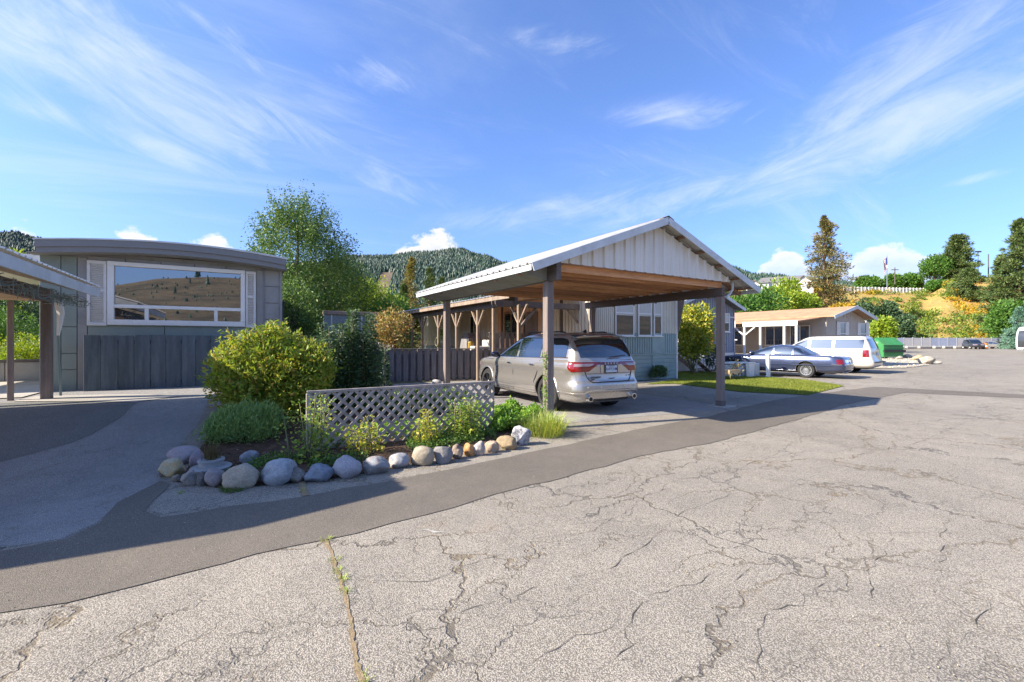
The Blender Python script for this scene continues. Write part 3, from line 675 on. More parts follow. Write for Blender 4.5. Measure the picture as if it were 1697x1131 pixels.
# dry hill on the other side of the road (seen mirrored in the picture window)
mb = MB(); NA, NR = 60, 22
def back_z(a, t):
    base = 40+13*math.sin(a*2.6+.9)+26*fbm(a*5, 1.2, 5, 8)
    return -1.2+base*min(1, t**1.1)+fbm(a*7, t*5, 4, 9)*9*t
def back_pt(a, t):
    d = 120+290*t; x = d*math.tan(a) if abs(a) < 1.2 else d*3; return Vector((x-20, -d, back_z(a, t)))
mb.v = [tuple(back_pt(-1.15+2.3*i/NA, j/NR*1.15)) for j in range(NR+1) for i in range(NA+1)]
mb.f = [(j*(NA+1)+i, (j+1)*(NA+1)+i, (j+1)*(NA+1)+i+1, j*(NA+1)+i+1) for j in range(NR) for i in range(NA)]; mb.m = [0]*len(mb.f)
struct('hill_across_the_road', mb, [M['hill_behind']], smooth='all', fix=False)
V, F = [], []
for _ in range(1500):
    a = rnd.uniform(-1.1, 1.1); t = rnd.random()**.8; p = back_pt(a, t); h = rnd.uniform(5, 9) if (-.06 < a < .05 and t > .5 and rnd.random() < .12) else rnd.uniform(.8, 2.4)
    cone_tree(V, F, p.x, p.y, p.z-.5, h, h*(.45 if h < 4 else .22), rnd.random()*6)
mb = MB(); mb.v = V; mb.f = F; mb.m = [0]*len(F)
tag(mb.build('scattered_hill_trees', L['forest'], fix=False), 'dark trees dotted over the dry hill mirrored in the picture window', 'trees', kind='stuff')

# ================================================================ THE BIG CARPORT
CP = thing('carport', 'open gabled carport with white ribbed metal gable and dark brown posts, sheltering the silver suv', 'carport', (4.89, 6.62, 0))
XL, XR, YF, YB = 4.89, 10.13, 6.62, 11.25
ZB0, ZB1 = 2.69, 3.02
EL, ER, YE0, YE1 = 4.27, 11.16, 6.22, 11.9     # roof edges
XM = (EL+ER)/2; ZE, ZRG = 2.90, 4.17
def zroof(x): return ZRG-(ZRG-ZE)*abs(x-XM)/(XM-EL)
for (x, y) in ((XL, YF), (XL, YB), (XR, YF), (XR, YB)):
    m_ = MB().box(x-.075, x+.075, y-.075, y+.075, -.02, ZB0-.003, bev=.008)
    p_ = keep(m_.build('post', M['post_brown'], CP), CP)
    if y == YF and x == XR:
        MB().box(x+.077, x+.083, y-.06, y+.05, 1.36, 2.02).build('number_board', M['white_trim'], p_)
def text(name, s, size, m, loc, rot, parent, ext=.002, align='CENTER', sx=1.0, world=True, bold=0.0):
    cu = bpy.data.curves.new(name, 'FONT'); cu.body = s; cu.size = size; cu.extrude = ext; cu.align_x = align; cu.align_y = 'CENTER'; cu.offset = bold
    cu.materials.append(m); oc = bpy.data.objects.new(name, cu); COL.objects.link(oc); dg_ = bpy.context.evaluated_depsgraph_get(); dg_.update()
    me = bpy.data.meshes.new_from_object(oc.evaluated_get(dg_)); bpy.data.objects.remove(oc); o = bpy.data.objects.new(name, me); COL.objects.link(o); o.rotation_euler = rot; o.scale = (sx, 1, 1)
    if parent is not None: o.parent = parent
    o.location = Vector(loc)-(parent_origin(parent) if (parent is not None and world) else Vector((0, 0, 0))); return o
# side beams
for x in (XL, XR):
    keep(MB().box(x-.055, x+.055, YF-.32 if x == XL else YF-.08, YB+.3, ZB0, ZB1 if x == XL else 2.90, bev=.01).build('side_beam', M['beam_dark'], CP), CP)
# joists spanning between the beams, sitting on them
y = YF+.02
while y < YB+.2:
    zo = rnd.uniform(-.004, .0); MB().box(XL+.057, XR+.05, y-.02, y+.02, 2.906+zo, 3.045, bev=.003).build('joist', rnd.choice([M['joist'], M['joist'], M['joist_b']]), CP)
    y += .38
# ceiling boards resting on the joists
nb_ = 12; w_ = (XR-XL+.16)/nb_
yy = YF-.1; kk = 0
while yy < YB+.25:
    MB().box(XL+.06, XR+.06, yy+.004, yy+.236, 3.048, 3.066).build('ceiling_board', M['joist'], CP); yy += .24; kk += 1
# rafters, roof sheets
def ribbed(x0, x1, y0, y1, pitch, h, up, out, ribw=.3):
    pass
def roof_sheets(parent, e, r_, ze, zr, y0, y1, nsheet, m, pitch=.23, rib=.028, th=.006, name='roof_sheet'):
    """ribbed metal sheets from eave (x=e) to ridge (x=r_), ribs running up the slope"""
    w = (y1-y0)/nsheet
    sl = Vector((r_-e, 0, zr-ze)); nrm = Vector((-(zr-ze), 0, r_-e)).normalized()
    if nrm.z < 0: nrm = -nrm
    for k in range(nsheet):
        a = y0+k*w; prof = []
        n = max(1, round(w/pitch)); q = w/n
        for i in range(n):
            b = a+i*q; prof += [(b, 0), (b+q*.36, 0), (b+q*.43, rib), (b+q*.57, rib), (b+q*.64, 0)]
        prof.append((a+w-.001, 0))
        m_ = MB(); vs = []
        for lift in (0, th):
            for base in (Vector((e, 0, ze)), Vector((r_, 0, zr))):
                vs += [base+Vector((0, y_, 0))+nrm*(h_+lift+.001*(k % 2)) for y_, h_ in prof]
        c = len(prof); fs = []
        for i in range(c-1):
            fs += [(i, i+1, c+i+1, c+i), (2*c+i, 3*c+i, 3*c+i+1, 2*c+i+1), (i, 2*c+i, 2*c+i+1, i+1), (c+i, c+i+1, 3*c+i+1, 3*c+i)]
        fs += [(0, c, 3*c, 2*c), (c-1, 3*c-1, 4*c-1, 2*c-1)]
        m_.add(vs, fs).build(name, m, parent)
roof_sheets(CP, EL-.03, XM, ZE+.012, ZRG+.02, YE0, YE1, 6, M['roof_metal'])
roof_sheets(CP, ER+.03, XM, ZE+.012, ZRG+.02, YE0, YE1, 6, M['roof_metal'])
# purlins under the sheets and rafters at the eave overhang
for sgn, e in ((1, EL), (-1, ER)):
    for t in (.04, .2, .4, .6, .8, .96):
        x = e+(XM-e)*t; z = ZE+(ZRG-ZE)*t-.028
        MB().box(x-.04, x+.04, YE0+.03, YE1-.03, z-.02, z+.018).build('purlin', M['rafter'], CP)
    for y in np.arange(YF+.1, YB+.5, .9):
        a = Vector((e+sgn*.04, y, ZE-.045)); b = Vector((XM, y, ZRG-.06)); n = Vector((0, 0, -.055))
        MB().beam(a+n, b+n, .04, .09).build('rafter', M['rafter'], CP)
# rake and eave fascias
def fascia(p, q, h, th, m, name, up=(0, 0, 1)): MB().beam(p, q, th, h, up=up, bev=.004).build(name, m, CP)
for e in (EL, ER):
    fascia((e, YE0, ZE-.045), (XM, YE0, ZRG-.045), .15, .022, M['fascia_white'], 'rake_board')
    fascia((e, YE1, ZE-.045), (XM, YE1, ZRG-.045), .15, .022, M['fascia_white'], 'rake_board')
fascia((EL-.012, YE0+.02, ZE-.05), (EL-.012, YE1-.02, ZE-.05), .10, .02, M['fascia_white'], 'eave_board')
fascia((ER+.012, YE0+.02, ZE-.05), (ER+.012, YE1-.02, ZE-.05), .10, .02, M['fascia_white'], 'eave_board')
MB().prism([(XM-.17, YE0-.01, ZRG-.012), (XM, YE0-.01, ZRG+.058), (XM+.17, YE0-.01, ZRG-.012), (XM+.17, YE0-.01, ZRG-.02), (XM, YE0-.01, ZRG+.048), (XM-.17, YE0-.01, ZRG-.02)], (0, YE1-YE0+.02, 0)).build('ridge_cap', M['beam_dark'], CP)
# grey-green boxed overhang along the left beam
MB().prism([(EL+.01, YE0+.36, ZE-.10), (XL-.062, YE0+.36, ZB0+.01), (XL-.062, YE0+.36, ZB1+.1), (EL+.01, YE0+.36, ZE-.065)], (0, YE1-YE0-.6, 0)).build('boxed_overhang', M['soffit'], CP)
# gable wall of white ribbed panels
YG = YF-.115; x = XL-.02; xr_ = XR+.22; np_ = 19; pw = (xr_-x)/np_
for k in range(np_):
    a, b = x+k*pw, x+(k+1)*pw; zt = lambda q: max(ZB1+.05, zroof(q)-.10)
    zb = ZB1+.02
    prof = [(a, 0), (a+pw*.34, 0), (a+pw*.40, .036), (a+pw*.56, .036), (a+pw*.62, 0), (b-.005, 0)]
    vs = []
    for th in (0, .006):
        for xx, o_ in prof: vs.append((xx, YG-o_-th, zb)); vs.append((xx, YG-o_-th, zt(xx)))
    c = len(prof); fs = []
    for i in range(c-1):
        fs += [(2*i, 2*i+2, 2*i+3, 2*i+1), (2*c+2*i, 2*c+2*i+1, 2*c+2*i+3, 2*c+2*i+2), (2*i, 2*c+2*i, 2*c+2*i+2, 2*i+2), (2*i+1, 2*i+3, 2*c+2*i+3, 2*c+2*i+1)]
    fs += [(0, 1, 2*c+1, 2*c), (2*c-2, 4*c-2, 4*c-1, 2*c-1)]
    MB().add(vs, fs).build('gable_panel', M['white_metal'], CP)
MB().box(x, xr_, YG+.004, YG+.04, ZB1-.0, ZB1+.09).build('gable_rail', M['rafter'], CP)
for e, s_ in ((x+.02, 1), (xr_-.02, -1)):
    MB().beam((e, YG+.02, zroof(e)-.17), (XM, YG+.02, ZRG-.17), .035, .09).build('gable_rail', M['rafter'], CP)
# screws along the ribbed wall's foot
scr = MB()
for k in range(np_): scr.lathe([(0, -.008), (.008, -.008), (.010, 0)], (x+(k+.5)*pw, YG-.034, ZB1+.10), 'y', 6)
tag(scr.build('screws', M['steel'], CP), kind='stuff')
# downpipe elbow at the right front
MB().tube([(XR+.32, YF-.12, ZB1+.02), (XR+.30, YF-.12, ZB1-.16), (XR+.2, YF-.1, ZB1-.28), (XR+.105, YF-.09, ZB1-.34)], .03, 8).build('downpipe', M['fascia_white'], CP, smooth=True)
# lamp box on right beam post; numerals
rp = [o for o in CP.children if o.name.startswith('post')][2]
text('numeral', '2', .30, M['text_dark'], (XR+.086, YF-.005, 1.86), (R(90), 0, R(90)), rp)
text('numeral', '4', .30, M['text_dark'], (XR+.086, YF-.005, 1.53), (R(90), 0, R(90)), rp)

# ================================================================ LEFT CARPORT (its right half shows)
CL = thing('carport', 'low carport with corrugated roof edge and tan board ceiling in front of the grey home', 'carport', (-2.87, 11.2, .56))
LX0, LX1, LY0, LY1 = -7.0, -2.13, 5.6, 11.0
LZE, LSL = 2.55, .30; LXM = (LX0+LX1)/2; LZR = LZE+LSL*(LX1-LXM)
roof_sheets(CL, LX1+.03, LXM, LZE+.03, LZR+.03, LY0, LY1, 5, M['roof_metal'], pitch=.18, rib=.022)
roof_sheets(CL, LX0-.03, LXM, LZE+.03, LZR+.03, LY0, LY1, 5, M['roof_metal'], pitch=.18, rib=.022)
MB().box(LX1-.012, LX1+.012, LY0, LY1, LZE-.15, LZE+.005, bev=.004).build('eave_board', M['fascia_white'], CL)
MB().box(LX0-.012, LX0+.012, LY0, LY1, LZE-.15, LZE+.005, bev=.004).build('eave_board', M['fascia_white'], CL)
for yy in (LY0, LY1):
    for e in (LX0, LX1): MB().beam((e, yy, LZE-.06), (LXM, yy, LZR-.06), .022, .15).build('rake_board', M['fascia_white'], CL)
for xx in (-2.87, -6.3):
    keep(MB().box(xx-.07, xx+.07, LY0+.1, LY1+.3, 2.30, 2.52, bev=.01).build('side_beam', M['red_beam'], CL), CL)
yy = LY0+.05
while yy < LY1:
    MB().box(-6.28, -2.9, yy, yy+.142, 2.30, 2.318).build('ceiling_board', M['plywood'], CL); yy += .15
for (xx, yy, w) in ((-2.87, 11.2, .07), (-2.87, 6.0, .085), (-6.3, 11.2, .06), (-6.3, 6.0, .08)):
    zb = gz(xx, yy); keep(MB().box(xx-w, xx+w, yy-w, yy+w, zb-.02, 2.297, bev=.008).build('post', M['post_brown'], CL), CL)
# slim back pole and a cross rail carrying the ceiling's end
pb = at_Y(18, 600, 11.25)
MB().box(pb.x-.035, pb.x+.035, 11.2, 11.27, .5, 2.297, bev=.005).build('slim_pole', M['post_brown'], CL)
MB().box(-6.3, -2.8, 11.16, 11.24, 2.315, 2.42).build('end_beam', M['plywood'], CL)
MB().tube([(-2.70, 11.12, 2.28), (-2.66, 11.08, 2.1), (-2.68, 11.08, 1.85), (-2.70, 11.1, 1.7)], [.06, .055, .035, .02], 8).build('folded_parasol_cover', M['white_trim'], CL, smooth=True)
MB().tube([(-2.70, 11.1, 1.7), (-2.68, 11.08, 1.2), (-2.66, 11.08, .62)], .018, 6).build('downpipe', M['house_green'], CL, smooth=True)
# string of icicle lights tangled under the eave: a thing hung from the carport
w_ = MB()
for strand in range(7):
    y = 5.7; pts = []
    while y < LY1+.05:
        pts.append((LX1-.08-.30*rnd.random(), y, LZE-.20-.14*rnd.random()+.05*math.sin(y*5+strand))); y += .10+.12*rnd.random()
    w_.tube(pts, .0045, 4, cap=False)
for k in range(60):
    y = rnd.uniform(6, LY1); x = LX1-.08-.3*rnd.random(); w_.tube([(x, y, LZE-.2), (x+.04*(rnd.random()-.5), y+.03, LZE-.27), (x+.05*(rnd.random()-.5), y+.04, LZE-.33-.06*rnd.random())], .0045, 4, cap=False)
tag(w_.build('icicle_light_string', M['wire']), 'tangled string of unlit icicle lights hanging under the left carport eave', 'light string')

# ================================================================ FENCES
def fence_boards(name, label, a, b, z0, z1, pitch, wfrac, m, th=.02, rail=True, cap=True, zf=None, alt=.03, posts=0, group=None, cat='fence', bothsides=False):
    """boards one by one along the line a-b"""
    a, b = Vector((*a, 0)), Vector((*b, 0)); d = (b-a); Ln = d.length; d.normalize(); nrm = Vector((d.y, -d.x, 0))
    g0 = zf(a.x, a.y) if zf else 0
    t = thing(name, label, cat, (a.x, a.y, g0), group=group); n = int(Ln/pitch)
    for k in range(n):
        c = a+d*((k+.5)*Ln/n); g = zf(c.x, c.y) if zf else 0; o_ = nrm*((alt/2)*(1 if k % 2 else -1))
        h = z1+rnd.uniform(-.006, .006)
        MB().obox(c+o_+Vector((0, 0, g+(z0+h)/2)), d*(Ln/n*wfrac/2), nrm*(th/2), Vector((0, 0, (h-z0)/2)), bev=.004).build('board', m, t)
    ga = zf(a.x, a.y) if zf else 0; gb = zf(b.x, b.y) if zf else 0
    for zz in ((z0+.15, z1-.15) if rail else ()):
        MB().beam(a+Vector((0, 0, ga+zz))-nrm*(th+alt/2+.022), b+Vector((0, 0, gb+zz))-nrm*(th+alt/2+.022), .035, .08).build('rail', m, t)
    if cap: MB().beam(a-d*.02+Vector((0, 0, ga+z1+.022)), b+d*.02+Vector((0, 0, gb+z1+.022)), .11, .03, bev=.004).build('cap_rail', m, t)
    for k in range(posts+1 if posts else 0):
        c = a+d*(Ln*k/posts); g = zf(c.x, c.y) if zf else 0
        MB().obox(c-nrm*.09+Vector((0, 0, g+z1/2)), d*.045, nrm*.045, Vector((0, 0, z1/2))).build('post', m, t)
    return t
bf = fence_boards('board_fence', 'low slate brown fence of wide spaced boards behind the silver suv and plants', (3.9, 17.25), (10.6, 16.0), .02, 1.27, .272, .70, M['fence_dark'], posts=3)
a_, b_ = Vector((3.9, 17.25, 0)), Vector((10.6, 16.0, 0)); d_ = (b_-a_).normalized(); n_ = Vector((d_.y, -d_.x, 0)); nb_ = int((b_-a_).length/.272)
for k in range(nb_):          # second row of boards behind the gaps
    c_ = a_+d_*((k+1)*(b_-a_).length/nb_)-n_*.10; MB().obox(c_+Vector((0, 0, .62)), d_*.09, n_*.01, Vector((0, 0, .6)), bev=.004).build('board', M['fence_dark'], bf)
# gate of wide slate-blue boards in front of the grey house
gA, gB = at_Y(138, 600, 12.45), at_Y(352, 600, 12.45)
fence_boards('board_fence', 'slate blue fence of broad flush boards under the picture window of the grey house', (gA.x, 12.45), (gB.x+.5, 12.45), .0, 1.17, .27, .965, M['fence_blue'], zf=gz, alt=.012, cap=False)
fence_boards('board_fence', 'dark board fence running back from the right corner of the grey house', (1.10, 13.6), (1.55, 20), .0, 2.1, .30, .9, M['fence_blue'], zf=gz, alt=.03)

# ================================================================ LATTICE SCREEN
LT = thing('lattice_screen', 'weathered lattice panel standing in the planting bed in front of the silver suv', 'lattice', (.87, 6.80, .05))
lx0, lx1, lz0, lz1, ly = .87, 3.84, .02, .87, 6.80
def clip_seg(p, q):
    """clip a line to the lattice rectangle"""
    (x0, z0), (x1, z1) = p, q; t0, t1 = 0.0, 1.0
    for pk, qk in ((-(x1-x0), x0-lx0), (x1-x0, lx1-x0), (-(z1-z0), z0-lz0), (z1-z0, lz1-z0)):
        if abs(pk) < 1e-9:
            if qk < 0: return None
            continue
        r_ = qk/pk
        if pk < 0: t0 = max(t0, r_)
        else: t1 = min(t1, r_)
    if t1-t0 < 1e-4: return None
    return (x0+(x1-x0)*t0, z0+(z1-z0)*t0), (x0+(x1-x0)*t1, z0+(z1-z0)*t1)
sp = .158
for sg, yo in ((1, -.008), (-1, .006)):
    k = lx0-1.2
    while k < lx1+1.2:
        s_ = clip_seg((k, lz0) if sg > 0 else (k, lz0), (k+sg*2, lz0+2))
        if s_:
            (a, b), (c, d) = s_
            if math.hypot(c-a, d-b) > .05: MB().beam((a, ly+yo, b), (c, ly+yo, d), .0125, .044, up=(sg*-1, 0, 1), bev=0).build('slat', M['lattice'], LT)
        k += sp
MB().box(lx0-.02, lx1+.02, ly-.022, ly+.016, lz1-.005, lz1+.035, bev=.004).build('top_rail', M['lattice'], LT)
MB().box(lx0-.03, lx0+.03, ly-.024, ly+.018, -.02, lz1-.006, bev=.004).build('end_rail', M['lattice'], LT)
MB().box(lx1-.02, lx1+.02, ly+.012, ly+.05, -.02, lz1-.006, bev=.004).build('end_rail', M['lattice'], LT)
# ================================================================ HOMES
def ribbed_wall(parent, name, m, a, b, z0, z1, pitch, depth=.03, panel=None, outn=None, ztop=None):
    """vertical ribbed siding between plan points a and b, in panels about 1 m wide; each panel is a part"""
    a, b = Vector((*a, 0)), Vector((*b, 0)); d = b-a; Ln = d.length; d.normalize(); n = Vector(outn) if outn else Vector((d.y, -d.x, 0))
    panel = panel or 1.0; np_ = max(1, round(Ln/panel)); w = Ln/np_
    for k in range(np_):
        nr = max(1, round(w/pitch)); q = w/nr; prof = []
        for i in range(nr):
            s0 = k*w+i*q; prof += [(s0, 0), (s0+q*.72, 0), (s0+q*.78, -depth), (s0+q*.94, -depth)]
        prof.append((k*w+w-.001, 0)); c = len(prof); vs = []
        for back in (0, -.03):
            for s_, o_ in prof:
                p = a+d*s_+n*((o_ if back == 0 else 0)+back); zt = ztop(s_/Ln) if ztop else z1
                vs += [p+Vector((0, 0, z0)), p+Vector((0, 0, zt))]
        fs = []
        for i in range(c-1): fs += [(2*i, 2*i+2, 2*i+3, 2*i+1), (2*c+2*i, 2*c+2*i+1, 2*c+2*i+3, 2*c+2*i+2), (2*i+1, 2*i+3, 2*c+2*i+3, 2*c+2*i+1)]
        fs += [(0, 1, 2*c+1, 2*c), (2*c-2, 4*c-2, 4*c-1, 2*c-1)]
        MB().add(vs, fs).build(name, m, parent)
def window(parent, o, ux, w, h, nrm, fm, bars=(), frame=.05, depth=.05, name='window', glass=None, proud=.02, blind=False, sill=True):
    """window whose lower-left corner is o, width along ux, outward normal nrm; bars = list of ('v'|'h', fraction)"""
    o = Vector(o)+Vector(nrm)*proud; ux = Vector(ux).normalized(); n = Vector(nrm).normalized(); up = Vector((0, 0, 1))
    f = MB()
    def bar(u0, u1, v0, v1, d=depth, back=0.0):
        c = o+ux*((u0+u1)/2)+up*((v0+v1)/2)-n*(back)
        f.obox(c, ux*((u1-u0)/2), n*(d/2), up*((v1-v0)/2), bev=.004)
    bar(0, w, 0, frame); bar(0, w, h-frame, h); bar(0, frame, frame+.001, h-frame-.001); bar(w-frame, w, frame+.001, h-frame-.001)
    fo = f.build(name, fm, parent)
    us = [frame]+[w*t for k, t in bars if k == 'v']+[w-frame]; vs_ = [frame]+[h*t for k, t in bars if k == 'h']+[h-frame]
    for k, t in bars:
        m_ = MB(); c = o+(ux*(w*t)+up*(h/2) if k == 'v' else ux*(w/2)+up*(h*t)); bw = .025
        m_.obox(c-n*.004, ux*(bw if k == 'v' else (w/2-frame)), n*(depth/2-.006), up*((h/2-frame) if k == 'v' else bw), bev=.003); m_.build('bar', fm, fo)
    MB().obox(o+ux*(w/2)+up*(h/2)-n*.012, ux*(w/2-frame*.8), n*.004, up*(h/2-frame*.8)).build('pane', glass or M['glass'], fo)
    if blind: MB().obox(o+ux*(w*.5)+up*(h*.72)-n*.006, ux*(w/2-frame), n*.001, up*(h*.28-frame)).build('blind', M['blind'], fo)
    if sill: MB().obox(o+ux*(w/2)-up*.02+n*.02, ux*(w/2+.04), n*.04, up*.018, bev=.004).build('sill', fm, fo)
    return fo
# ---------------------------------------------------------------- grey single-wide home with bowed roof (left)
HY1 = 12.8; hx0, hx1 = -3.40, 1.02
H1 = thing('mobile_home', 'grey home with bowed roof fascia, white shuttered picture window and green grey panels', 'house', (hx0, HY1, .56))
def bow(u): return 3.53+.26*math.sin(math.pi*min(1, max(0, .08+u*.76)))**.9-.01*u      # top of the roof edge, u 0..1 left to right
hz0 = .45; HB = 30.0
# body walls: side walls and back, front wall in panels
MB().box(hx0+.002, hx0+.10, HY1+.05, HB, hz0, 3.42).build('side_wall', M['house_green'], H1)
MB().box(hx1-.10, hx1-.002, HY1+.05, HB, hz0, 3.42).build('side_wall', M['house_grey'], H1)
MB().box(hx0, hx1, HB-.1, HB, hz0, 3.42).build('back_wall', M['house_grey'], H1)
MB().box(hx0+.11, hx1-.11, HY1+.075, HY1+.12, hz0, 3.5).build('front_wall', M['house_grey'], H1)
xs = [hx0+(hx1-hx0)*i/24 for i in range(25)]
def bowz(x): return bow((x-hx0)/(hx1-hx0))
wx0, wx1 = at_Y(178, 500, HY1).x, at_Y(406, 500, HY1).x; wz0, wz1 = 2.02, 3.30
sx0, sx1 = at_Y(144, 500, HY1).x, at_Y(424, 500, HY1).x
# front cladding: vertical boards and, at the corners, stacked square panels
def clad(x0, x1, z0, z1, m, name='cladding_panel', g=.006): MB().box(x0+g, x1-g, HY1+.035, HY1+.074, z0+g, z1-g, bev=.004).build(name, m, H1)
bx = at_Y(438, 500, HY1).x
clad(sx1, bx, 1.9, 3.38, M['house_grey']); 
for k in range(5): clad(bx, hx1-.06, 1.30+k*.42, 1.30+(k+1)*.42 if k < 4 else 3.38, M['house_grey'])
for k in range(4): clad(bx, hx1-.06, .5+k*.2, .5+(k+1)*.2, M['house_grey'])
MB().box(hx1-.06, hx1+.004, HY1+.025, HY1+.09, hz0, 3.42).build('corner_trim', M['house_grey'], H1)
MB().box(bx-.025, bx+.02, HY1+.02, HY1+.074, hz0, 3.42).build('batten', M['house_trim'], H1)
lx = [hx0, at_Y(100, 500, HY1).x, at_Y(127, 500, HY1).x, sx0]
for a, b, m_, hs in ((lx[0], lx[1], M['house_green'], (.5, 3.38)), (lx[1], lx[2], M['house_green'], (.5, 1.0, 1.34, 1.9, 2.5, 3.38)), (lx[2], lx[3], M['house_grey'], (.5, 3.38))):
    for z0_, z1_ in zip(hs, hs[1:]): clad(a, b, z0_, z1_, m_)
clad(sx0, (wx0+wx1)/2-.3, 1.62, 2.0, M['house_green']); clad((wx0+wx1)/2-.3, sx1, 1.62, 2.0, M['house_green'])
clad(sx0, sx1, hz0, 1.62, M['house_green'])
n_ = 5
for k in range(n_): clad(sx0+(sx1-sx0)*k/n_, sx0+(sx1-sx0)*(k+1)/n_, wz1+.01, 3.42, M['house_grey'])
# picture window: big light over a row of three
w_ = wx1-wx0; PWf = MB(); yF = HY1+.02
def wbox(x0, x1, z0, z1, y0=None, y1=None): PWf.box(x0, x1, (y0 or yF-.05), (y1 or yF+.05), z0, z1, bev=.006)
wbox(wx0, wx1, wz0-.07, wz0+.05); wbox(wx0, wx1, wz1-.06, wz1+.03); wbox(wx0, wx0+.11, wz0+.051, wz1-.061); wbox(wx1-.09, wx1, wz0+.051, wz1-.061)
PW = PWf.build('picture_window', M['white_trim'], H1)
zt = wz0+.36; MB().box(wx0+.11, wx1-.09, yF-.04, yF+.04, zt-.055, zt+.02, bev=.005).build('transom', M['white_trim'], PW)
iw0, iw1 = wx0+.11, wx1-.09; ds = [iw0, iw0+(iw1-iw0)*.235, iw0+(iw1-iw0)*.785, iw1]
for q in ds[1:3]: MB().box(q-.035, q+.035, yF-.038, yF+.038, wz0+.051, zt-.056, bev=.004).build('mullion', M['white_trim'], PW)
def pane(x0, x1, z0, z1, y=yF+.022, t=0.0):
    MB().add([(x0, y, z0), (x1, y, z0), (x1, y+t, z1), (x0, y+t, z1), (x0, y+.006, z0), (x1, y+.006, z0), (x1, y+.006+t, z1), (x0, y+.006+t, z1)], [(0, 1, 2, 3), (4, 7, 6, 5), (0, 4, 5, 1), (3, 2, 6, 7), (0, 3, 7, 4), (1, 5, 6, 2)]).build('pane', M['glass_house'], PW)
pane(iw0, iw1, zt+.02, wz1-.06)
for a, b in zip(ds, ds[1:]): pane(a, b, wz0+.05, zt-.055)
# shutters with louvres
for s0, s1 in ((sx0, wx0-.012), (wx1+.012, sx1)):
    f = MB(); y0_, y1_ = HY1-.012, HY1+.03; t_ = .05
    for (a, b, c, d) in ((s0, s1, wz0-.09, wz0-.02), (s0, s1, wz1-.05, wz1+.02), (s0, s0+t_, wz0-.019, wz1-.051), (s1-t_, s1, wz0-.019, wz1-.051), (s0+t_+.001, s1-t_-.001, 2.66, 2.71)): f.box(a, b, y0_, y1_, c, d, bev=.003)
    so = f.build('shutter', M['shutter'], H1); lv = MB(); z = wz0
    while z < wz1-.08:
        if not (2.63 < z < 2.71): lv.obox(((s0+s1)/2, HY1+.012, z+.02), Vector(((s1-s0)/2-t_, 0, 0)), Vector((0, .012, -.010)), Vector((0, .002, .0028)))
        z += .040
    lv.box(s0+t_, s1-t_, HY1+.026, HY1+.03, wz0-.02, wz1-.05)
    tag(lv.build('louvres', M['shutter'], so), kind='stuff')
# bowed roof and its two-step fascia
def strip(name, m, dz0, dz1, y0, y1, xa=.05, xb=.06, parent=H1, oz=None):
    v, f = [], []; n = 24
    for i in range(n+1):
        u = i/n; x = hx0+xa+(hx1-hx0+xb-xa)*u; z = bow(u)
        v += [(x, y0, z+dz0-(0.02*u)), (x, y1, z+dz0-(.02*u)), (x, y1, z+dz1), (x, y0, z+dz1)]
    for i in range(n): 
        for k in range(4): f.append((4*i+k, 4*i+(k+1) % 4, 4*i+4+(k+1) % 4, 4*i+4+k))
    f += [(0, 1, 2, 3), (4*n, 4*n+3, 4*n+2, 4*n+1)]
    return MB().add(v, f).build(name, m, parent)
strip('fascia_board', M['house_trim'], -.15, -.012, HY1-.42, HY1-.38)
strip('fascia_board', M['house_trim'], -.26, -.145, HY1-.385, HY1-.345, .07, .04)
strip('drip_edge', M['fascia_white'], -.012, .012, HY1-.44, HY1-.36, .03, .08)
strip('roof', M['roof_metal'], -.05, .004, HY1-.355, HB+.2, .05, .06)
strip('soffit', M['house_grey'], -.26, -.245, HY1-.34, HY1+.05, -.08, .08)
for sx in (hx0+.05, hx1+.02):
    MB().box(sx, sx+.04, HY1-.34, HB, 3.38, 3.60).build('side_fascia', M['house_trim'], H1)
# lamp by the gate
lamp = MB().box(.02, .16, HY1-.05, HY1+.03, 1.55, 1.85, bev=.01); lamp.build('meter_box', M['shutter'], H1)
# porch roof at the left of the grey home
PR = thing('patio_cover', 'flat pale metal patio cover joined to the left side of the grey home', 'patio cover', (-3.6, 13.2, .56))
MB().box(-8.5, -3.53, 13.6, 21, 3.36, 3.44).build('roof', M['roof_metal'], PR); MB().box(-8.52, -3.54, 13.56, 13.6, 3.20, 3.46).build('fascia', M['white_trim'], PR)
for x in (-8.3, -6.2): MB().box(x-.05, x+.05, 13.65, 13.75, .5, 3.36).build('post', M['white_trim'], PR)
# pale patio furniture glimpsed under the left carport
LW = thing('garden_wall', 'low pale wall with coping beyond the left carport', 'wall', (-6, 16.5, .5))
for k in range(9): MB().box(-10+k*.72, -10+k*.72+.708, 16.4, 16.6, .50, 1.06, bev=.01).build('wall_block', M['concrete'], LW)
MB().box(-10.05, -3.5, 16.36, 16.64, 1.062, 1.12, bev=.01).build('coping', M['beam_dark'], LW)

# ---------------------------------------------------------------- long home with porch (centre)
cx0, cx1, cy0, cy1 = 11.2, 16.0, 12.5, 30.0
H2 = thing('mobile_home', 'cream and grey green ribbed home with tall white framed windows beyond the silver suv', 'house', (cx0, cy0, 0))
MB().box(cx0+.05, cx1-.05, cy0+.05, cy1, .05, 3.62).build('core_wall', M['cream_metal'], H2)
sash = at_Y(1019, 500, cy0).x, at_Y(1050, 500, cy0).x, at_Y(1057, 500, cy0).x, at_Y(1079, 500, cy0).x, at_Y(1083, 500, cy0).x, at_Y(1096, 500, cy0).x
ribbed_wall(H2, 'siding_panel', M['cream_metal'], (cx0, cy0), (sash[0]-.03, cy0), 1.92, 3.55, .1, outn=(0, -1, 0))
ribbed_wall(H2, 'siding_panel', M['cream_metal'], (sash[5]+.03, cy0), (cx1, cy0), 1.92, 3.55, .1, outn=(0, -1, 0))
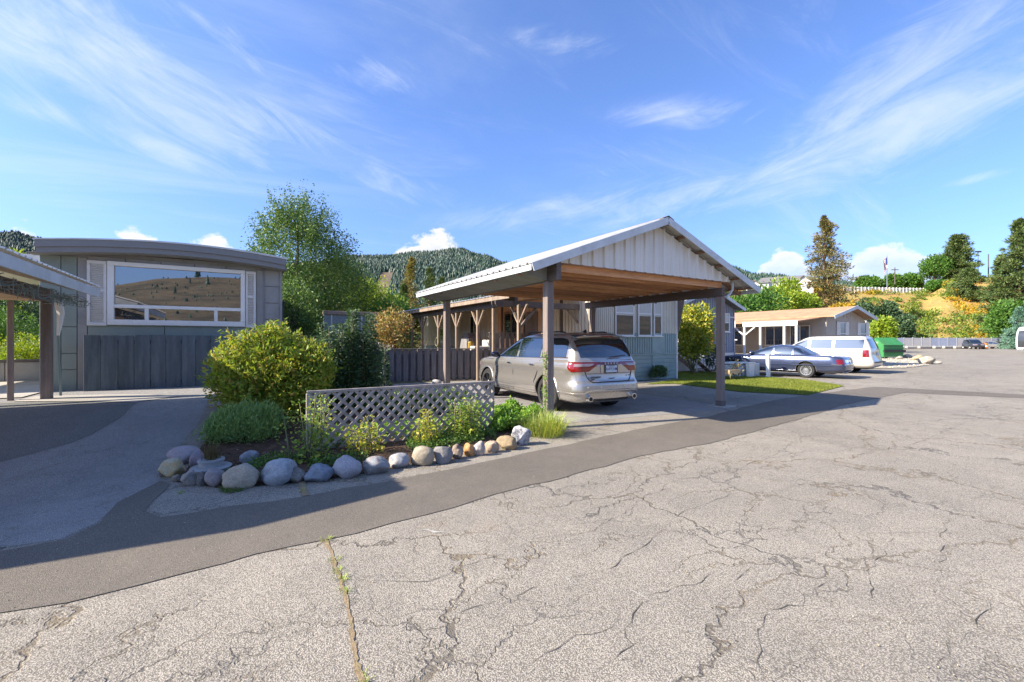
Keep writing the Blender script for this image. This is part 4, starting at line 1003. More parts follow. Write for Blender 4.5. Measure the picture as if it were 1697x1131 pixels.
ribbed_wall(H2, 'siding_panel', M['teal_metal'], (cx0, cy0-.004), (sash[4]-.1, cy0-.004), 1.10, 1.915, .13, outn=(0, -1, 0))
ribbed_wall(H2, 'siding_panel', M['teal_metal'], (sash[5]+.12, cy0-.004), (cx1, cy0-.004), 1.10, 1.915, .13, outn=(0, -1, 0))
MB().box(sash[4]-.1, sash[5]+.12, cy0-.02, cy0+.05, 1.10, 1.915, bev=.005).build('pilaster', M['teal_metal'], H2)
MB().box(cx0-.01, cx1+.01, cy0-.035, cy0+.04, 1.03, 1.095, bev=.005).build('belt_trim', M['teal_metal'], H2)
for k, (a, b) in enumerate(((cx0, 12.6), (12.6, sash[4]-.1), (sash[4]-.1, sash[5]+.12), (sash[5]+.12, cx1))):
    z = 0.02; j = 0
    while z < 1.0: MB().box(a+.01, b-.01, cy0-.006 if k != 2 else cy0-.02, cy0+.045, z, min(1.028, z+.165), bev=.006).build('skirt_board', M['teal_metal'], H2); z += .17
for a, b, in ((sash[0], sash[1]), (sash[2], sash[3]), (sash[4], sash[5])):
    window(H2, (a, cy0, 1.80), (1, 0, 0), b-a, 1.72, (0, -1, 0), M['white_trim'], bars=(('h', .52),), frame=.045, blind=True)
MB().box(cx1-.02, cx1+.05, cy0-.04, cy0+.03, .0, 3.6, bev=.005).build('corner_trim', M['white_trim'], H2)
MB().box(cx0-.05, cx0+.02, cy0-.04, cy0+.03, .0, 3.6, bev=.005).build('corner_trim', M['white_trim'], H2)
for xw, s_ in ((cx1+.03, 1), (cx0-.03, 1)):      # flared eave brackets at the corners
    MB().prism([(xw, cy0-.06, 1.95), (xw, cy0-.42, 3.6), (xw, cy0-.02, 3.6)], (.05*s_, 0, 0)).build('eave_bracket', M['post_brown'], H2)
zr2 = 4.25; xm2 = (cx0+cx1)/2
MB().prism([(cx0-.25, cy0-.45, 3.52), (xm2, cy0-.45, zr2), (cx1+.25, cy0-.45, 3.52), (cx1+.25, cy0-.45, 3.60), (xm2, cy0-.45, zr2+.08), (cx0-.25, cy0-.45, 3.60)], (0, cy1-cy0+.9, 0)).build('roof', M['roof_metal'], H2)
MB().prism([(cx0, cy0, 3.53), (xm2, cy0, zr2-.05), (cx1, cy0, 3.53)], (0, .08, 0)).build('gable', M['cream_metal'], H2)
# side wall to the porch: tan stretch with the warm light put into its colour, door, windows
ribbed_wall(H2, 'siding_panel', M['cream_metal'], (cx0, cy0), (cx0, 15.2), 1.0, 3.4, .2, panel=1.35, outn=(-1, 0, 0))
ribbed_wall(H2, 'siding_panel', M['warm_lit_tan'], (cx0, 15.2), (cx0, 19.4), .75, 3.4, .2, panel=1.4, outn=(-1, 0, 0))
ribbed_wall(H2, 'siding_panel', M['cream_metal'], (cx0, 19.4), (cx0, cy1), 1.3, 3.4, .2, panel=1.5, outn=(-1, 0, 0))
ribbed_wall(H2, 'siding_panel', M['teal_metal'], (cx0-.004, 19.4), (cx0-.004, cy1), .1, 1.29, .2, panel=1.5, outn=(-1, 0, 0))
for y, w, z, h, nm in ((14.2, .10, .9, 2.5, 0), (16.9, .10, .9, 2.5, 0), (18.9, .10, .9, 2.5, 0)):
    MB().box(cx0-.06, cx0+.02, y, y+w, z, z+h).build('door_jamb', M['beam_dark'], H2)
D = MB().box(cx0-.05, cx0-.002, 15.9, 16.8, .85, 2.9, bev=.01).build('door', M['post_brown'], H2); MB().tube([(cx0-.1, 15.98, 1.8), (cx0-.05, 15.98, 1.8)], .03, 8).build('handle', M['steel'], D)
window(H2, (cx0, 18.75, 1.75), (0, -1, 0), 1.35, 1.25, (-1, 0, 0), M['porch_post'], bars=(('v', .5),), frame=.09, proud=.04)
window(H2, (cx0, 22.5, 2.0), (0, -1, 0), 1.0, 1.0, (-1, 0, 0), M['white_trim'], bars=(('v', .5),), proud=.03)
window(H2, (cx0, 27.2, 1.5), (0, -1, 0), 1.6, 1.8, (-1, 0, 0), M['white_trim'], bars=(('h', .5),), proud=.03, blind=True)
# porch: a thing attached, part of the home's front
PO = thing('porch', 'long open porch on braced timber posts along the cream home, facing the board fence', 'porch', (8.3, 14, 0))
roof_e = at_X(822, 489, 8.0)
MB().add([(7.95, 13.1, 3.20), (11.2, 13.1, 3.50), (11.2, 29, 3.50), (7.95, 29, 3.20), (7.95, 13.1, 3.17), (11.2, 13.1, 3.47), (11.2, 29, 3.47), (7.95, 29, 3.17)], [(0, 1, 2, 3), (4, 7, 6, 5), (0, 4, 5, 1), (3, 2, 6, 7), (0, 3, 7, 4), (1, 5, 6, 2)]).build('ceiling', M['warm_lit_tan'], PO)
roof_sheets(PO, 7.9, 11.3, 3.225, 3.55, 13.0, 29.1, 8, M['roof_metal'], pitch=.25, rib=.03)
MB().box(7.93, 7.98, 13.0, 29.1, 3.06, 3.215, bev=.005).build('fascia', M['porch_post'], PO)
MB().box(8.25, 8.37, 13.1, 28.9, 2.86, 3.16, bev=.01).build('porch_beam', M['beam_dark'], PO)
# pergola-like front beam pair with rounded noses
for yy in (13.15, 13.40):
    MB().prism([(7.55, yy, 2.80), (7.50, yy, 2.86), (7.49, yy, 2.97), (7.58, yy, 3.0), (12.0, yy, 3.0), (12.0, yy, 2.80)], (0, .05, 0)).build('front_beam', M['beam_dark'], PO)
MB().box(8.0, 11.15, 16.5, 29, .55, .72, bev=.01).build('deck', M['porch_post'], PO)
pys = [at_X(px, 560, 8.31).y for px in (860, 818, 792, 757, 727, 700, 683)]
for i, y in enumerate(pys):
    w = .055
    po_ = MB().box(8.31-w, 8.31+w, y-w, y+w, .0, 2.857, bev=.008).build('post', M['porch_post'], PO)
    if i != 1:
        for sg in (-1, 1): MB().beam((8.31, y+sg*.04, 2.22), (8.31, y+sg*.52, 2.83), .05, .075, up=(1, 0, 0)).build('brace', M['porch_post'], PO)
for x in (at_Y(965, 560, 13.3).x, at_Y(900, 560, 13.3).x):
    MB().box(x-.06, x+.06, 13.22, 13.34, 0, 2.80, bev=.008).build('post', M['porch_post'] if x < 9.9 else M['post_brown'], PO)
for (x, sgs) in ((at_Y(860, 560, 13.3).x, (1,)), (at_Y(965, 560, 13.3).x, (-1,)), ):
    for sg in sgs: MB().beam((x+sg*.04, 13.28, 2.1), (x+sg*.72, 13.28, 2.78), .07, .10, up=(0, 1, 0)).build('brace', M['post_brown'], PO)
# porch front rail: boards seen above the suv bonnet
fence_boards('porch_railing', 'brown porch railing of close boards ending at a porch post, above the suv bonnet', (at_Y(812, 560, 16.5).x, 16.55), (11.1, 16.45), .74, 1.93, .24, .74, M['fence_dark'], rail=True)
# things on the porch
t = thing('patio_chair', 'dark patio armchair on the porch with pale cushions', 'chair', (9.6, 18.2, .72))
MB().box(9.3, 9.9, 17.9, 18.5, 1.05, 1.17, bev=.03).build('cushion', M['shutter'], t); MB().box(9.82, 9.92, 17.9, 18.5, 1.17, 1.65, bev=.03).build('backrest', M['shutter'], t)
for (x, y) in ((9.32, 17.92), (9.88, 17.92), (9.32, 18.48), (9.88, 18.48)): MB().box(x-.02, x+.02, y-.02, y+.02, .72, 1.05).build('leg', M['black_plastic'], t)
for y in (17.88, 18.5): MB().box(9.3, 9.9, y-.02, y+.02, 1.30, 1.34).build('armrest', M['black_plastic'], t)
t = thing('grill', 'covered grey barbecue grill standing against the porch wall', 'grill', (10.2, 20.4, .72))
MB().prism([(9.8, 19.9, 1.2), (9.8, 20.9, 1.2), (9.85, 20.8, 1.75), (9.9, 20.6, 2.0), (9.9, 20.2, 2.0), (9.85, 20.0, 1.75)], (.7, 0, 0)).build('cover', mat('grey_grill_cover', (.20, .19, .19), .8, var=.15), t)
for y in (19.95, 20.85): MB().box(9.85, 9.9, y-.02, y+.02, .72, 1.2).build('leg', M['black_plastic'], t)
MB().box(9.82, 10.48, 19.92, 20.88, 1.12, 1.2).build('shelf', M['steel'], t)
t = thing('patio_table', 'small wooden patio table with a yellow lantern behind the fence', 'table', (8.9, 17.9, .72))
MB().lathe([(0, 1.28), (.42, 1.28), (.43, 1.25), (.0, 1.24)], (8.9, 17.9, 0), 'z', 18).build('tabletop', M['plywood'], t)
for a in (0, 1.57, 3.14, 4.71): MB().tube([(8.9+.12*math.cos(a), 17.9+.12*math.sin(a), 1.24), (8.9+.34*math.cos(a), 17.9+.34*math.sin(a), .72)], .02, 6).build('leg', M['post_brown'], t)
t = thing('lantern', 'yellow lantern standing on the small patio table', 'lantern', (8.9, 17.9, 1.28))
MB().lathe([(0, 1.281), (.13, 1.281), (.15, 1.34), (.15, 1.52), (.12, 1.58), (0, 1.60)], (8.9, 17.9, 0), 'z', 14).build('glass', mat('amber_lantern', (.35, .24, .05), .3), t); MB().tube([(8.77, 17.9, 1.56), (8.8, 17.9, 1.70), (9.0, 17.9, 1.70), (9.03, 17.9, 1.56)], .01, 6).build('handle', M['steel'], t)
tag(MB().box(8.6, 9.4, 16.9, 17.3, .72, 1.38, bev=.02).build('storage_box', M['shutter']), 'white storage box on the porch behind the railing', 'box')
t = thing('wreath', 'round wicker hoop hung on the porch post beside the far plants', 'wreath', (8.2, pys[4], 1.55))
MB().tube([(8.22, pys[4]+.2*math.cos(a*.5236), 1.55+.2*math.sin(a*.5236)) for a in range(13)], .03, 6, cap=False).build('hoop', M['stem'], t)

# ---------------------------------------------------------------- blue-grey home
bx0, bx1, by0 = 19.3, at_Y(1224, 560, 14.9).x, 15.2
H3 = thing('mobile_home', 'blue grey ribbed home with white window and white skirting behind the slate blue sedan', 'house', (bx0, by0, 0))
MB().box(bx0+.05, bx1-.05, by0+.05, 29, .02, 3.4).build('core_wall', M['blue_siding'], H3)
xm3 = (bx0+bx1)/2; gz3 = lambda u: 3.45+.95*(1-abs(2*u-1))
ribbed_wall(H3, 'siding_panel', M['blue_siding'], (bx0, by0), (bx1, by0), .98, 3.4, .2, panel=.9, outn=(0, -1, 0), ztop=gz3)
MB().box(bx0, bx1, by0-.03, by0+.02, .02, .93, bev=.005).build('skirting', M['white_trim'], H3)
MB().box(bx0, bx1, by0-.04, by0+.02, .935, .975).build('belt_trim', M['blue_siding'], H3)
MB().box(bx1-.03, bx1+.04, by0-.04, by0+.04, .02, 3.45).build('corner_trim', M['blue_siding'], H3)
MB().box(bx0, bx1, by0-.05, by0-.014, 2.92, 3.0).build('belt_trim', M['fascia_white'], H3)
wz = at_Y(1200, 551, by0).z
window(H3, (at_Y(1196, 551, by0).x, by0, wz), (1, 0, 0), at_Y(1208, 551, by0).x-at_Y(1196, 551, by0).x, at_Y(1200, 520, by0).z-wz, (0, -1, 0), M['white_trim'], bars=(('h', .5),), frame=.06, blind=True, proud=.03)
for e, s_ in ((bx0-.35, 1), (bx1+.35, -1)):
    MB().add([(e, by0-.5, 3.36), (xm3, by0-.5, 4.42), (xm3, 29.4, 4.42), (e, 29.4, 3.36), (e, by0-.5, 3.42), (xm3, by0-.5, 4.48), (xm3, 29.4, 4.48), (e, 29.4, 3.42)], [(0, 1, 2, 3), (4, 7, 6, 5), (0, 4, 5, 1), (3, 2, 6, 7), (0, 3, 7, 4), (1, 5, 6, 2)]).build('roof', M['roof_grey'], H3)
    MB().beam((e, by0-.52, 3.37), (xm3, by0-.52, 4.43), .03, .17).build('rake_board', M['fascia_white'], H3)
# porch steps by the blue-grey home
ST = thing('porch_steps', 'white railed wooden steps on the lawn leading up to the blue grey home', 'steps', (18.6, 14.3, 0))
sx_ = at_Y(1176, 600, 14.0).x
for k in range(4): MB().box(sx_-1.1, sx_-.1, 14.0+k*.27, 14.0+k*.27+.29, .17+k*.2, .21+k*.2, bev=.008).build('tread', M['porch_post'], ST)
for xx in (sx_-1.12, sx_-.08):
    MB().prism([(xx, 13.85, 0), (xx, 14.1, 0), (xx, 15.1, .72), (xx, 15.1, .98), (xx, 13.95, .12)], (.04, 0, 0)).build('stringer', M['porch_post'], ST)
    MB().beam((xx+.02, 13.9, 1.0), (xx+.02, 15.1, 1.78), .05, .09, up=(1, 0, 0)).build('handrail', M['white_trim'], ST)
    for k in range(7):
        y = 13.95+k*.18; MB().box(xx, xx+.04, y-.02, y+.02, .10+.65*(y-13.95), 1.0+.65*(y-13.9), bev=0).build('baluster', M['white_trim'], ST)
tag(MB().lathe([(0, 1.2), (.09, 1.2), (.09, 1.98), (.11, 1.99), (.11, 2.12), (.09, 2.2), (0, 2.22)], (at_Y(1180, 560, 14.4).x, 14.4, 0), 'z', 14).build('garden_lantern', [mat('terracotta', (.42, .14, .06), .7)]), 'tall terracotta cylinder with white top beside the dark carport post', 'lantern')

# ---------------------------------------------------------------- beige double-wide
ex0, ex1, ey0, ey1 = at_Y(1385, 540, 12.6).x, at_Y(1447, 540, 12.6).x, 13.1, 33.0
H4 = thing('mobile_home', 'beige home with sunlit tan roof and white shutters behind the white suv', 'house', (ex0, ey0, 0))
xm4 = (ex0+ex1)/2; gz4 = lambda u: 3.10+.62*(1-abs(2*u-1))
MB().box(ex0+.05, ex1-.05, ey0+.05, ey1, .02, 3.15).build('core_wall', M['beige_siding'], H4)
ribbed_wall(H4, 'siding_panel', M['beige_siding'], (ex0, ey0), (ex1, ey0), .02, 3.1, .3, depth=.008, panel=1.2, outn=(0, -1, 0), ztop=gz4)
for px0, px1 in ((1391, 1401), (1425, 1435)):
    a, b = at_Y(px0, 540, ey0).x, at_Y(px1, 540, ey0).x
    window(H4, (a, ey0, 1.35), (1, 0, 0), b-a, 1.45, (0, -1, 0), M['white_trim'], bars=(('h', .5),), proud=.02)
    for s0 in (a-.42, b+.02): MB().box(s0, s0+.38, ey0-.05, ey0-.005, 1.32, 2.83, bev=.01).build('shutter', M['shutter'], H4)
MB().box(xm4-.35, xm4-.05, ey0-.03, ey0-.0, 3.12, 3.38, bev=.01).build('gable_vent', M['beige_siding'], H4); MB().box(xm4+.05, xm4+.35, ey0-.03, ey0, 3.12, 3.38, bev=.01).build('gable_vent', M['beige_siding'], H4)
for e in (ex0-.4, ex1+.4):
    MB().add([(e, ey0-.6, 3.06), (xm4, ey0-.6, 3.76), (xm4, ey1, 3.76), (e, ey1, 3.02), (e, ey0-.6, 3.12), (xm4, ey0-.6, 3.82), (xm4, ey1, 3.82), (e, ey1, 3.08)], [(0, 1, 2, 3), (4, 7, 6, 5), (0, 4, 5, 1), (3, 2, 6, 7), (0, 3, 7, 4), (1, 5, 6, 2)]).build('roof', M['roof_orange'], H4)
    MB().beam((e, ey0-.62, 3.04), (xm4, ey0-.62, 3.75), .03, .20).build('rake_board', M['fascia_white'], H4)
# its porch on the left side
px_ = ex0-3.0
MB().add([(px_, ey0+.2, 2.78), (ex0-.35, ey0+.2, 3.05), (ex0-.35, ey1-1, 3.05), (px_, ey1-1, 2.78), (px_, ey0+.2, 2.72), (ex0-.35, ey0+.2, 2.99), (ex0-.35, ey1-1, 2.99), (px_, ey1-1, 2.72)], [(0, 1, 2, 3), (4, 7, 6, 5), (0, 4, 5, 1), (3, 2, 6, 7), (0, 3, 7, 4), (1, 5, 6, 2)]).build('porch_roof', M['roof_orange'], H4)
MB().box(px_-.05, px_, ey0+.2, 16.6, 2.50, 2.80, bev=.01).build('porch_fascia', M['white_trim'], H4)
MB().box(px_-.35, px_-.3, 16.9, 30, 2.46, 2.90, bev=.01).build('porch_fascia', M['white_trim'], H4)
MB().box(px_, ex0, ey0+.2, ey1-1, .60, .75).build('porch_deck', M['beige_siding'], H4)
ys_ = [ey0+.3, 15.5, at_X(1299, 560, px_).y, 21, at_X(1233, 560, px_).y]
for y in ys_:
    po_ = MB().box(px_, px_+.12, y-.06, y+.06, 0, 2.5, bev=.008).build('porch_post', M['white_trim'], H4)
    for sg in (-1, 1):
        if y > 16: MB().beam((px_+.06, y, 1.95), (px_+.06, y+sg*.7, 2.5), .07, .10, up=(1, 0, 0)).build('brace', M['white_trim'], po_)
y = 17.2
while y < 27:
    MB().box(px_+.03, px_+.07, y-.025, y+.025, .78, 1.65).build('baluster', M['white_trim'], H4); y += .26
MB().box(px_+.01, px_+.09, 17, 27, 1.652, 1.71).build('handrail', M['white_trim'], H4)
for a in (14.0, 15.6, 18.4): window(H4, (ex0, a+1.2, 1.3), (0, -1, 0), 1.2, 1.3, (-1, 0, 0), M['white_trim'], bars=(('v', .5),), proud=.03)
# white shed roof beyond it
SH = thing('shed', 'small white shed with sloping eave beside the beige home and hillside', 'shed', at_Y(1465, 560, 30))
a = at_Y(1446, 566, 30); b = at_Y(1470, 566, 30)
MB().box(a.x-3, b.x-.9, 30, 34, 0, 3.0).build('wall', M['white_trim'], SH)
MB().beam((a.x-3, 29.8, 4.6), (b.x+1.0, 29.8, 2.9), .06, .28).build('rake_board', M['white_trim'], SH)
MB().prism([(a.x-3, 29.7, 4.7), (b.x+1.1, 29.7, 3.0), (b.x+1.1, 29.7, 3.1), (a.x-3, 29.7, 4.8)], (0, 5, 0)).build('roof', M['roof_grey'], SH)
# grey framed garden shed / glasshouse end behind the tall plants
GH = thing('potting_shed', 'grey glazed potting shed end with flat beam behind the tall dark plants', 'shed', at_Y(580, 600, 21))
yg = 21.0; x0g, x1g = at_Y(537, 540, yg).x, at_Y(622, 540, yg).x; zt_ = at_Y(580, 523, yg).z; zb_ = .1
MB().box(x0g-.05, x1g+.15, yg-.12, yg+.12, zt_, zt_+.16, bev=.01).build('top_beam', M['porch_post'], GH)
fr = [x0g, x0g+.30, x0g+1.15, x0g+1.6, x0g+2.3, x1g]
for x in fr: MB().box(x-.035, x+.035, yg-.04, yg+.04, zb_, zt_-.002, bev=.005).build('upright', M['fascia_white'], GH)
for z in (zt_-.80, 1.3): MB().box(x0g, x1g, yg-.03, yg+.03, z, z+.06).build('cross_rail', M['fascia_white'], GH)
gl = mat('dusty_glazing', (.17, .22, .23), .3, var=.1, spec=.7)
for a, b in zip(fr, fr[1:]): MB().box(a+.036, b-.036, yg-.008, yg+.008, zt_-.74, zt_-.01).build('pane', gl, GH); MB().box(a+.036, b-.036, yg-.008, yg+.008, 1.37, zt_-.81).build('pane', gl, GH)
MB().box(x0g, x1g, yg-.02, yg+.02, .1, 1.29).build('lower_wall', M['fascia_white'], GH)
# distant hilltop houses
def far_house(lbl, pxl, pxr, ytop, ybase, d, wallm, roofm, ridge_across=True):
    c = at_d((pxl+pxr)/2, ybase, d); w = (pxr-pxl)/FPX*d; zb = c.z; zt = CAMZ+(HY-ytop)/FPX*d; h = zt-zb
    t = thing('hilltop_house', lbl, 'house', c, -YAW*0+math.atan2(-pxdir((pxl+pxr)/2).x, pxdir((pxl+pxr)/2).y), local=True)
    hw = w/2; zw = h*.55
    MB().box(-hw, hw, 0, 7, -4, zw).build('wall', wallm, t)
    if ridge_across:
        MB().prism([(-hw*1.06, -.5, zw-.1), (-hw*.9, 3.5, h), (hw*.9, 3.5, h), (hw*1.06, -.5, zw-.1)], (0, .3, .05)).build('roof', roofm, t)
        MB().prism([(-hw*1.06, 7.5, zw-.1), (-hw*.9, 3.5, h), (hw*.9, 3.5, h), (hw*1.06, 7.5, zw-.1)], (0, .3, .05)).build('roof', roofm, t)
    else:
        MB().prism([(-hw*1.1, -.6, zw-.25), (0, -.6, h), (hw*1.1, -.6, zw-.25), (hw*1.1, -.6, zw), (0, -.6, h+.25), (-hw*1.1, -.6, zw)], (0, 8, 0)).build('roof', roofm, t)
        MB().prism([(-hw, 0, zw), (0, 0, h-.05), (hw, 0, zw)], (0, 7, 0)).build('gable', wallm, t)
    for k in range(2): MB().box(-hw*.5+k*hw-.5, -hw*.5+k*hw+.5, -.06, 0, zw*.35, zw*.8).build('window', M['glass'], t)
    return t
far_house('white hilltop house with broad grey roof left of the tall pine', 1262, 1332, 457, 480, 140, M['white_trim'], M['roof_grey'])
far_house('small white gabled house at the edge of the hill right above the carport eave', 1236, 1262, 466, 486, 136, M['white_trim'], M['roof_grey'], False)
far_house('white gabled hilltop house partly behind the tall pine', 1318, 1345, 458, 484, 134, M['white_trim'], M['roof_grey'], False)
# ================================================================ VEHICLES
def crom(T, z):
    """smooth interpolation of rows (z, a, b, ...)"""
    if z <= T[0][0]: return T[0][1:]
    if z >= T[-1][0]: return T[-1][1:]
    for i in range(len(T)-1):
        if z <= T[i+1][0]:
            p0, p1, p2, p3 = T[max(0, i-1)], T[i], T[i+1], T[min(len(T)-1, i+2)]; h = p2[0]-p1[0]; t = (z-p1[0])/h; out = []
            for k in range(1, len(p1)):
                def sl(a, b): return (b[k]-a[k])/(b[0]-a[0]) if b[0] != a[0] else 0
                s1, s2 = sl(p1, p2), sl(p1, p2); m1 = (sl(p0, p1)+s1)/2 if i > 0 else s1; m2 = (s2+sl(p2, p3))/2 if i+2 < len(T) else s2
                if i > 0 and sl(p0, p1)*s1 <= 0: m1 = 0
                if i+2 < len(T) and s2*sl(p2, p3) <= 0: m2 = 0
                m1 = max(-3*abs(s1), min(3*abs(s1), m1)); m2 = max(-3*abs(s1), min(3*abs(s1), m2))
                out.append((2*t**3-3*t*t+1)*p1[k]+(t**3-2*t*t+t)*h*m1+(-2*t**3+3*t*t)*p2[k]+(t**3-t*t)*h*m2)
            return out
class Shell:
    """a solid made of stacked rounded plan outlines. rows: (z, x_rear, x_front, half width, rear corner length, front corner length)"""
    def __init__(s, rows, bow=.035, eb=.10, ry=.30, n=(7, 8, 18, 8, 7)): s.T = rows; s.bow = bow; s.eb = eb; s.ry = ry; s.n = n
    def par(s, z): xr, xf, w, rr, rf = crom(s.T, z); return xr, xf, w, rr, rf
    def side_w(s, x, xr, xf, w): xm = (xr+xf)/2; hl = (xf-xr)/2+1e-6; return w*(1-s.bow*abs((x-xm)/hl)**2.2)
    def P(s, u, z, side=1, eps=0.0):
        """u 0..1 rear face, 1..2 rear corner, 2..3 side, 3..4 front corner, 4..5 front face"""
        xr, xf, w, rr, rf = s.par(z)
        def corner(xe, rx, sg, th):
            xc = xe+sg*rx; wc = s.side_w(xc, xr, xf, w); ry = min(s.ry, wc*.6); x0 = xe+sg*s.eb*((wc-ry)/wc)**2
            return xc-sg*abs(xc-x0)*math.cos(th)*1.0, wc-ry+ry*math.sin(th), wc, ry
        if u <= 1:
            xc, _, wc, ry = corner(xr, rr, 1, 0); y = u*(wc-ry); x = xr+s.eb*(y/wc)**2
        elif u <= 2: x, y, _, _ = corner(xr, rr, 1, (u-1)*math.pi/2)
        elif u <= 3: x = xr+rr+(u-2)*(xf-rf-xr-rr); y = s.side_w(x, xr, xf, w)
        elif u <= 4: x, y, _, _ = corner(xf, rf, -1, (4-u)*math.pi/2)
        else:
            xc, _, wc, ry = corner(xf, rf, -1, 0); y = (5-u)*(wc-ry); x = xf-s.eb*(y/wc)**2
        if eps:
            d = Vector((x-(xr+xf)/2, y, 0))
            if u <= 1: nrm = Vector((-1, .1*u, 0))
            elif u <= 2: a = (u-1)*math.pi/2; nrm = Vector((-math.cos(a), math.sin(a), 0))
            elif u <= 3: nrm = Vector((0, 1, 0))
            elif u <= 4: a = (4-u)*math.pi/2; nrm = Vector((math.cos(a), math.sin(a), 0))
            else: nrm = Vector((1, 0, 0))
            # tilt with the wall's own slope
            x += nrm.x*eps; y += nrm.y*eps; z += eps*.25
        return Vector((x, side*y, z))
    def u_of_x(s, x, z): xr, xf, w, rr, rf = s.par(z); return 2+(x-xr-rr)/(xf-rf-xr-rr)
    def side_pt(s, x, z, side=1, eps=0.0):
        u = s.u_of_x(x, z)
        if u < 2:
            lo, hi = 1.0, 2.0
            for _ in range(24):
                m_ = (lo+hi)/2
                if s.P(m_, z).x < x: lo = m_
                else: hi = m_
            u = lo
        elif u > 3:
            lo, hi = 3.0, 4.0
            for _ in range(24):
                m_ = (lo+hi)/2
                if s.P(m_, z).x < x: lo = m_
                else: hi = m_
            u = lo
        return s.P(u, z, side, eps)
    def u_of_y(s, y, z):
        xr, xf, w, rr, rf = s.par(z); wc = s.side_w(xr+rr, xr, xf, w); ry = min(s.ry, wc*.6)
        return y/(wc-ry) if y <= wc-ry else 1+math.asin(min(1, (y-wc+ry)/ry))*2/math.pi
    def mesh(s, nz=26, mb=None):
        mb = mb or MB(); us = []; n = s.n
        for k, c in enumerate(n): us += [k+i/c for i in range(c)]
        us.append(5.0); z0, z1 = s.T[0][0], s.T[-1][0]
        zs = sorted(set([z0+(z1-z0)*i/nz for i in range(nz+1)]+[r_[0] for r_ in s.T])); vs = []
        m_ = 0
        for z in zs:
            h = [s.P(u, z) for u in us]; ring = h+[Vector((p.x, -p.y, p.z)) for p in h[-2:0:-1]]; m_ = len(ring); vs += ring
        fs = [(j*m_+i, j*m_+(i+1) % m_, (j+1)*m_+(i+1) % m_, (j+1)*m_+i) for j in range(len(zs)-1) for i in range(m_)]
        # caps as strips across the car
        for j, fl in ((0, 1), (len(zs)-1, 0)):
            hn = len(us)
            for i in range(hn-1):
                a, b = i, i+1; c = (m_-b) % m_; d = (m_-a) % m_
                q = [j*m_+a, j*m_+b, j*m_+c, j*m_+d]; q2 = []
                for t in q:
                    if t not in q2: q2.append(t)
                if len(q2) > 2: fs.append(tuple(q2))
        mb.add(vs, fs); return mb
def boolean_cut(o, cutters, dark):
    me = bpy.data.meshes.new('cut'); bm = bmesh.new()
    for (x, y0, y1, z, r_) in cutters:
        M4 = Matrix.Translation((x, (y0+y1)/2, z)) @ Matrix.Rotation(R(90), 4, 'X')
        bmesh.ops.create_cone(bm, cap_ends=True, segments=40, radius1=r_, radius2=r_, depth=abs(y1-y0), matrix=M4)
    bm.to_mesh(me); bm.free(); me.materials.append(dark); c = bpy.data.objects.new('cutter', me); COL.objects.link(c)
    par = o.parent; o.parent = None
    md = o.modifiers.new('b', 'BOOLEAN'); md.operation = 'DIFFERENCE'; md.object = c; md.solver = 'EXACT'
    try: md.material_mode = 'TRANSFER'
    except Exception: pass
    dg = bpy.context.evaluated_depsgraph_get(); dg.update(); new = bpy.data.meshes.new_from_object(o.evaluated_get(dg)); o.modifiers.clear(); o.data = new
    bpy.data.objects.remove(c); o.parent = par
    new.polygons.foreach_set('use_smooth', [True]*len(new.polygons))
    try: new.set_sharp_from_angle(angle=R(32))
    except Exception: pass
def grid_patch(name, fn, nu, nv, m, parent, th=.006, smooth=True):
    """surface patch fn(i/nu, j/nv, depth) -> point, closed with a small thickness"""
    vs = [fn(i/nu, j/nv, 0) for j in range(nv+1) for i in range(nu+1)]+[fn(i/nu, j/nv, th) for j in range(nv+1) for i in range(nu+1)]
    c = (nu+1)*(nv+1); q = lambda i, j, k=0: k*c+j*(nu+1)+i; fs = []
    for j in range(nv):
        for i in range(nu): fs += [(q(i, j), q(i+1, j), q(i+1, j+1), q(i, j+1)), (q(i, j, 1), q(i, j+1, 1), q(i+1, j+1, 1), q(i+1, j, 1))]
    for i in range(nu): fs += [(q(i, 0), q(i, 0, 1), q(i+1, 0, 1), q(i+1, 0)), (q(i, nv), q(i+1, nv), q(i+1, nv, 1), q(i, nv, 1))]
    for j in range(nv): fs += [(q(0, j), q(0, j+1), q(0, j+1, 1), q(0, j, 1)), (q(nu, j), q(nu, j, 1), q(nu, j+1, 1), q(nu, j+1))]
    return MB().add(vs, fs).build(name, m, parent, smooth=smooth)
def interp(T, x):
    if x <= T[0][0]: return T[0][1]
    for (a, b), (c, d) in zip(T, T[1:]):
        if x <= c: return b+(d-b)*(x-a)/(c-a)
    return T[-1][1]
def side_patch(sh, name, x0, x1, zb, zt, m, parent, sides=(1, -1), eps=.004, th=.004, nu=16, nv=6):
    """panel on the car's side between two curves zb(x), zt(x) given as tables"""
    r_ = []
    for s in sides:
        r_.append(grid_patch(name, lambda u, v, d, s=s: (lambda x: sh.side_pt(x, (1-v)*interp(zb, x)+v*interp(zt, x), s, eps-th+th*1.0+(-th if d == 0 else 0)))(x0+(x1-x0)*u), nu, nv, m, parent))
    return r_
def end_patch(sh, name, y0, y1, zb, zt, m, parent, eps=.004, th=.004, nu=14, nv=6, front=False, mirror=False):
    r_ = []
    for s in ((1, -1) if mirror else (1,)):
        def fn(u, v, d, s=s):
            y = y0+(y1-y0)*u; z = (1-v)*interp(zb, abs(y))+v*interp(zt, abs(y)); uu = sh.u_of_y(abs(y), z)
            if front: uu = 5-uu
            return sh.P(uu, z, s*(1 if y >= 0 else -1), eps-(th if d == 0 else 0))
        r_.append(grid_patch(name, fn, nu, nv, m, parent))
    return r_
def seam(sh, pts, parent, w=.009, sides=(1, -1), name='panel_gap', m=None):
    for s in sides:
        c = [sh.side_pt(x, z, s, .003) for x, z in pts]; MB().tube(c, w, 4).build(name, m or M['seam'], parent)
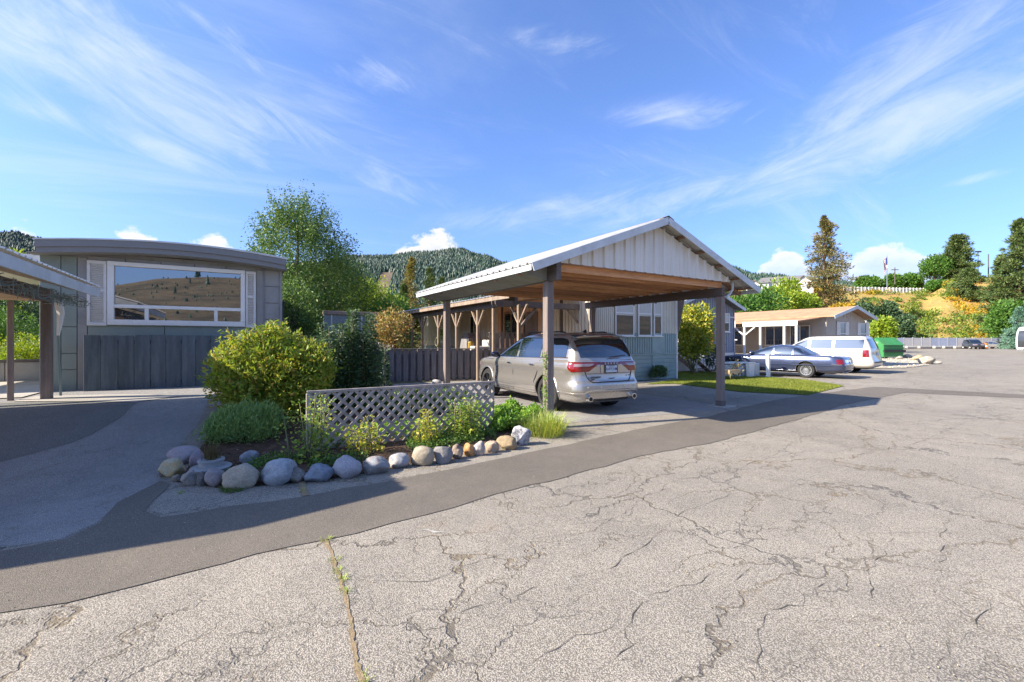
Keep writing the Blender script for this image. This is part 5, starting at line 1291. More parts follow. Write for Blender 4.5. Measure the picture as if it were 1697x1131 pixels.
def wheel(parent, x, y, r_, w, side, rim, kind='split', tyre=None):
    """tyre with rim and spokes, outer face towards side*y"""
    yo = y; yi = y-side*w; rr = r_*.70
    prof = [(rr*.98, 0), (rr*1.05, .012), (r_*.93, .006), (r_*.985, .03), (r_, .06), (r_, w-.06), (r_*.985, w-.03), (r_*.93, w-.006), (rr, w)]
    t = MB(); t.lathe([(a, -side*b) for a, b in prof], (x, yo, r_), 'y', 40); to = t.build('wheel', M['tyre'], parent, smooth=True)
    b_ = MB(); b_.lathe([(rr*.97, -side*.004), (rr*1.0, -side*.012), (rr*.96, -side*.03), (rr*.90, -side*.09), (rr*.88, -side*.17)], (x, yo, r_), 'y', 36)
    b_.build('rim', rim, to, smooth=True)
    MB().lathe([(0, -side*.10), (rr*.9, -side*.10), (rr*.9, -side*.12), (0, -side*.12)], (x, yo, r_), 'y', 24).build('brake_disc', M['dark_hole'], to)
    h = MB(); h.lathe([(0, -side*.012), (.055, -side*.012), (.075, -side*.03), (.085, -side*.09)], (x, yo, r_), 'y', 20)
    n = {'split': 5, 'multi': 16, 'six': 6}[kind]
    for k in range(n):
        for off in ((-.16, .16) if kind != 'multi' else (0,)):
            a = 2*math.pi*k/n+.3; a0 = a+off*.9; a1 = a+off*1.0
            p = Vector((x+.06*math.cos(a0), yo-side*.03, r_+.06*math.sin(a0))); q = Vector((x+rr*.95*math.cos(a1), yo-side*.014, r_+rr*.95*math.sin(a1)))
            h.beam(p, q, .03 if kind != 'multi' else .022, .03, up=(0, 1, 0))
    if kind == 'multi': h.lathe([(0, -side*.0), (rr*.34, -side*.004), (rr*.40, -side*.02), (rr*.40, -side*.05)], (x, yo, r_), 'y', 24); h.lathe([(rr*.82, -side*.012), (rr*.97, -side*.010), (rr*.97, -side*.02), (rr*.82, -side*.02)], (x, yo, r_), 'y', 30, close=True)
    h.build('spokes', rim, to)
    return to
def mirror_part(sh_pt, parent, m, side):
    x, y, z = sh_pt
    mo = MB(); c = Vector((x, y+side*.13, z+.02))
    mo.lathe([(0, -.09), (.07, -.085), (.105, -.04), (.11, .02), (.10, .055), (0, .06)], (0, 0, 0), 'x', 14)
    mo.v = [(c.x+v[0]*.9, c.y+v[1]*1.15, c.z+v[2]*.78) for v in mo.v]
    o = mo.build('mirror', m, parent, smooth=True)
    MB().beam((x, y-side*.02, z-.02), (x, y+side*.07, z-.02), .05, .03).build('bracket', M['black_plastic'], o)
    MB().lathe([(0, -.083), (.075, -.082), (.075, -.085), (0, -.086)], (0, 0, 0), 'x', 12)
    return o

# ---------------------------------------------------------------- silver suv under the carport
def silver_suv():
    ang = R(86.5); t = thing('parked_suv', 'silver suv with broad red tail lamp band parked under the big carport', 'car', (7.17, 9.88, 0), ang, local=True); t.scale = (1.055, 1.02, 1.01)
    lo = Shell([(.24, -2.40, 2.25, .80, .5, .7), (.30, -2.56, 2.36, .90, .5, .75), (.40, -2.61, 2.44, .942, .5, .75), (.52, -2.635, 2.47, .976, .5, .75), (.60, -2.63, 2.48, .972, .5, .76), (.68, -2.62, 2.49, .958, .5, .78), (.72, -2.585, 2.49, .953, .46, .8), (.85, -2.555, 2.47, .950, .42, .82), (.98, -2.55, 2.43, .966, .4, .85),
                (1.05, -2.55, 2.32, .95, .38, .85), (1.10, -2.54, 2.10, .935, .36, .8), (1.14, -2.53, 1.75, .915, .36, .7), (1.17, -2.52, 1.30, .89, .36, .5), (1.185, -2.50, 1.08, .86, .36, .4)], bow=.03, eb=.12, ry=.26)
    gh = Shell([(1.08, -2.54, 1.42, .915, .34, .35), (1.16, -2.525, 1.25, .90, .34, .40), (1.25, -2.49, 1.07, .868, .34, .45), (1.40, -2.43, .78, .828, .30, .5), (1.55, -2.345, .46, .785, .30, .5), (1.65, -2.26, .20, .752, .30, .5), (1.71, -2.20, -.02, .72, .28, .5),
                (1.75, -2.10, -.28, .655, .3, .5), (1.775, -1.92, -.6, .53, .3, .4), (1.785, -1.55, -.9, .30, .3, .3)], bow=.04, eb=.13, ry=.20)
    b = lo.mesh(30); body = b.build('body', [M['paint_silver'], M['dark_hole']], t, smooth=True)
    wr = .395; cut = [(x, s*.58, s*1.2, wr+.005, wr+.055) for x in (1.52, -1.52) for s in (1, -1)]
    boolean_cut(body, cut, M['dark_hole'])
    gh.mesh(26).build('cabin', M['paint_silver'], t, smooth=True)
    # dark roof skin on top
    grid_patch('roof_panel', lambda u, v, d: (lambda x, yy: Vector((x, yy, 1.702+.088*(1-abs((x+.95)/1.35)**2.4)*(1-abs(yy/.74)**2.6)+(d if d else -.0))))(-2.20+2.25*u, -.66+1.32*v), 18, 12, M['roof_dark'], t, th=.006)
    # wheels
    for x in (1.52, -1.52):
        for s in (1, -1): wheel(t, x, s*.955, wr, .27, s, M['rim_dark'], 'split')
        for s in (1, -1):   # arch lips
            a_ = [lo.side_pt(x+(wr+.06)*math.cos(a), wr+(wr+.06)*math.sin(a), s, .006) for a in [R(-12)+R(204)*k/22 for k in range(23)]]
            MB().tube(a_, .018, 6).build('arch_lip', M['paint_silver'], t, smooth=True)
    # side glass
    zb = [(-2.3, 1.235), (1.1, 1.165)]; zt = [(-2.22, 1.44), (-2.1, 1.59), (-1.9, 1.63), (-.4, 1.655), (.12, 1.625), (.55, 1.45), (1.06, 1.185)]
    for x0, x1 in ((-2.12, -1.22), (-1.14, -.16), (-.06, .98)):
        side_patch(gh, 'side_window', x0, x1, zb, zt, M['car_glass'], t, nu=14, nv=6, eps=.007)
    # window surround in black and bright strip
    for s in (1, -1):
        MB().tube([gh.side_pt(x, interp(zb, x)-.012, s, .006) for x in [-2.2+3.25*k/20 for k in range(21)]], .009, 5).build('window_trim', M['chrome'], t)
        MB().tube([gh.side_pt(x, interp(zt, x)+.010, s, .004) for x in [-2.05+3.05*k/24 for k in range(25)]], .010, 5).build('window_trim', M['black_plastic'], t)
        MB().tube([Vector((-1.75, s*.60, 1.775)), Vector((-1.65, s*.60, 1.80)), Vector((-.3, s*.60, 1.80)), Vector((-.15, s*.60, 1.755))], .016, 6).build('roof_rail', M['black_plastic'], t, smooth=True)
        # door handles, sill line
        for x in (-.92, .18): 
            p = lo.side_pt(x, 1.02, s, .02); MB().obox(p, Vector((.10, 0, 0)), Vector((0, .012, 0)), Vector((0, 0, .016)), bev=.006).build('door_handle', M['chrome'], t)
        MB().tube([lo.side_pt(-1.02+2.0*k/12, .42, s, .004) for k in range(13)], .014, 6).build('sill_moulding', M['paint_silver'], t, smooth=True)
    seam(lo, [(1.12, .36), (1.12, .8), (1.10, 1.15)], t); seam(lo, [(.02, .34), (.02, .8), (-.02, 1.14)], t); seam(lo, [(-1.02, .34), (-1.0, .62), (-1.12, .86), (-1.2, 1.14)], t)
    seam(lo, [(-1.0, .345), (1.12, .345)], t, .005)
    # fuel flap outline, bonnet gap stripe (two dark bonnet stripes run back to the windscreen)
    for s in (1, -1): MB().tube([lo.side_pt(x, 1.085, s, .004) for x in (1.15, 1.4, 1.7, 2.0)], .006, 4).build('bonnet_gap', M['seam'], t)
    # windscreen
    end_patch(gh, 'windscreen', -.70, .70, [(0, 1.20), (.7, 1.20)], [(0, 1.66), (.7, 1.64)], M['car_glass'], t, front=True, eps=.008)
    # rear window, spoiler, brake light, wiper
    end_patch(gh, 'rear_window', -.70, .70, [(0, 1.225), (.7, 1.235)], [(0, 1.64), (.55, 1.63), (.70, 1.58)], M['car_glass'], t, eps=.008, nu=20)
    sp = MB(); n = 12
    for k in range(n+1):
        y = -.72+1.44*k/n; b_ = .06*(y/.7)**2
        sp.v += [(-2.16+b_, y, 1.725-.03*abs(y/.72)**3), (-2.44+b_*1.6, y, 1.70-.03*abs(y/.72)**3), (-2.43+b_*1.6, y, 1.675-.03*abs(y/.72)**3), (-2.2+b_, y, 1.66)]
    sp.f = [(4*k+a, 4*k+(a+1) % 4, 4*k+4+(a+1) % 4, 4*k+4+a) for k in range(n) for a in range(4)]+[(0, 1, 2, 3), (4*n, 4*n+3, 4*n+2, 4*n+1)]; sp.m = [0]*len(sp.f)
    spo = sp.build('spoiler', M['paint_silver'], t, smooth=True)
    MB().box(-2.445, -2.43, -.17, .17, 1.678, 1.698).build('brake_light', M['lens_red'], spo)
    MB().beam((-2.56, .02, 1.235), (-2.545, -.42, 1.27), .02, .02).build('rear_wiper', M['black_plastic'], t)
    # full-width tail lamp: broad red lens narrowing to a band
    zb_ = [(0, 1.085), (.40, 1.085), (.62, .935), (.9, .93)]; zt_ = [(0, 1.125), (.4, 1.125), (.5, 1.135), (.9, 1.135)]
    end_patch(lo, 'light_band', -.42, .42, [(0, 1.075), (.5, 1.075)], [(0, 1.128), (.5, 1.128)], M['lens_dark'], t, eps=.012, th=.012)
    for s in (1, -1):
        def fn(u, v, d, s=s, zb=None, zt=None):
            uu = .42+(1.80-.42)*u                            # round the corner and on to the flank
            p0 = lo.P(min(uu, 2.0), 1.0, 1); y = p0.y; k = uu
            b0 = 1.075 if k < .5 else (1.075-.15*min(1, (k-.5)/.33)) if k < .83 else .925 if k < 1.6 else .925+.10*((k-1.6)/.2)**1.3
            t0 = 1.132; z = (1-v)*b0+v*t0; return lo.P(uu, z, s, .012-(.012 if d == 0 else 0))
        lens = grid_patch('tail_lamp', fn, 30, 6, M['lens_red'], t, th=.012)
        def fn2(u, v, d, s=s):
            uu = .66+(1.50-.66)*u; z = (1-v)*1.035+v*1.095-.0; 
            if uu < .8: z = 1.095-(1-v)*.06*((uu-.62)/.18)
            return lo.P(uu, z, s, .017-(.006 if d == 0 else 0))
        grid_patch('reversing_lens', fn2, 16, 2, M['lens_clear'], lens, th=.004)
        def fn3(u, v, d, s=s):
            uu = .42+(1.78-.42)*u; z = 1.120+v*.014; return lo.P(uu, z, s, .016-(.006 if d == 0 else 0))
        grid_patch('lens_edge', fn3, 16, 1, M['lens_dark'], lens, th=.004)
    for k, ch in enumerate('DODGE'):
        text('lettering', ch, .05, M['text_white'], (-2.575, .16-.08*k, 1.100), (R(90), 0, R(-90)), t, .001, bold=.001)
    # number plate in its recess
    MB().box(-2.56, -2.545, -.27, .27, .90, 1.072, bev=.004).build('plate_recess', M['paint_silver'], t)
    pl = MB().box(-2.585, -2.572, -.155, .155, .905, 1.06, bev=.006).build('number_plate', M['plate'], t)
    for z in (.903, 1.062): MB().box(-2.588, -2.574, -.165, .165, z-.006, z+.006).build('plate_frame', M['black_plastic'], pl)
    for y in (-.163, .163): MB().box(-2.588, -2.574, y-.006, y+.006, .898, 1.068).build('plate_frame', M['black_plastic'], pl)
    text('lettering', 'AVF7CHM', .088, M['plate_blue'], (-2.5865, 0, .975), (R(90), 0, R(-90)), pl, .0005, sx=.78, bold=.0015)
    text('lettering', 'WASHINGTON', .026, M['plate_blue'], (-2.5865, 0, 1.040), (R(90), 0, R(-90)), pl, .0005)
    # tailgate shut lines
    for pts in ([(.62, 1.07), (.64, .93), (.60, .80), (.52, .715)],):
        for s in (1, -1): MB().tube([lo.P(lo.u_of_y(y, z), z, s, .004) for y, z in pts], .008, 4).build('tailgate_gap', M['seam'], t)
    MB().tube([lo.P(lo.u_of_y(abs(y), .70), .705, 1 if y >= 0 else -1, .004) for y in [-.52+1.04*k/12 for k in range(13)]], .010, 4).build('tailgate_gap', M['seam'], t)
    MB().tube([lo.P(lo.u_of_y(abs(y), .88), .885, 1 if y >= 0 else -1, .002) for y in [-.58+1.16*k/12 for k in range(13)]], .006, 4).build('tailgate_crease', M['paint_silver'], t, smooth=True)
    text('lettering', 'DURANGO', .055, M['text_dark'], (-2.578, .42, .81), (R(90), 0, R(-90)), t, .002, bold=.002)
    text('lettering', 'AWD', .04, M['text_dark'], (-2.578, .50, .765), (R(90), 0, R(-90)), t, .002, bold=.002)
    text('lettering', 'GT', .04, M['text_dark'], (-2.558, -.52, .83), (R(90), 0, R(-90)), t, .002, bold=.002)
    MB().box(-2.59, -2.58, -.09, .05, .775, .79, bev=.002).build('latch', M['black_plastic'], t)
    # bumper mouldings, exhaust tips, tow cover
    for s in (1, -1):
        pts = [lo.P(u, z, s, .010) for u, z in ((0, .52), (.5, .52), (.8, .515), (.95, .49), (1.1, .465), (1.5, .46), (1.9, .47), (2.05, .47))]
        MB().tube(pts, [.022]*6+[.018, .008], 6).build('bumper_moulding', M['paint_silver'], t, smooth=True)
        MB().tube([Vector((-2.30, s*.60, .36)), Vector((-2.64, s*.60, .365))], [.055, .06], 16, cap=True).build('exhaust_tip', M['chrome'], t, smooth=True)
        MB().tube([Vector((-2.60, s*.60, .365)), Vector((-2.643, s*.60, .3655))], [.045, .047], 14).build('exhaust_bore', M['dark_hole'], t)
        for y in (.30, .62): MB().lathe([(0, -.004), (.014, -.003), (.016, .004)], tuple(lo.P(lo.u_of_y(y, .60), .60, s, .004)), 'x', 8).build('sensor', M['paint_silver'], t)
    end_patch(lo, 'bumper_underside', -.50, .50, [(0, .30), (.5, .30)], [(0, .345), (.5, .345)], M['black_plastic'], t, eps=.006)
    for s in (1, -1):
        p = gh.side_pt(.92, 1.17, s); mirror_part((p.x, p.y, 1.20), t, M['roof_dark'], s)
    # headlamps, grille (hidden side still complete)
    for s in (1, -1):
        grid_patch('headlamp', lambda u, v, d, s=s: lo.P(3.3+1.1*u, .86+.10*v, s, .01-(.01 if d == 0 else 0)), 10, 3, M['lens_clear'], t)
    end_patch(lo, 'grille', -.45, .45, [(0, .70), (.5, .72)], [(0, .95), (.5, .93)], M['black_plastic'], t, front=True)
    # silver antenna fin
    MB().prism([(-1.75, -.015, 1.77), (-1.55, -.015, 1.78), (-1.72, -.015, 1.85)], (0, .03, 0)).build('antenna_fin', M['roof_dark'], t)
    MB().box(-2.0, 2.1, -.6, .6, .27, .36).build('underbody', M['dark_hole'], t)
    return t
silver_suv()

# ---------------------------------------------------------------- slate blue sedan
def sedan():
    t = thing('parked_sedan', 'slate blue four door sedan parked beside the lawn', 'car', (21.78, 11.35, 0), R(99), local=True)
    xo = .26   # wheelbase centre to body centre
    lo = Shell([(.24, -2.70, 2.25, .80, .6, .7), (.32, -2.82, 2.38, .93, .6, .7), (.48, -2.87, 2.43, .975, .6, .7), (.60, -2.86, 2.43, .985, .55, .7), (.70, -2.82, 2.42, .98, .5, .7), (.80, -2.80, 2.36, .965, .5, .7), (.86, -2.78, 2.2, .945, .5, .6), (.92, -2.72, 1.75, .92, .45, .5), (.965, -2.45, 1.25, .88, .4, .4), (.98, -2.1, 1.0, .82, .4, .3)], bow=.04, eb=.10, ry=.30)
    gh = Shell([(.90, -1.80, 1.30, .86, .35, .4), (1.0, -1.62, 1.05, .83, .35, .45), (1.12, -1.42, .78, .79, .35, .5), (1.24, -1.22, .48, .735, .35, .5), (1.34, -1.02, .20, .68, .3, .5), (1.40, -.84, -.02, .60, .3, .4), (1.432, -.6, -.25, .45, .3, .3), (1.44, -.45, -.35, .3, .2, .2)], bow=.05, eb=.10, ry=.25)
    body = lo.mesh(28).build('body', [M['paint_blue'], M['dark_hole']], t, smooth=True); wr = .335
    boolean_cut(body, [(x, s*.60, s*1.2, wr, wr+.05) for x in (1.455, -1.455) for s in (1, -1)], M['dark_hole'])
    gh.mesh(22).build('cabin', M['paint_blue'], t, smooth=True)
    for x in (1.455, -1.455):
        for s in (1, -1):
            wheel(t, x, s*.95, wr, .22, s, M['rim_silver'], 'multi')
            MB().tube([lo.side_pt(x+(wr+.055)*math.cos(a), wr+(wr+.055)*math.sin(a), s, .003) for a in [R(-5)+R(190)*k/20 for k in range(21)]], .012, 5).build('arch_lip', M['chrome'], t, smooth=True)
    zb = [(-1.6, 1.0), (1.0, .985)]; zt = [(-1.30, 1.12), (-1.08, 1.27), (-.8, 1.32), (-.1, 1.335), (.2, 1.29), (.62, 1.13), (.92, 1.0)]
    for x0, x1 in ((-1.28, -.93), (-.87, -.16), (-.07, .88)): side_patch(gh, 'side_window', x0, x1, zb, zt, M['car_glass'], t, eps=.007, nu=10)
    for s in (1, -1):
        MB().tube([gh.side_pt(x, interp(zt, x)+.012, s, .005) for x in [-1.3+2.2*k/24 for k in range(25)]], .010, 5).build('window_trim', M['chrome'], t)
        MB().tube([gh.side_pt(x, interp(zb, x)-.012, s, .005) for x in [-1.4+2.35*k/16 for k in range(17)]], .010, 5).build('window_trim', M['chrome'], t)
        MB().tube([lo.side_pt(x, .56, s, .006) for x in [-2.4+4.6*k/24 for k in range(25)]], .018, 6).build('side_moulding', M['paint_blue'], t, smooth=True)
        MB().tube([lo.side_pt(x, .565, s, .020) for x in [-2.4+4.6*k/24 for k in range(25)]], .006, 4).build('side_moulding', M['chrome'], t)
        MB().tube([lo.side_pt(x, .30, s, .004) for x in [-1.05+2.1*k/12 for k in range(13)]], .016, 5).build('sill_moulding', M['chrome'], t)
        for x in (-.78, .20): p = lo.side_pt(x, .86, s, .012); MB().obox(p, Vector((.09, 0, 0)), Vector((0, .01, 0)), Vector((0, 0, .018)), bev=.005).build('door_handle', M['chrome'], t)
        p = gh.side_pt(.80, 1.0, s); mirror_part((p.x, p.y, 1.03), t, M['paint_blue'], s)
    seam(lo, [(-.14, .3), (-.12, .94)], t); seam(lo, [(.95, .3), (.96, .94)], t); seam(lo, [(-.98, .42), (-1.02, .7), (-1.15, .93)], t)
    end_patch(gh, 'rear_window', -.62, .62, [(0, 1.0), (.7, 1.01)], [(0, 1.33), (.7, 1.30)], M['car_glass'], t, eps=.008, nu=16)
    end_patch(gh, 'windscreen', -.62, .62, [(0, .99), (.7, 1.0)], [(0, 1.34), (.7, 1.32)], M['car_glass'], t, eps=.008, front=True)
    for s in (1, -1):
        grid_patch('tail_lamp', lambda u, v, d, s=s: lo.P(1.05+.60*u, .64+.19*v-.02*u, s, .010-(.01 if d == 0 else 0)), 12, 4, M['lens_red'], t, th=.01)
        grid_patch('headlamp', lambda u, v, d, s=s: lo.P(3.5+1.0*u, .64+.13*v, s, .010-(.01 if d == 0 else 0)), 8, 3, M['lens_clear'], t, th=.01)
    end_patch(lo, 'rear_garnish', -.56, .56, [(0, .66), (.6, .66)], [(0, .80), (.6, .80)], M['chrome'], t, eps=.008)
    MB().box(-2.865, -2.845, -.155, .155, .665, .79).build('number_plate', M['plate'], t)
    MB().tube([lo.P(u, .60, 1, .01) for u in (0, .5, 1, 1.5, 1.9)][::-1]+[lo.P(u, .60, -1, .01) for u in (.5, 1, 1.5, 1.9)], .02, 6).build('bumper_strip', M['chrome'], t, smooth=True)
    end_patch(lo, 'grille', -.40, .40, [(0, .62), (.5, .62)], [(0, .78), (.5, .78)], M['chrome'], t, front=True)
    MB().box(-2.4, 2.1, -.6, .6, .2, .32).build('underbody', M['dark_hole'], t)
    MB().tube([(-2.5, .5, .26), (-2.85, .5, .26)], .03, 8).build('exhaust', M['steel'], t)
sedan()

# ---------------------------------------------------------------- large white suv
def white_suv():
    t = thing('parked_suv', 'large pearl white suv with dark side glass parked next to the slate blue sedan', 'car', (26.55, 11.85, -.06), R(98), local=True)
    lo = Shell([(.34, -2.55, 2.2, .82, .4, .5), (.42, -2.72, 2.36, .93, .4, .5), (.58, -2.76, 2.42, .985, .4, .5), (.80, -2.70, 2.44, 1.0, .35, .5), (1.0, -2.66, 2.42, .995, .3, .5), (1.12, -2.65, 2.30, .985, .3, .5), (1.19, -2.64, 1.9, .965, .3, .45), (1.24, -2.63, 1.4, .94, .3, .4), (1.26, -2.60, 1.2, .91, .3, .3)], bow=.02, eb=.06, ry=.18)
    gh = Shell([(1.14, -2.64, 1.42, .965, .28, .3), (1.25, -2.62, 1.22, .94, .28, .35), (1.45, -2.55, .90, .885, .28, .4), (1.65, -2.47, .55, .83, .28, .4), (1.80, -2.40, .28, .785, .26, .4), (1.87, -2.33, .08, .73, .25, .4), (1.90, -2.2, -.1, .62, .25, .4), (1.915, -1.9, -.4, .4, .2, .3)], bow=.02, eb=.06, ry=.18)
    body = lo.mesh(26).build('body', [M['paint_white'], M['dark_hole']], t, smooth=True); wr = .40
    boolean_cut(body, [(x, s*.60, s*1.25, wr, wr+.07) for x in (1.475, -1.475) for s in (1, -1)], M['dark_hole'])
    gh.mesh(22).build('cabin', M['paint_white'], t, smooth=True)
    for x in (1.475, -1.475):
        for s in (1, -1): wheel(t, x, s*.97, wr, .27, s, M['rim_silver'], 'six')
    zb = [(-2.4, 1.30), (1.2, 1.26)]; zt = [(-2.4, 1.72), (-2.2, 1.74), (-.3, 1.76), (.15, 1.72), (.55, 1.55), (1.05, 1.29)]
    for x0, x1 in ((-2.30, -1.12), (-1.0, -.06), (.06, 1.0)): side_patch(gh, 'side_window', x0, x1, zb, zt, M['car_glass'], t, eps=.007, nu=10)
    end_patch(gh, 'rear_window', -.70, .70, [(0, 1.30), (.8, 1.30)], [(0, 1.78), (.8, 1.76)], M['car_glass'], t, eps=.01)
    end_patch(gh, 'windscreen', -.72, .72, [(0, 1.28), (.8, 1.28)], [(0, 1.76), (.8, 1.74)], M['car_glass'], t, eps=.01, front=True)
    for s in (1, -1):
        grid_patch('tail_lamp', lambda u, v, d, s=s: lo.P(1.6+.42*u, .88+.34*v, s, .012-(.012 if d == 0 else 0)), 8, 4, M['lens_red'], t, th=.01)
        grid_patch('headlamp', lambda u, v, d, s=s: lo.P(3.6+.9*u, .86+.2*v, s, .012-(.012 if d == 0 else 0)), 8, 4, M['lens_clear'], t, th=.01)
        MB().tube([Vector((-2.1, s*.68, 1.90)), Vector((-2.0, s*.68, 1.94)), Vector((-.3, s*.68, 1.94)), Vector((-.15, s*.68, 1.89))], .018, 6).build('roof_rail', M['black_plastic'], t, smooth=True)
        for x in (-.88, .14): p = lo.side_pt(x, 1.12, s, .012); MB().obox(p, Vector((.09, 0, 0)), Vector((0, .012, 0)), Vector((0, 0, .018)), bev=.005).build('door_handle', M['paint_white'], t)
        p = gh.side_pt(.98, 1.28, s); mirror_part((p.x, p.y, 1.34), t, M['paint_white'], s)
        MB().tube([lo.side_pt(x, .68, s, .004) for x in [-1.0+2*k/10 for k in range(11)]], .014, 5).build('side_moulding', M['paint_white'], t, smooth=True)
        MB().box(-1.0, 1.0, s*.86, s*1.0, .36, .41, bev=.01).build('running_board', M['black_plastic'], t)
    seam(lo, [(0, .45), (0, 1.2)], t); seam(lo, [(1.05, .45), (1.05, 1.2)], t); seam(lo, [(-.98, .5), (-1.06, 1.2)], t)
    seam(lo, [(-2.0, .62), (-2.62, .63)], t)
    MB().box(-2.70, -2.66, -.16, .16, .95, 1.10).build('number_plate', M['plate'], t)
    MB().box(-2.82, -2.6, -.85, .85, .60, .66, bev=.02).build('step_pad', M['black_plastic'], t)
    end_patch(lo, 'grille', -.5, .5, [(0, .75), (.6, .75)], [(0, 1.05), (.6, 1.05)], M['chrome'], t, front=True)
    MB().box(-2.4, 2.1, -.6, .6, .28, .5).build('underbody', M['dark_hole'], t)
white_suv()

# ---------------------------------------------------------------- far vehicles
def far_car(name, label, px, d, pm, ang, kind='suv', base_z=None, L_=4.6):
    c = at_d(px, HY, d); c.z = gz(c.x, c.y)
    t = thing(name, label, 'car' if kind != 'truck' else 'truck', c, ang, local=True); k = L_/4.6
    H = 1.72 if kind == 'suv' else 1.42
    lo = Shell([(.3, -2.1*k, 2.1*k, .78, .4, .5), (.5, -2.28*k, 2.28*k, .9, .4, .5), (.85, -2.26*k, 2.24*k, .9, .35, .5), (H*.58, -2.2*k, 1.9*k, .87, .3, .4), (H*.60, -2.1*k, 1.2*k, .82, .3, .3)], n=(4, 4, 8, 4, 4), ry=.22)
    rx = -2.18 if kind == 'suv' else -1.5
    gh = Shell([(H*.56, rx*k, 1.2*k, .84, .3, .3), (H*.8, (rx+.12)*k, .7*k, .76, .3, .4), (H*.95, (rx+.35)*k, .2*k, .68, .3, .4), (H, (rx+.7)*k, -.2*k, .5, .3, .3)], n=(4, 4, 8, 4, 4), ry=.2)
    body = lo.mesh(8).build('body', [pm, M['dark_hole']], t, smooth=True); boolean_cut(body, [(x*k, s*.6, s*1.1, .34, .39) for x in (1.4, -1.4) for s in (1, -1)], M['dark_hole'])
    gh.mesh(8).build('cabin', pm, t, smooth=True)
    zb = [(-2*k, H*.61), (1.2*k, H*.61)]; zt = [((rx+.15)*k, H*.72), ((rx+.4)*k, H*.86), (0, H*.88), (.5*k, H*.78), (1.0*k, H*.63)]
    for x0, x1 in (((rx+.22)*k, -.75*k), (-.68*k, .02*k), (.1*k, .9*k)): side_patch(gh, 'side_window', x0, x1, zb, zt, M['car_glass'], t, eps=.01, nu=6, nv=3)
    end_patch(gh, 'windscreen', -.62, .62, [(0, H*.62), (.7, H*.62)], [(0, H*.9), (.7, H*.88)], M['car_glass'], t, eps=.01, front=True, nu=6, nv=3)
    end_patch(gh, 'rear_window', -.62, .62, [(0, H*.64), (.7, H*.64)], [(0, H*.9), (.7, H*.88)], M['car_glass'], t, eps=.01, nu=6, nv=3)
    for x in (1.4*k, -1.4*k):
        for s in (1, -1): wheel(t, x, s*.88, .34, .2, s, M['rim_silver'], 'split')
    for s in (1, -1):
        grid_patch('tail_lamp', lambda u, v, d_, s=s: lo.P(1.0+.9*u, .78+.14*v, s, .012-(.012 if d_ == 0 else 0)), 4, 2, M['lens_red'], t, th=.01)
        grid_patch('headlamp', lambda u, v, d_, s=s: lo.P(3.8+.9*u, .68+.14*v, s, .012-(.012 if d_ == 0 else 0)), 4, 2, M['lens_clear'], t, th=.01)
    end_patch(lo, 'grille', -.4, .4, [(0, .55), (.6, .55)], [(0, .78), (.6, .78)], M['black_plastic'], t, front=True, nu=4, nv=2)
    return t
far_car('parked_suv', 'small dark blue suv parked against the far fence', 1613, 78, M['paint_dark'], R(-150), 'suv')
far_car('parked_sedan', 'small silver car parked by the far fence next to orange tractor', 1652, 80, M['paint_silver'], R(-120), 'sedan')
# orange compact tractor
c = at_d(1669, HY, 80); c.z = gz(c.x, c.y); TR = thing('tractor', 'orange compact tractor parked beside the travel trailer', 'tractor', c, R(-110), local=True)
MB().box(.1, 1.5, -.35, .35, .75, 1.25, bev=.08).build('bonnet', M['paint_orange'], TR); MB().box(-.9, .1, -.55, .55, .6, .95, bev=.05).build('platform', M['paint_orange'], TR)
MB().box(-.7, -.25, -.25, .25, .95, 1.45, bev=.05).build('seat', M['black_plastic'], TR)
for s in (1, -1):
    for x, r_ in ((-.6, .55), (1.1, .33)): wheel(TR, x, s*.72, r_, .3, s, M['rim_silver'], 'split')
    MB().tube([(-.95, s*.5, .9), (-.95, s*.5, 2.1)], .04, 6).build('roll_bar', M['black_plastic'], TR)
MB().tube([(-.95, .5, 2.1), (-.95, -.5, 2.1)], .04, 6).build('roll_bar', M['black_plastic'], TR)
MB().prism([(1.9, -.8, .1), (2.2, -.8, .1), (2.0, -.8, .7), (1.85, -.8, .7)], (0, 1.6, 0)).build('bucket', M['paint_orange'], TR)
MB().tube([(.2, .45, .9), (1.2, .45, 1.1), (1.95, .45, .45)], .05, 6).build('loader_arm', M['paint_orange'], TR); MB().tube([(.2, -.45, .9), (1.2, -.45, 1.1), (1.95, -.45, .45)], .05, 6).build('loader_arm', M['paint_orange'], TR)
# travel trailer cut by the right edge of the frame
c = at_d(1728, HY, 55); c.z = gz(c.x, c.y); TT = thing('travel_trailer', 'pale travel trailer with dark front corner at the right edge of the lot', 'trailer', c, R(168), local=True)
sh = Shell([(.45, -3.2, 3.0, 1.18, .2, .3), (.7, -3.25, 3.2, 1.2, .2, .4), (1.6, -3.25, 3.3, 1.2, .2, .5), (2.6, -3.25, 3.1, 1.2, .2, .6), (3.15, -3.2, 2.7, 1.18, .3, .6), (3.3, -3.1, 2.5, 1.08, .3, .6)], bow=.0, eb=.03, ry=.2, n=(4, 4, 8, 5, 4))
sh.mesh(12).build('shell', M['fascia_white'], TT, smooth=True)
for x0, x1, z0, z1, m_ in ((-2.4, -1.3, 1.7, 2.4, M['glass']), (.9, 1.9, 1.7, 2.4, M['glass']), (-.6, .2, .8, 2.5, M['shutter'])): side_patch(sh, 'window' if m_ is M['glass'] else 'door', x0, x1, [(-3, z0), (3, z0)], [(-3, z1), (3, z1)], m_, TT, eps=.01, nu=4, nv=2)
side_patch(sh, 'swoosh_stripe', -3.0, 2.6, [(-3, .8), (2.6, 1.25)], [(-3, 1.1), (2.6, 1.6)], M['paint_dark'], TT, eps=.008, nu=8, nv=1)
end_patch(sh, 'front_cap', -.9, .9, [(0, .8), (.9, .8)], [(0, 2.9), (.9, 2.8)], M['paint_dark'], TT, eps=.01, front=True)
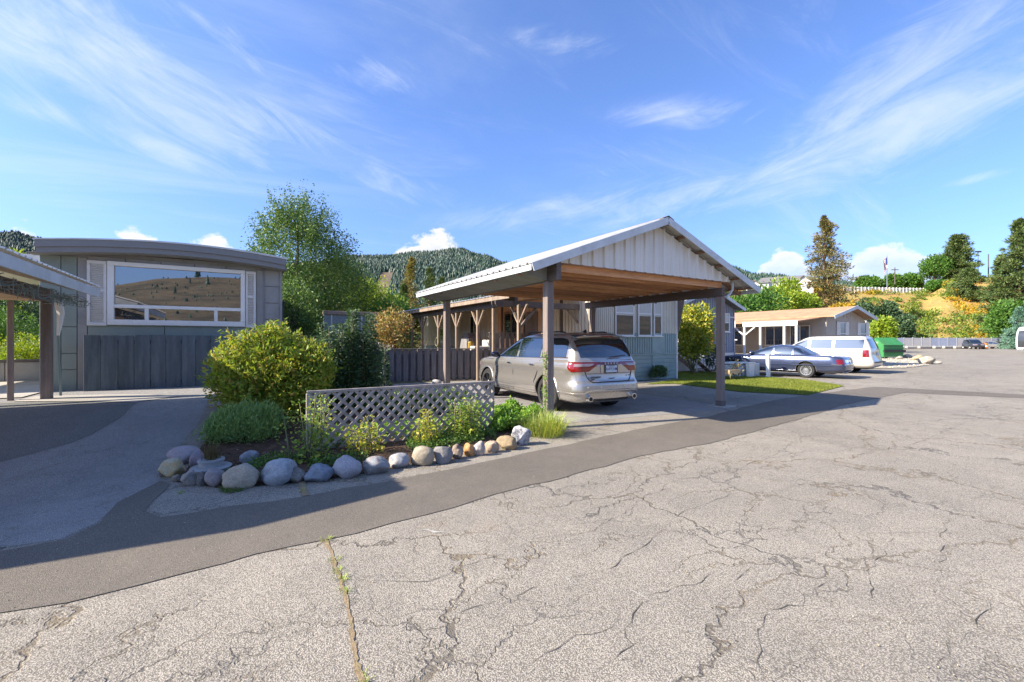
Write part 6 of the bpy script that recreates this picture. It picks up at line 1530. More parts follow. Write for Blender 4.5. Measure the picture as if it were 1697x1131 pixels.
for x in (-.5, .5):
    for s in (1, -1): wheel(TT, x, s*1.12, .36, .2, s, M['rim_silver'], 'six')
for s in (1, -1): MB().beam((3.0, s*.4, .5), (4.2, 0, .5), .08, .1).build('drawbar', M['black_plastic'], TT)
MB().box(-.6, .6, -.5, .5, 3.31, 3.55, bev=.05).build('roof_vent', M['fascia_white'], TT)
# dump bin
c = at_d(1466, HY, 41); c.z = 0
DB = thing('dumpster', 'green steel dumpster with pitched lids on the gravel beside the white suv', 'dumpster', c, R(-22), local=True)
MB().prism([(-1.05, -.8, .16), (-1.05, .8, .16), (-1.05, .8, 1.25), (-1.05, 0, 1.88), (-1.05, -.8, 1.25)], (2.1, 0, 0)).build('bin', M['green_steel'], DB)
for s in (1, -1):
    MB().beam((0, s*.0, 1.90), (0, s*.88, 1.23), 2.16, .04, up=(0, 0, 1), bev=.01).build('lid', M['black_plastic'] if s > 0 else M['green_steel'], DB)
    for z in (.5, 1.0): MB().box(-1.07, 1.07, s*.80, s*.84, z-.04, z+.04).build('rib', M['green_steel'], DB)
    MB().box(-1.15, 1.15, s*.84, s*.96, .62, .80).build('lift_pocket', M['dark_hole'], DB)
for x in (-.9, .9):
    for y in (-.6, .6): MB().box(x-.08, x+.08, y-.08, y+.08, 0, .16).build('foot', M['black_plastic'], DB)
text('lettering', 'WASTE', .2, M['text_white'], (-1.055, 0, 1.45), (R(90), 0, R(-90)), DB, .002)
# far board fence, panel by panel
c0, c1 = at_d(1440, HY, 84), at_d(1760, HY, 84); d_ = (c1-c0); Lf = d_.length; d_.normalize(); nrm_ = Vector((d_.y, -d_.x, 0))
FF = thing('panel_fence', 'long pale blue grey panel fence across the far side of the lot', 'fence', (c0.x, c0.y, .2)); npn = 22
fm_ = [mat('pale_fence_panel', (.36, .35, .35), .7, var=.1), mat('blue_fence_panel', (.27, .30, .38), .7, var=.1)]
for k in range(npn):
    p = c0+d_*((k+.5)*Lf/npn)
    MB().obox(p+Vector((0, 0, 1.02-CAMZ+.22)), d_*(Lf/npn/2-.05), nrm_*.02, Vector((0, 0, .95))).build('panel', fm_[1 if k in (7, 8, 9, 3, 14) else 0], FF)
    q = c0+d_*(k*Lf/npn); MB().obox(q+Vector((0, 0, 1.05-CAMZ+.22)), d_*.05, nrm_*.05, Vector((0, 0, 1.03))).build('post', fm_[0], FF)
# ================================================================ PLANTS
def rand_unit(n): v = nrs.normal(size=(n, 3)); return v/np.linalg.norm(v, axis=1, keepdims=True)
def leaf_arrays(P, D, S, wr=.45, fold=.25, N=None):
    """rhombic leaves folded along the midrib: base P, direction D, length S"""
    n = len(P); D = D/np.maximum(1e-6, np.linalg.norm(D, axis=1, keepdims=True)); A = rand_unit(n) if N is None else N
    W = np.cross(D, A); W /= np.maximum(1e-6, np.linalg.norm(W, axis=1, keepdims=True)); U = np.cross(W, D); S = S[:, None]
    b = P; tip = P+D*S; mid = P+D*S*.45; l = mid+W*S*wr*.5+U*S*fold*wr*.5; r = mid-W*S*wr*.5+U*S*fold*wr*.5
    V = np.stack([b, l, tip, r], 1).reshape(-1, 3); i = np.arange(n)[:, None]*4
    F = np.concatenate([i+np.array([[0, 2, 1]]), i+np.array([[0, 3, 2]])], 1).reshape(-1, 3); return V, F
def tri_mesh(name, V, F, m, parent=None, origin=(0, 0, 0), kind=None):
    me = bpy.data.meshes.new(name); V = (V-np.array(origin)).astype(np.float32); n, k = len(V), len(F)
    me.vertices.add(n); me.vertices.foreach_set('co', V.ravel()); me.loops.add(k*3); me.loops.foreach_set('vertex_index', F.astype(np.int32).ravel())
    me.polygons.add(k); me.polygons.foreach_set('loop_start', np.arange(0, k*3, 3, dtype=np.int32)); me.polygons.foreach_set('loop_total', np.full(k, 3, np.int32)) if False else None
    me.update(calc_edges=True); me.materials.append(m); o = bpy.data.objects.new(name, me); COL.objects.link(o)
    if parent is not None: o.parent = parent
    else: o.location = origin
    if kind: o['kind'] = kind
    return o
def lumps(c, r, n, size, squash=1.0, low=-.5, jitter=.25):
    """lump centres over an ellipsoid's skin and inside it"""
    out = []
    while len(out) < n:
        u = rand_unit(1)[0]
        if u[2] < low: continue
        k = .55+.45*nrs.random_sample()**.6; out.append((np.array(c)+u*np.array(r)*k*(1-size*.5/max(r))*1.0, size*(1-jitter+2*jitter*nrs.random_sample())))
    return out
def cloud(lps, per, leaf, spread=1.0, up=.25, wr=.45, outward=.6, shell=.35, centre=None, fold=.25, flat=1.0, droop=0.0):
    """leaves round a set of lumps (centre, radius)"""
    VV, FF, b = [], [], 0
    for c, r in lps:
        n = max(3, int(per*(.7+.6*nrs.random_sample()))); u = rand_unit(n); rad = (shell+(1-shell)*nrs.random_sample((n, 1))**.5)*r*spread
        P = np.array(c)+u*rad*np.array([1, 1, flat]); D = u*outward+rand_unit(n)*.7+np.array([0, 0, up-droop]); S = leaf*(.6+.8*nrs.random_sample(n))
        V, F = leaf_arrays(P, D, S, wr, fold); VV.append(V); FF.append(F+b); b += len(V)
    return np.concatenate(VV), np.concatenate(FF)
def branches(mb, base, top_pts, r0, rnd_=.15, segs=4):
    for tp in top_pts:
        b, t = Vector(base), Vector(tp); pts = []; rs = []
        for i in range(segs+1):
            k = i/segs; p = b.lerp(t, k); p.z = b.z+(t.z-b.z)*k**.85; w = rnd_*math.sin(math.pi*k)*(t-b).length*.3
            pts.append(p+Vector((rnd.uniform(-w, w), rnd.uniform(-w, w), 0))); rs.append(max(.003, r0*(1-k*.85)))
        mb.tube(pts, rs, 6)
def bush(name, label, cat, c, rad, nl, lump, per, leaf, lm, group=None, stems=7, sm=None, low=-.45, trunk_r=.015, zbase=None, extra=(), **kw):
    """shrub: stems from the ground and foliage gathered in lumps"""
    c = np.array(c); zb = gz(c[0], c[1]) if zbase is None else zbase
    t = thing(name, label, cat, (c[0], c[1], zb), group=group)
    lp = lumps(c, rad, nl, lump, low=low)+[q for (c9, r9, n9) in extra for q in lumps(np.array(c9), r9, n9, lump, low=-.9)]; V, F = cloud(lp, per, leaf, **kw); tri_mesh('foliage', V, F, lm, t, (c[0], c[1], zb))
    if stems:
        mb = MB(); pick = [lp[rnd.randrange(len(lp))][0] for _ in range(stems)]; branches(mb, (c[0], c[1], zb-.03), [tuple(p) for p in pick], trunk_r); mb.build('stems', sm or M['stem'], t, smooth='all')
    return t
def tree(name, label, c, h, crown_r, crown_z, lm, nl=60, lump=.8, per=160, leaf=.12, trunk=.14, group=None, bm_=None, cat='tree', zb=None, low=-.9, **kw):
    """broad-leaved tree: c = foot, crown ellipsoid centre height crown_z, radii crown_r"""
    x, y = c; zb = gz(x, y) if zb is None else zb
    t = thing(name, label, cat, (x, y, zb), group=group); cc = np.array([x, y, zb+crown_z]); lp = lumps(cc, crown_r, nl, lump, low=low)
    V, F = cloud(lp, per, leaf, **kw); tri_mesh('crown', V, F, lm, t, (x, y, zb)); mb = MB()
    top = Vector((x+rnd.uniform(-.2, .2), y, zb+crown_z)); mb.tube([(x, y, zb-.1), (x+.05, y, zb+crown_z*.4), tuple(top), (top.x, top.y, zb+h*.82)], [trunk, trunk*.8, trunk*.55, trunk*.15], 8)
    for _ in range(9):
        q = lp[rnd.randrange(len(lp))][0]; a = Vector((x, y, zb+crown_z*rnd.uniform(.35, .95))); mb.tube([a, a.lerp(Vector(q), .5)+Vector((0, 0, .1)), tuple(q)], [trunk*.4, trunk*.25, trunk*.06], 5)
    mb.build('trunk', bm_ or M['bark'], t, smooth='all'); return t
def conifer(name, label, foot, h, r, lm, nb=150, per=34, leaf=.22, taper=1.0, bare=.12, trunk=.25, group=None, gap=.0, droop=.15, irregular=.25, parent_mat=None, lm2=None):
    """pine / fir: whorled branches carrying tufts of needles, uneven outline"""
    x, y, zb = foot; t = thing(name, label, 'tree', foot, group=group); mb = MB()
    mb.tube([(x, y, zb-.5), (x, y, zb+h*.5), (x, y, zb+h*.98)], [trunk, trunk*.6, trunk*.08], 8); VV, FF, b = [], [], 0; VV2, FF2, b2 = [], [], 0
    for k in range(nb):
        f = bare+(1-bare)*(k+rnd.random())/nb; z = zb+h*f; rel = (f-bare)/(1-bare)
        prof = min(1.0, rel*4+.55)*(1-rel)**taper+.04
        Lb = r*prof*(1-irregular+2*irregular*rnd.random()); a = rnd.random()*2*math.pi; dz = -droop*Lb+.25*Lb*rel
        d = Vector((math.cos(a), math.sin(a), 0)); e = Vector((x, y, z))+d*Lb+Vector((0, 0, dz))
        mb.tube([(x, y, z), (Vector((x, y, z)).lerp(e, .55)+Vector((0, 0, .06*Lb))), e], [trunk*.16*(1-rel*.6), trunk*.1*(1-rel*.6), .01], 4, cap=False)
        nt = max(2, int(Lb/ (r*.22)))
        for j in range(nt):
            if rnd.random() < gap: continue
            q = (j+.7)/nt; cpt = np.array([x, y, z])+np.array([d.x*Lb*q, d.y*Lb*q, dz*q+.05*Lb*math.sin(q*3)]); n = per; u = rand_unit(n); rr = min(r*.17, .30*Lb+.12)*(.7+.6*rnd.random())
            P = cpt+u*nrs.random_sample((n, 1))**.5*rr*np.array([1, 1, .55]); D = u*.8+np.array([d.x*.5, d.y*.5, .35]); V, F = leaf_arrays(P, D, leaf*(.6+.8*nrs.random_sample(n)), .30, .2)
            if lm2 is not None and f < .42 and rnd.random() < .55-f: VV2.append(V); FF2.append(F+b2); b2 += len(V)
            else: VV.append(V); FF.append(F+b); b += len(V)
    tri_mesh('crown', np.concatenate(VV), np.concatenate(FF), lm, t, foot)
    if VV2: tri_mesh('browned_branches', np.concatenate(VV2), np.concatenate(FF2), lm2, t, foot)
    mb.build('trunk', parent_mat or M['bark_pine'], t, smooth='all'); return t

# ---------------------------------------------------------------- planting bed
p = at_g(440, 712)      # foot of the big golden shrub
def P3(px, py, d): return at_d(px, py, d)
d0 = 7.9; cc = P3(447, 618, d0)
bush('golden_shrub', 'big rounded gold green shrub standing in the bed before the grey house', 'shrub', (cc.x, cc.y, cc.z), (.80, .75, .64), 90, .24, 190, .082, L['shrub_gold'], stems=22, low=-.75, wr=.36, outward=.45, up=.5, trunk_r=.018, spread=1.3, extra=((tuple(cc-RT*.50+Vector((0, 0, -.30))), (.36, .4, .36), 18), (tuple(cc+RT*.52+Vector((0, 0, -.05))), (.50, .45, .52), 32), (tuple(cc+RT*.12+Vector((0, 0, -.58))), (.62, .5, .34), 24)))
# loose shoots breaking the shrub's outline
gs_ = bpy.data.objects['golden_shrub']; VV, FF, b = [], [], 0; mb = MB()
for k in range(150):
    a = rnd.random()*6.283; el = rnd.uniform(-.5, 1.5); u = Vector((math.cos(a)*math.cos(el)*.86, math.sin(a)*math.cos(el)*.8, math.sin(el)*.7)); s0 = cc+u*.75; e = cc+u*rnd.uniform(1.0, 1.22)+Vector((rnd.uniform(-.1, .1), 0, rnd.uniform(-.02, .16)))
    mb.tube([s0, s0.lerp(e, .5)+Vector((0, 0, .03)), e], [.006, .004, .002], 4, cap=False); n = 26; q = nrs.random_sample((n, 1)); P = np.array(s0)*(1-q)+np.array(e)*q; V, F = leaf_arrays(P, rand_unit(n)*.9+np.array(u.normalized())*.6, .085*(.6+.7*nrs.random_sample(n)), .36); VV.append(V); FF.append(F+b); b += len(V)
tri_mesh('shoots', np.concatenate(VV), np.concatenate(FF), L['shrub_gold'], gs_, tuple(gs_.location)); ORI['golden_shrub'] = Vector(gs_.location); mb.build('shoot_stems', M['stem'], gs_)['kind'] = 'stuff'
cc = P3(408, 716, 6.75)
bush('juniper_shrub', 'low feathery blue green shrub at the left end of the bed, above the pale boulders', 'shrub', (cc.x, cc.y, cc.z+.02), (.54, .45, .34), 110, .16, 190, .058, L['juniper'], stems=0, low=-.2, wr=.22, outward=.5, up=.9)
t_ = bush('juniper_base', 'dry brown underside', 'shrub', (cc.x-.05, cc.y-.14, cc.z-.28), (.38, .34, .20), 50, .12, 130, .045, L['twig_brown'], stems=0, low=-.9, wr=.2, outward=.4)
jb = [o for o in t_.children][0]; jp = bpy.data.objects['juniper_shrub']; wl = t_.location-jp.location; jb.parent = jp; jb.location = wl; jb.name = 'dry_twigs'; bpy.data.objects.remove(t_)
# tall dark leafy stems behind the lattice
def stalks(name, label, cat, feet, h, lm, leafsz, per, hw=.16, taperp=.6, stem_m=None, group=None, wr=.42, up=.2):
    x0 = sum(f[0] for f in feet)/len(feet); y0 = sum(f[1] for f in feet)/len(feet); zb = gz(x0, y0)
    t = thing(name, label, cat, (x0, y0, zb), group=group); mb = MB(); VV, FF, b = [], [], 0
    for (x, y, hh) in feet:
        z0 = gz(x, y); H = h*hh; lean = (rnd.uniform(-.1, .1), rnd.uniform(-.1, .1)); mb.tube([(x, y, z0-.02), (x+lean[0]*.5, y+lean[1]*.5, z0+H*.5), (x+lean[0], y+lean[1], z0+H)], [.012, .009, .004], 5)
        n = int(per*hh); k = nrs.random_sample(n); a = nrs.random_sample(n)*6.283; rr = hw*(1-k*taperp)*(nrs.random_sample(n)**.5)
        P = np.stack([x+lean[0]*k+np.cos(a)*rr, y+lean[1]*k+np.sin(a)*rr, z0+.03+H*k], 1); D = np.stack([np.cos(a), np.sin(a), up+nrs.normal(size=n)*.35], 1)
        V, F = leaf_arrays(P, D, leafsz*(.55+.8*nrs.random_sample(n))*(1.15-.4*k), wr); VV.append(V); FF.append(F+b); b += len(V)
    tri_mesh('foliage', np.concatenate(VV), np.concatenate(FF), lm, t, (x0, y0, zb)); mb.build('stems', stem_m or M['stem'], t, smooth='all'); return t
c0_, c1_ = at_d(545, 640, 8.8), at_d(632, 640, 9.6)
feet = []
for k in range(34):
    q = c0_.lerp(c1_, rnd.random()); feet.append((q.x+rnd.uniform(-.2, .2), q.y+rnd.uniform(-.35, .35), rnd.uniform(.62, .95) if rnd.random() < .8 else 1.12))
stalks('tall_leafy_plant', 'clump of tall dark green leafy stems behind the lattice, beside the golden shrub', 'plant', feet, 1.75, L['dark_tall'], .085, 620, hw=.17)
# rose bushes in front of the lattice
def rose(px, py, d, w, h, lm, label, n=9, per=110, lf=.05):
    c = at_g(px, py); k = d; ft = [(c.x+rnd.uniform(-w, w)*.5, c.y+rnd.uniform(-.14, .14), rnd.uniform(.55, 1.0)) for _ in range(n)]
    return stalks('rose_bush', label, 'shrub', ft, h, lm, lf, per, hw=w*.36, taperp=.3, group='rose bushes along the lattice', wr=.6, up=.35)
rose(507, 770, 0, .40, .98, L['rose'], 'tall straggly green rose bush at the left end of the lattice', 9, 130)
rose(600, 757, 0, .34, .56, L['rose_yellow'], 'small yellow leaved rose bush before the left half of the lattice', 7, 90)
rose(706, 741, 0, .30, .56, L['rose_yellow'], 'yellow green rose bush before the middle of the lattice, above the grey boulder', 8, 90)
rose(776, 730, 0, .44, .70, L['rose'], 'dense green rose bush at the right end of the lattice', 13, 150)
# ground cover behind the right-hand rocks
c = at_g(835, 712); t = thing('ground_cover', 'bright green leafy ground cover between the lattice end and the grass clump', 'plant', (c.x, c.y+.2, 0))
n = 15000; a = nrs.random_sample((n, 2)); X = 3.75+1.25*a[:, 0]; Y = 6.42+.35*a[:, 0]+1.35*a[:, 1]; Hh = .16+.14*np.sin(X*9)*np.cos(Y*7)+.10*nrs.random_sample(n)
P = np.stack([X, Y, np.maximum(.03, Hh*nrs.random_sample(n)**.4+.05)], 1); D = rand_unit(n)*.8+np.array([0, -.1, .5]); V, F = leaf_arrays(P, D, .05*(.6+.8*nrs.random_sample(n)), .6)
tri_mesh('foliage', V, F, L['cover'], t, (c.x, c.y+.2, 0))
n = 5200; a = nrs.random_sample((n, 2)); X = .9+2.9*a[:, 0]; Y = 6.95+.9*a[:, 1]; P = np.stack([X, Y, .03+.18*nrs.random_sample(n)], 1); V, F = leaf_arrays(P, rand_unit(n)+np.array([0, 0, .5]), .05*(.6+.8*nrs.random_sample(n)), .6)
t = thing('ground_cover', 'sparse leafy ground cover seen through the lattice holes', 'plant', (2, 7.2, 0)); tri_mesh('foliage', V, F, L['cover'], t, (2, 7.2, 0))
n = 9000; a = nrs.random_sample((n, 2)); X = 1.9+2.6*a[:, 0]; Y = 8.9+1.4*a[:, 1]; P = np.stack([X, Y, .05+.35*nrs.random_sample(n)**.6+.08*np.sin(X*6)], 1); V, F = leaf_arrays(P, rand_unit(n)+np.array([0, 0, .5]), .06*(.6+.8*nrs.random_sample(n)), .55)
t = thing('ground_cover', 'low leafy plants between the lattice and the board fence', 'plant', (3, 9.4, 0)); tri_mesh('foliage', V, F, L['shrub_green'], t, (3, 9.4, 0))
# low weeds and seedlings through the open soil of the bed
n = 15000; a = nrs.random_sample((n, 2)); X = -.3+5.0*a[:, 0]; Y = 5.75+.13*np.maximum(0, X-.8)+.1+1.0*a[:, 1]; keep_ = np.array([fbm(x_*1.7, y_*1.7, 3, 33) > -.03 for x_, y_ in zip(X, Y)]) & (X > -.2)
X, Y = X[keep_], Y[keep_]; n = len(X); P = np.stack([X, Y, np.array([bed_h(x_, y_) for x_, y_ in zip(X, Y)])+.02+.09*nrs.random_sample(n)**1.5], 1); V, F = leaf_arrays(P, rand_unit(n)+np.array([0, 0, .5]), .035*(.5+.9*nrs.random_sample(n)), .6)
tag(tri_mesh('bed_weeds', V, F, L['shrub_green']), 'low green weeds scattered over the mulch between the boulders and the lattice', 'weeds', kind='stuff')
# blades: ornamental grass clump at the near left carport post
def blades(name, label, c, r, h, n, lm, w=.008, kind=None, lean=.5, cat='grass', z0=0.0, parent=None):
    a = nrs.random_sample(n)*6.283; rr = r*nrs.random_sample(n)**.6; x = c[0]+np.cos(a)*rr; y = c[1]+np.sin(a)*rr; zz = np.array([gz(i, j) for i, j in zip(x, y)])+z0 if n < 6000 else np.full(n, z0)
    b = np.stack([x, y, zz], 1); a2 = a+nrs.normal(size=n)*.7; H = h*(.45+.65*nrs.random_sample(n)); le = lean*(.2+nrs.random_sample(n))*(rr/r+.2)
    mid = b+np.stack([np.cos(a2)*le*H*.35, np.sin(a2)*le*H*.35, H*.6], 1); tip = b+np.stack([np.cos(a2)*le*H, np.sin(a2)*le*H, H*(1-.25*le)], 1)
    s = np.stack([-np.sin(a2), np.cos(a2), np.zeros(n)], 1)*w; V = np.stack([b-s, b+s, mid-s*.8, mid+s*.8, tip], 1).reshape(-1, 3); i = np.arange(n)[:, None]*5
    F = np.concatenate([i+np.array([[0, 1, 3]]), i+np.array([[0, 3, 2]]), i+np.array([[2, 3, 4]])], 1).reshape(-1, 3)
    if kind == 'raw': return V, F
    t = thing(name, label, cat, (c[0], c[1], 0)); tri_mesh('blades', V, F, lm, t, (c[0], c[1], 0)); return t
g = at_g(905, 724); blades('ornamental_grass', 'tuft of tall yellow green grass at the foot of the near left carport post', (g.x+.05, g.y+.12), .32, .44, 800, L['blade'], .005, lean=1.1)
VV = []; 
# ivy climbing the post
n = 240; zz = nrs.random_sample(n)*1.15+.25; P = np.stack([XL-.09+nrs.normal(size=n)*.018, YF-.03+nrs.normal(size=n)*.035, zz], 1); V, F = leaf_arrays(P, rand_unit(n)+np.array([-.6, -.3, 0]), .035*(.6+.8*nrs.random_sample(n)), .7)
t = thing('climbing_vine', 'thin vine climbing the near left carport post', 'vine', (XL-.08, YF, .2)); tri_mesh('leaves', V, F, L['cover'], t, (XL-.08, YF, .2)); MB().tube([(XL-.085, YF-.03+.02*math.sin(k), .2+k*.1) for k in range(13)], .004, 4).build('stem', M['stem'], t)
# fallen leaves and bark chips in the bed; weeds in the crack
n = 2600; pts = []
while len(pts) < n:
    x, y = rnd.uniform(-.4, 5), rnd.uniform(5.6, 8.4)
    if y > 5.75+.13*max(0, x-.8) and x > -.35: pts.append((x, y, bed_h(x, y)+.02))
P = np.array(pts); D = rand_unit(n); D[:, 2] *= .25; V, F = leaf_arrays(P, D, .035*(.5+nrs.random_sample(n)), .7, N=np.tile([[.1, .1, 1.0]], (n, 1)))
ch = leaf_mat('bark_chips', [(.12, .07, .045), (.20, .13, .09), (.07, .045, .03), (.30, .22, .16)], .0, .8); o = tri_mesh('bark_chips', V, F, ch); tag(o, 'bark chips and fallen leaves scattered over the planting bed', 'mulch', kind='stuff')
VV, FF, b = [], [], 0
for px_, py_, k in ((541, 896, 40), (556, 930, 24), (560, 948, 30), (566, 962, 36), (571, 982, 24), (602, 1131, 24), (503, 815, 20), (300, 818, 30)):
    c = at_g(px_, py_); V, F = blades('', '', (c.x, c.y), .04, .035, k, None, .0022, kind='raw', lean=1.6); VV.append(V); FF.append(F+b); b += len(V)
tag(tri_mesh('crack_weeds', np.concatenate(VV), np.concatenate(FF), L['blade']), 'dry yellow green weeds growing in the long pavement crack', 'weeds', kind='stuff')
c = at_g(388, 812); V, F = blades('', '', (c.x, c.y), .13, .05, 260, None, .004, kind='raw', lean=1.8); tag(tri_mesh('boulder_weeds', V, F, L['shrub_green']), 'dark green weeds creeping at the foot of the biggest tan boulder', 'weeds', kind='stuff')

# ---------------------------------------------------------------- rocks
def rock(px0, px1, py0, py1, col, label, col2=None, ang=0.0, seed=1, shape=0.15, rough=.16, depth=.8, dscale=9, lift=0.0):
    """boulder that fills the given span of the photograph, standing on the ground there"""
    c = at_g((px0+px1)/2, py1-1.5); d = (c-CAMP).dot(FW); w = (px1-px0)/FPX*d; h = (py1-py0)/FPX*d*1.02
    bm = bmesh.new(); bmesh.ops.create_icosphere(bm, subdivisions=4, radius=1); q = random.Random(seed); planes = []
    for _ in range(int(7+shape*9)):
        v = Vector((q.gauss(0, 1), q.gauss(0, 1), q.gauss(0, 1))).normalized(); planes.append((v, q.uniform(.70-.12*shape, .95)))
    for v in bm.verts:
        n = v.co.normalized(); r_ = 1.0
        for pn, dd in planes:
            k = n.dot(pn)
            if k > .01: r_ = min(r_, r_ if dd/k >= r_ else dd/k*.72+r_*.28 if shape < .4 else dd/k)
        f = 1+rough*2*(fbm(n.x*1.6+seed*3, n.y*1.6+n.z*1.9, 4, seed))+rough*.25*fbm(n.x*7+seed, n.y*7+n.z*6, 3, seed+4)
        v.co = n*r_*f
    xs_ = [v.co.x for v in bm.verts]; zs_ = [v.co.z for v in bm.verts]; ys_2 = [v.co.y for v in bm.verts]
    sx, sz, sy = w/(max(xs_)-min(xs_)), h/(max(zs_)-min(zs_))*1.1, w*depth/(max(ys_2)-min(ys_2)); cx_ = (max(xs_)+min(xs_))/2; zmin = min(zs_)
    ca, sa = math.cos(ang), math.sin(ang)
    for v in bm.verts:
        x, y, z = (v.co.x-cx_)*sx, v.co.y*sy, (v.co.z-zmin)*sz-h*.09
        x, z = (x*ca-(z-h/2)*sa, (z-h/2)*ca+x*sa+h/2) if ang else (x, z); v.co = (x, y, z)
    for f in bm.faces: f.smooth = True
    me = bpy.data.meshes.new('boulder'); bm.to_mesh(me); bm.free()
    col = tuple(x*.8 for x in col); col2 = tuple(x*.8 for x in col2) if col2 else None; m = bpy.data.materials.new('rock'); m.use_nodes = True; N = NT(m.node_tree); bs = N.n['Principled BSDF']; v = N.new('ShaderNodeTexCoord').outputs['Object']; v = N.mapping(v, (1, 1, 1), (seed, 0, 0), (seed, 0, 0))
    c2 = col2 or tuple(x*.62 for x in col); cm = N.mix(N.sm(N.noise(v, dscale, 5, .65, .6), .36, .64), (*col, 1), (*c2, 1))
    cm = N.mix(N.math('MULTIPLY', N.sm(N.noise(v, 60, 3, .7), .52, .7), .5), cm, tuple(min(.8, x*1.7+.03) for x in col)); cm = N.mix(N.math('MULTIPLY', N.sm(N.noise(v, 90, 2, .6), .56, .7), .5), cm, tuple(x*.35 for x in col))
    N.put(bs.inputs['Base Color'], cm); bs.inputs['Roughness'].default_value = .75; bs.inputs['Specular IOR Level'].default_value = .35
    bp = N.new('ShaderNodeBump'); bp.inputs['Distance'].default_value = .006; N.put(bp.inputs['Height'], N.noise(v, 35, 5, .65)); N.l.new(bp.outputs[0], bs.inputs['Normal']); me.materials.append(m)
    o = bpy.data.objects.new('boulder', me); COL.objects.link(o); rd = Vector((c.x, c.y, 0)).normalized(); pos = Vector((c.x, c.y, c.z+lift-h*.05))+rd*(w*depth*.24); o.location = pos; o.rotation_euler = (0, 0, -YAW)
    return tag(o, label, 'boulder', 'boulders edging the planting bed')
# spans measured in the photograph
rock(279, 330, 742, 770, (.36, .335, .34), 'smooth lilac grey boulder, farthest back at the left corner of the bed', (.42, .34, .34), seed=2)
rock(266, 305, 762, 792, (.50, .45, .32), 'cream and ochre boulder at the leftmost corner of the bed', (.52, .36, .12), seed=3, shape=.5, dscale=6)
rock(315, 338, 748, 778, (.38, .30, .31), 'pinkish upright stone behind the cream and ochre boulder', (.26, .24, .28), seed=4)
rock(286, 300, 789, 801, (.30, .26, .20), 'very small tan stone in front of the cream and ochre boulder', seed=5)
rock(298, 328, 782, 808, (.24, .22, .20), 'rough brown conglomerate boulder with pale flecks', (.34, .30, .26), seed=6, shape=.8, rough=.25)
rock(326, 341, 783, 808, (.22, .21, .19), 'narrow upright grey green stone beside the conglomerate boulder', seed=7, shape=.4)
rock(340, 372, 778, 809, (.33, .27, .25), 'rounded pinkish brown boulder left of the biggest tan boulder', (.26, .24, .24), seed=8)
rock(371, 427, 772, 812, (.46, .40, .31), 'biggest tan triangular boulder', (.40, .34, .25), seed=9, shape=.25, dscale=4)
rock(398, 428, 749, 776, (.31, .33, .36), 'blue grey pointed stone behind the biggest tan boulder', seed=10, shape=.4)
rock(430, 489, 765, 806, (.30, .33, .36), 'large speckled blue grey boulder leaning to the right', (.40, .42, .43), seed=11, ang=.30, dscale=20)
rock(473, 507, 777, 803, (.26, .24, .21), 'flat brown triangular stone wedged between two blue boulders', seed=12, shape=.7)
rock(505, 553, 772, 801, (.18, .21, .25), 'dark blue boulder with flat top and white vein', (.25, .28, .32), seed=13, shape=.45)
rock(551, 600, 758, 795, (.40, .38, .39), 'pale speckled egg shaped boulder right of the dark blue one', (.34, .33, .35), seed=14, dscale=20)
rock(601, 646, 760, 788, (.30, .32, .33), 'flat topped grey boulder with brown blotch', (.30, .26, .23), seed=15, shape=.3)
rock(644, 679, 754, 778, (.42, .38, .33), 'small rounded grey and white boulder at the shadow edge', (.30, .32, .36), seed=16)
rock(681, 720, 742, 774, (.40, .34, .25), 'tan rounded boulder with a rough left flank', (.34, .28, .19), seed=17, shape=.3)
rock(718, 751, 741, 770, (.20, .20, .20), 'dark grey cracked boulder right of the tan rounded one', (.27, .25, .23), seed=18, shape=.8, rough=.2)
rock(747, 769, 738, 763, (.24, .18, .13), 'small angular brown boulder with white streaks', (.40, .33, .26), seed=19, shape=.9, rough=.22)
rock(768, 787, 736, 759, (.50, .24, .07), 'small bright orange boulder', (.56, .32, .14), seed=20, shape=.6)
rock(784, 804, 733, 758, (.52, .47, .43), 'small whitish pointed boulder next to the orange one', (.36, .31, .28), seed=21, shape=.5)
rock(803, 828, 733, 753, (.40, .28, .19), 'reddish tan knobbly boulder', (.50, .38, .27), seed=22, shape=.6, rough=.22)
rock(822, 857, 725, 748, (.42, .31, .17), 'long golden brown boulder', (.34, .25, .14), seed=23, shape=.3)
rock(847, 881, 708, 741, (.55, .53, .52), 'rugged white and black veined boulder, last on the right of the row', (.10, .10, .11), seed=24, shape=.9, rough=.28, dscale=7)
# stone pot among the rocks
c = at_g(350, 788)
t = thing('stone_planter', 'stepped round stone planter with dry stalks behind the small boulders', 'planter', (c.x, c.y, c.z))
MB().lathe([(0, .0), (.14, .0), (.20, .07), (.215, .10), (.20, .11), (.13, .115), (.125, .165), (.14, .17), (.14, .19), (.11, .195), (0, .18)], tuple(c), 'z', 32).build('bowl', M['stone_pot'], t, smooth=True)
V, F = blades('', '', (c.x, c.y), .10, .22, 140, None, .003, kind='raw', lean=.2, z0=.17); tri_mesh('dry_stalks', V, F, L['twig_brown'], t, tuple(c))

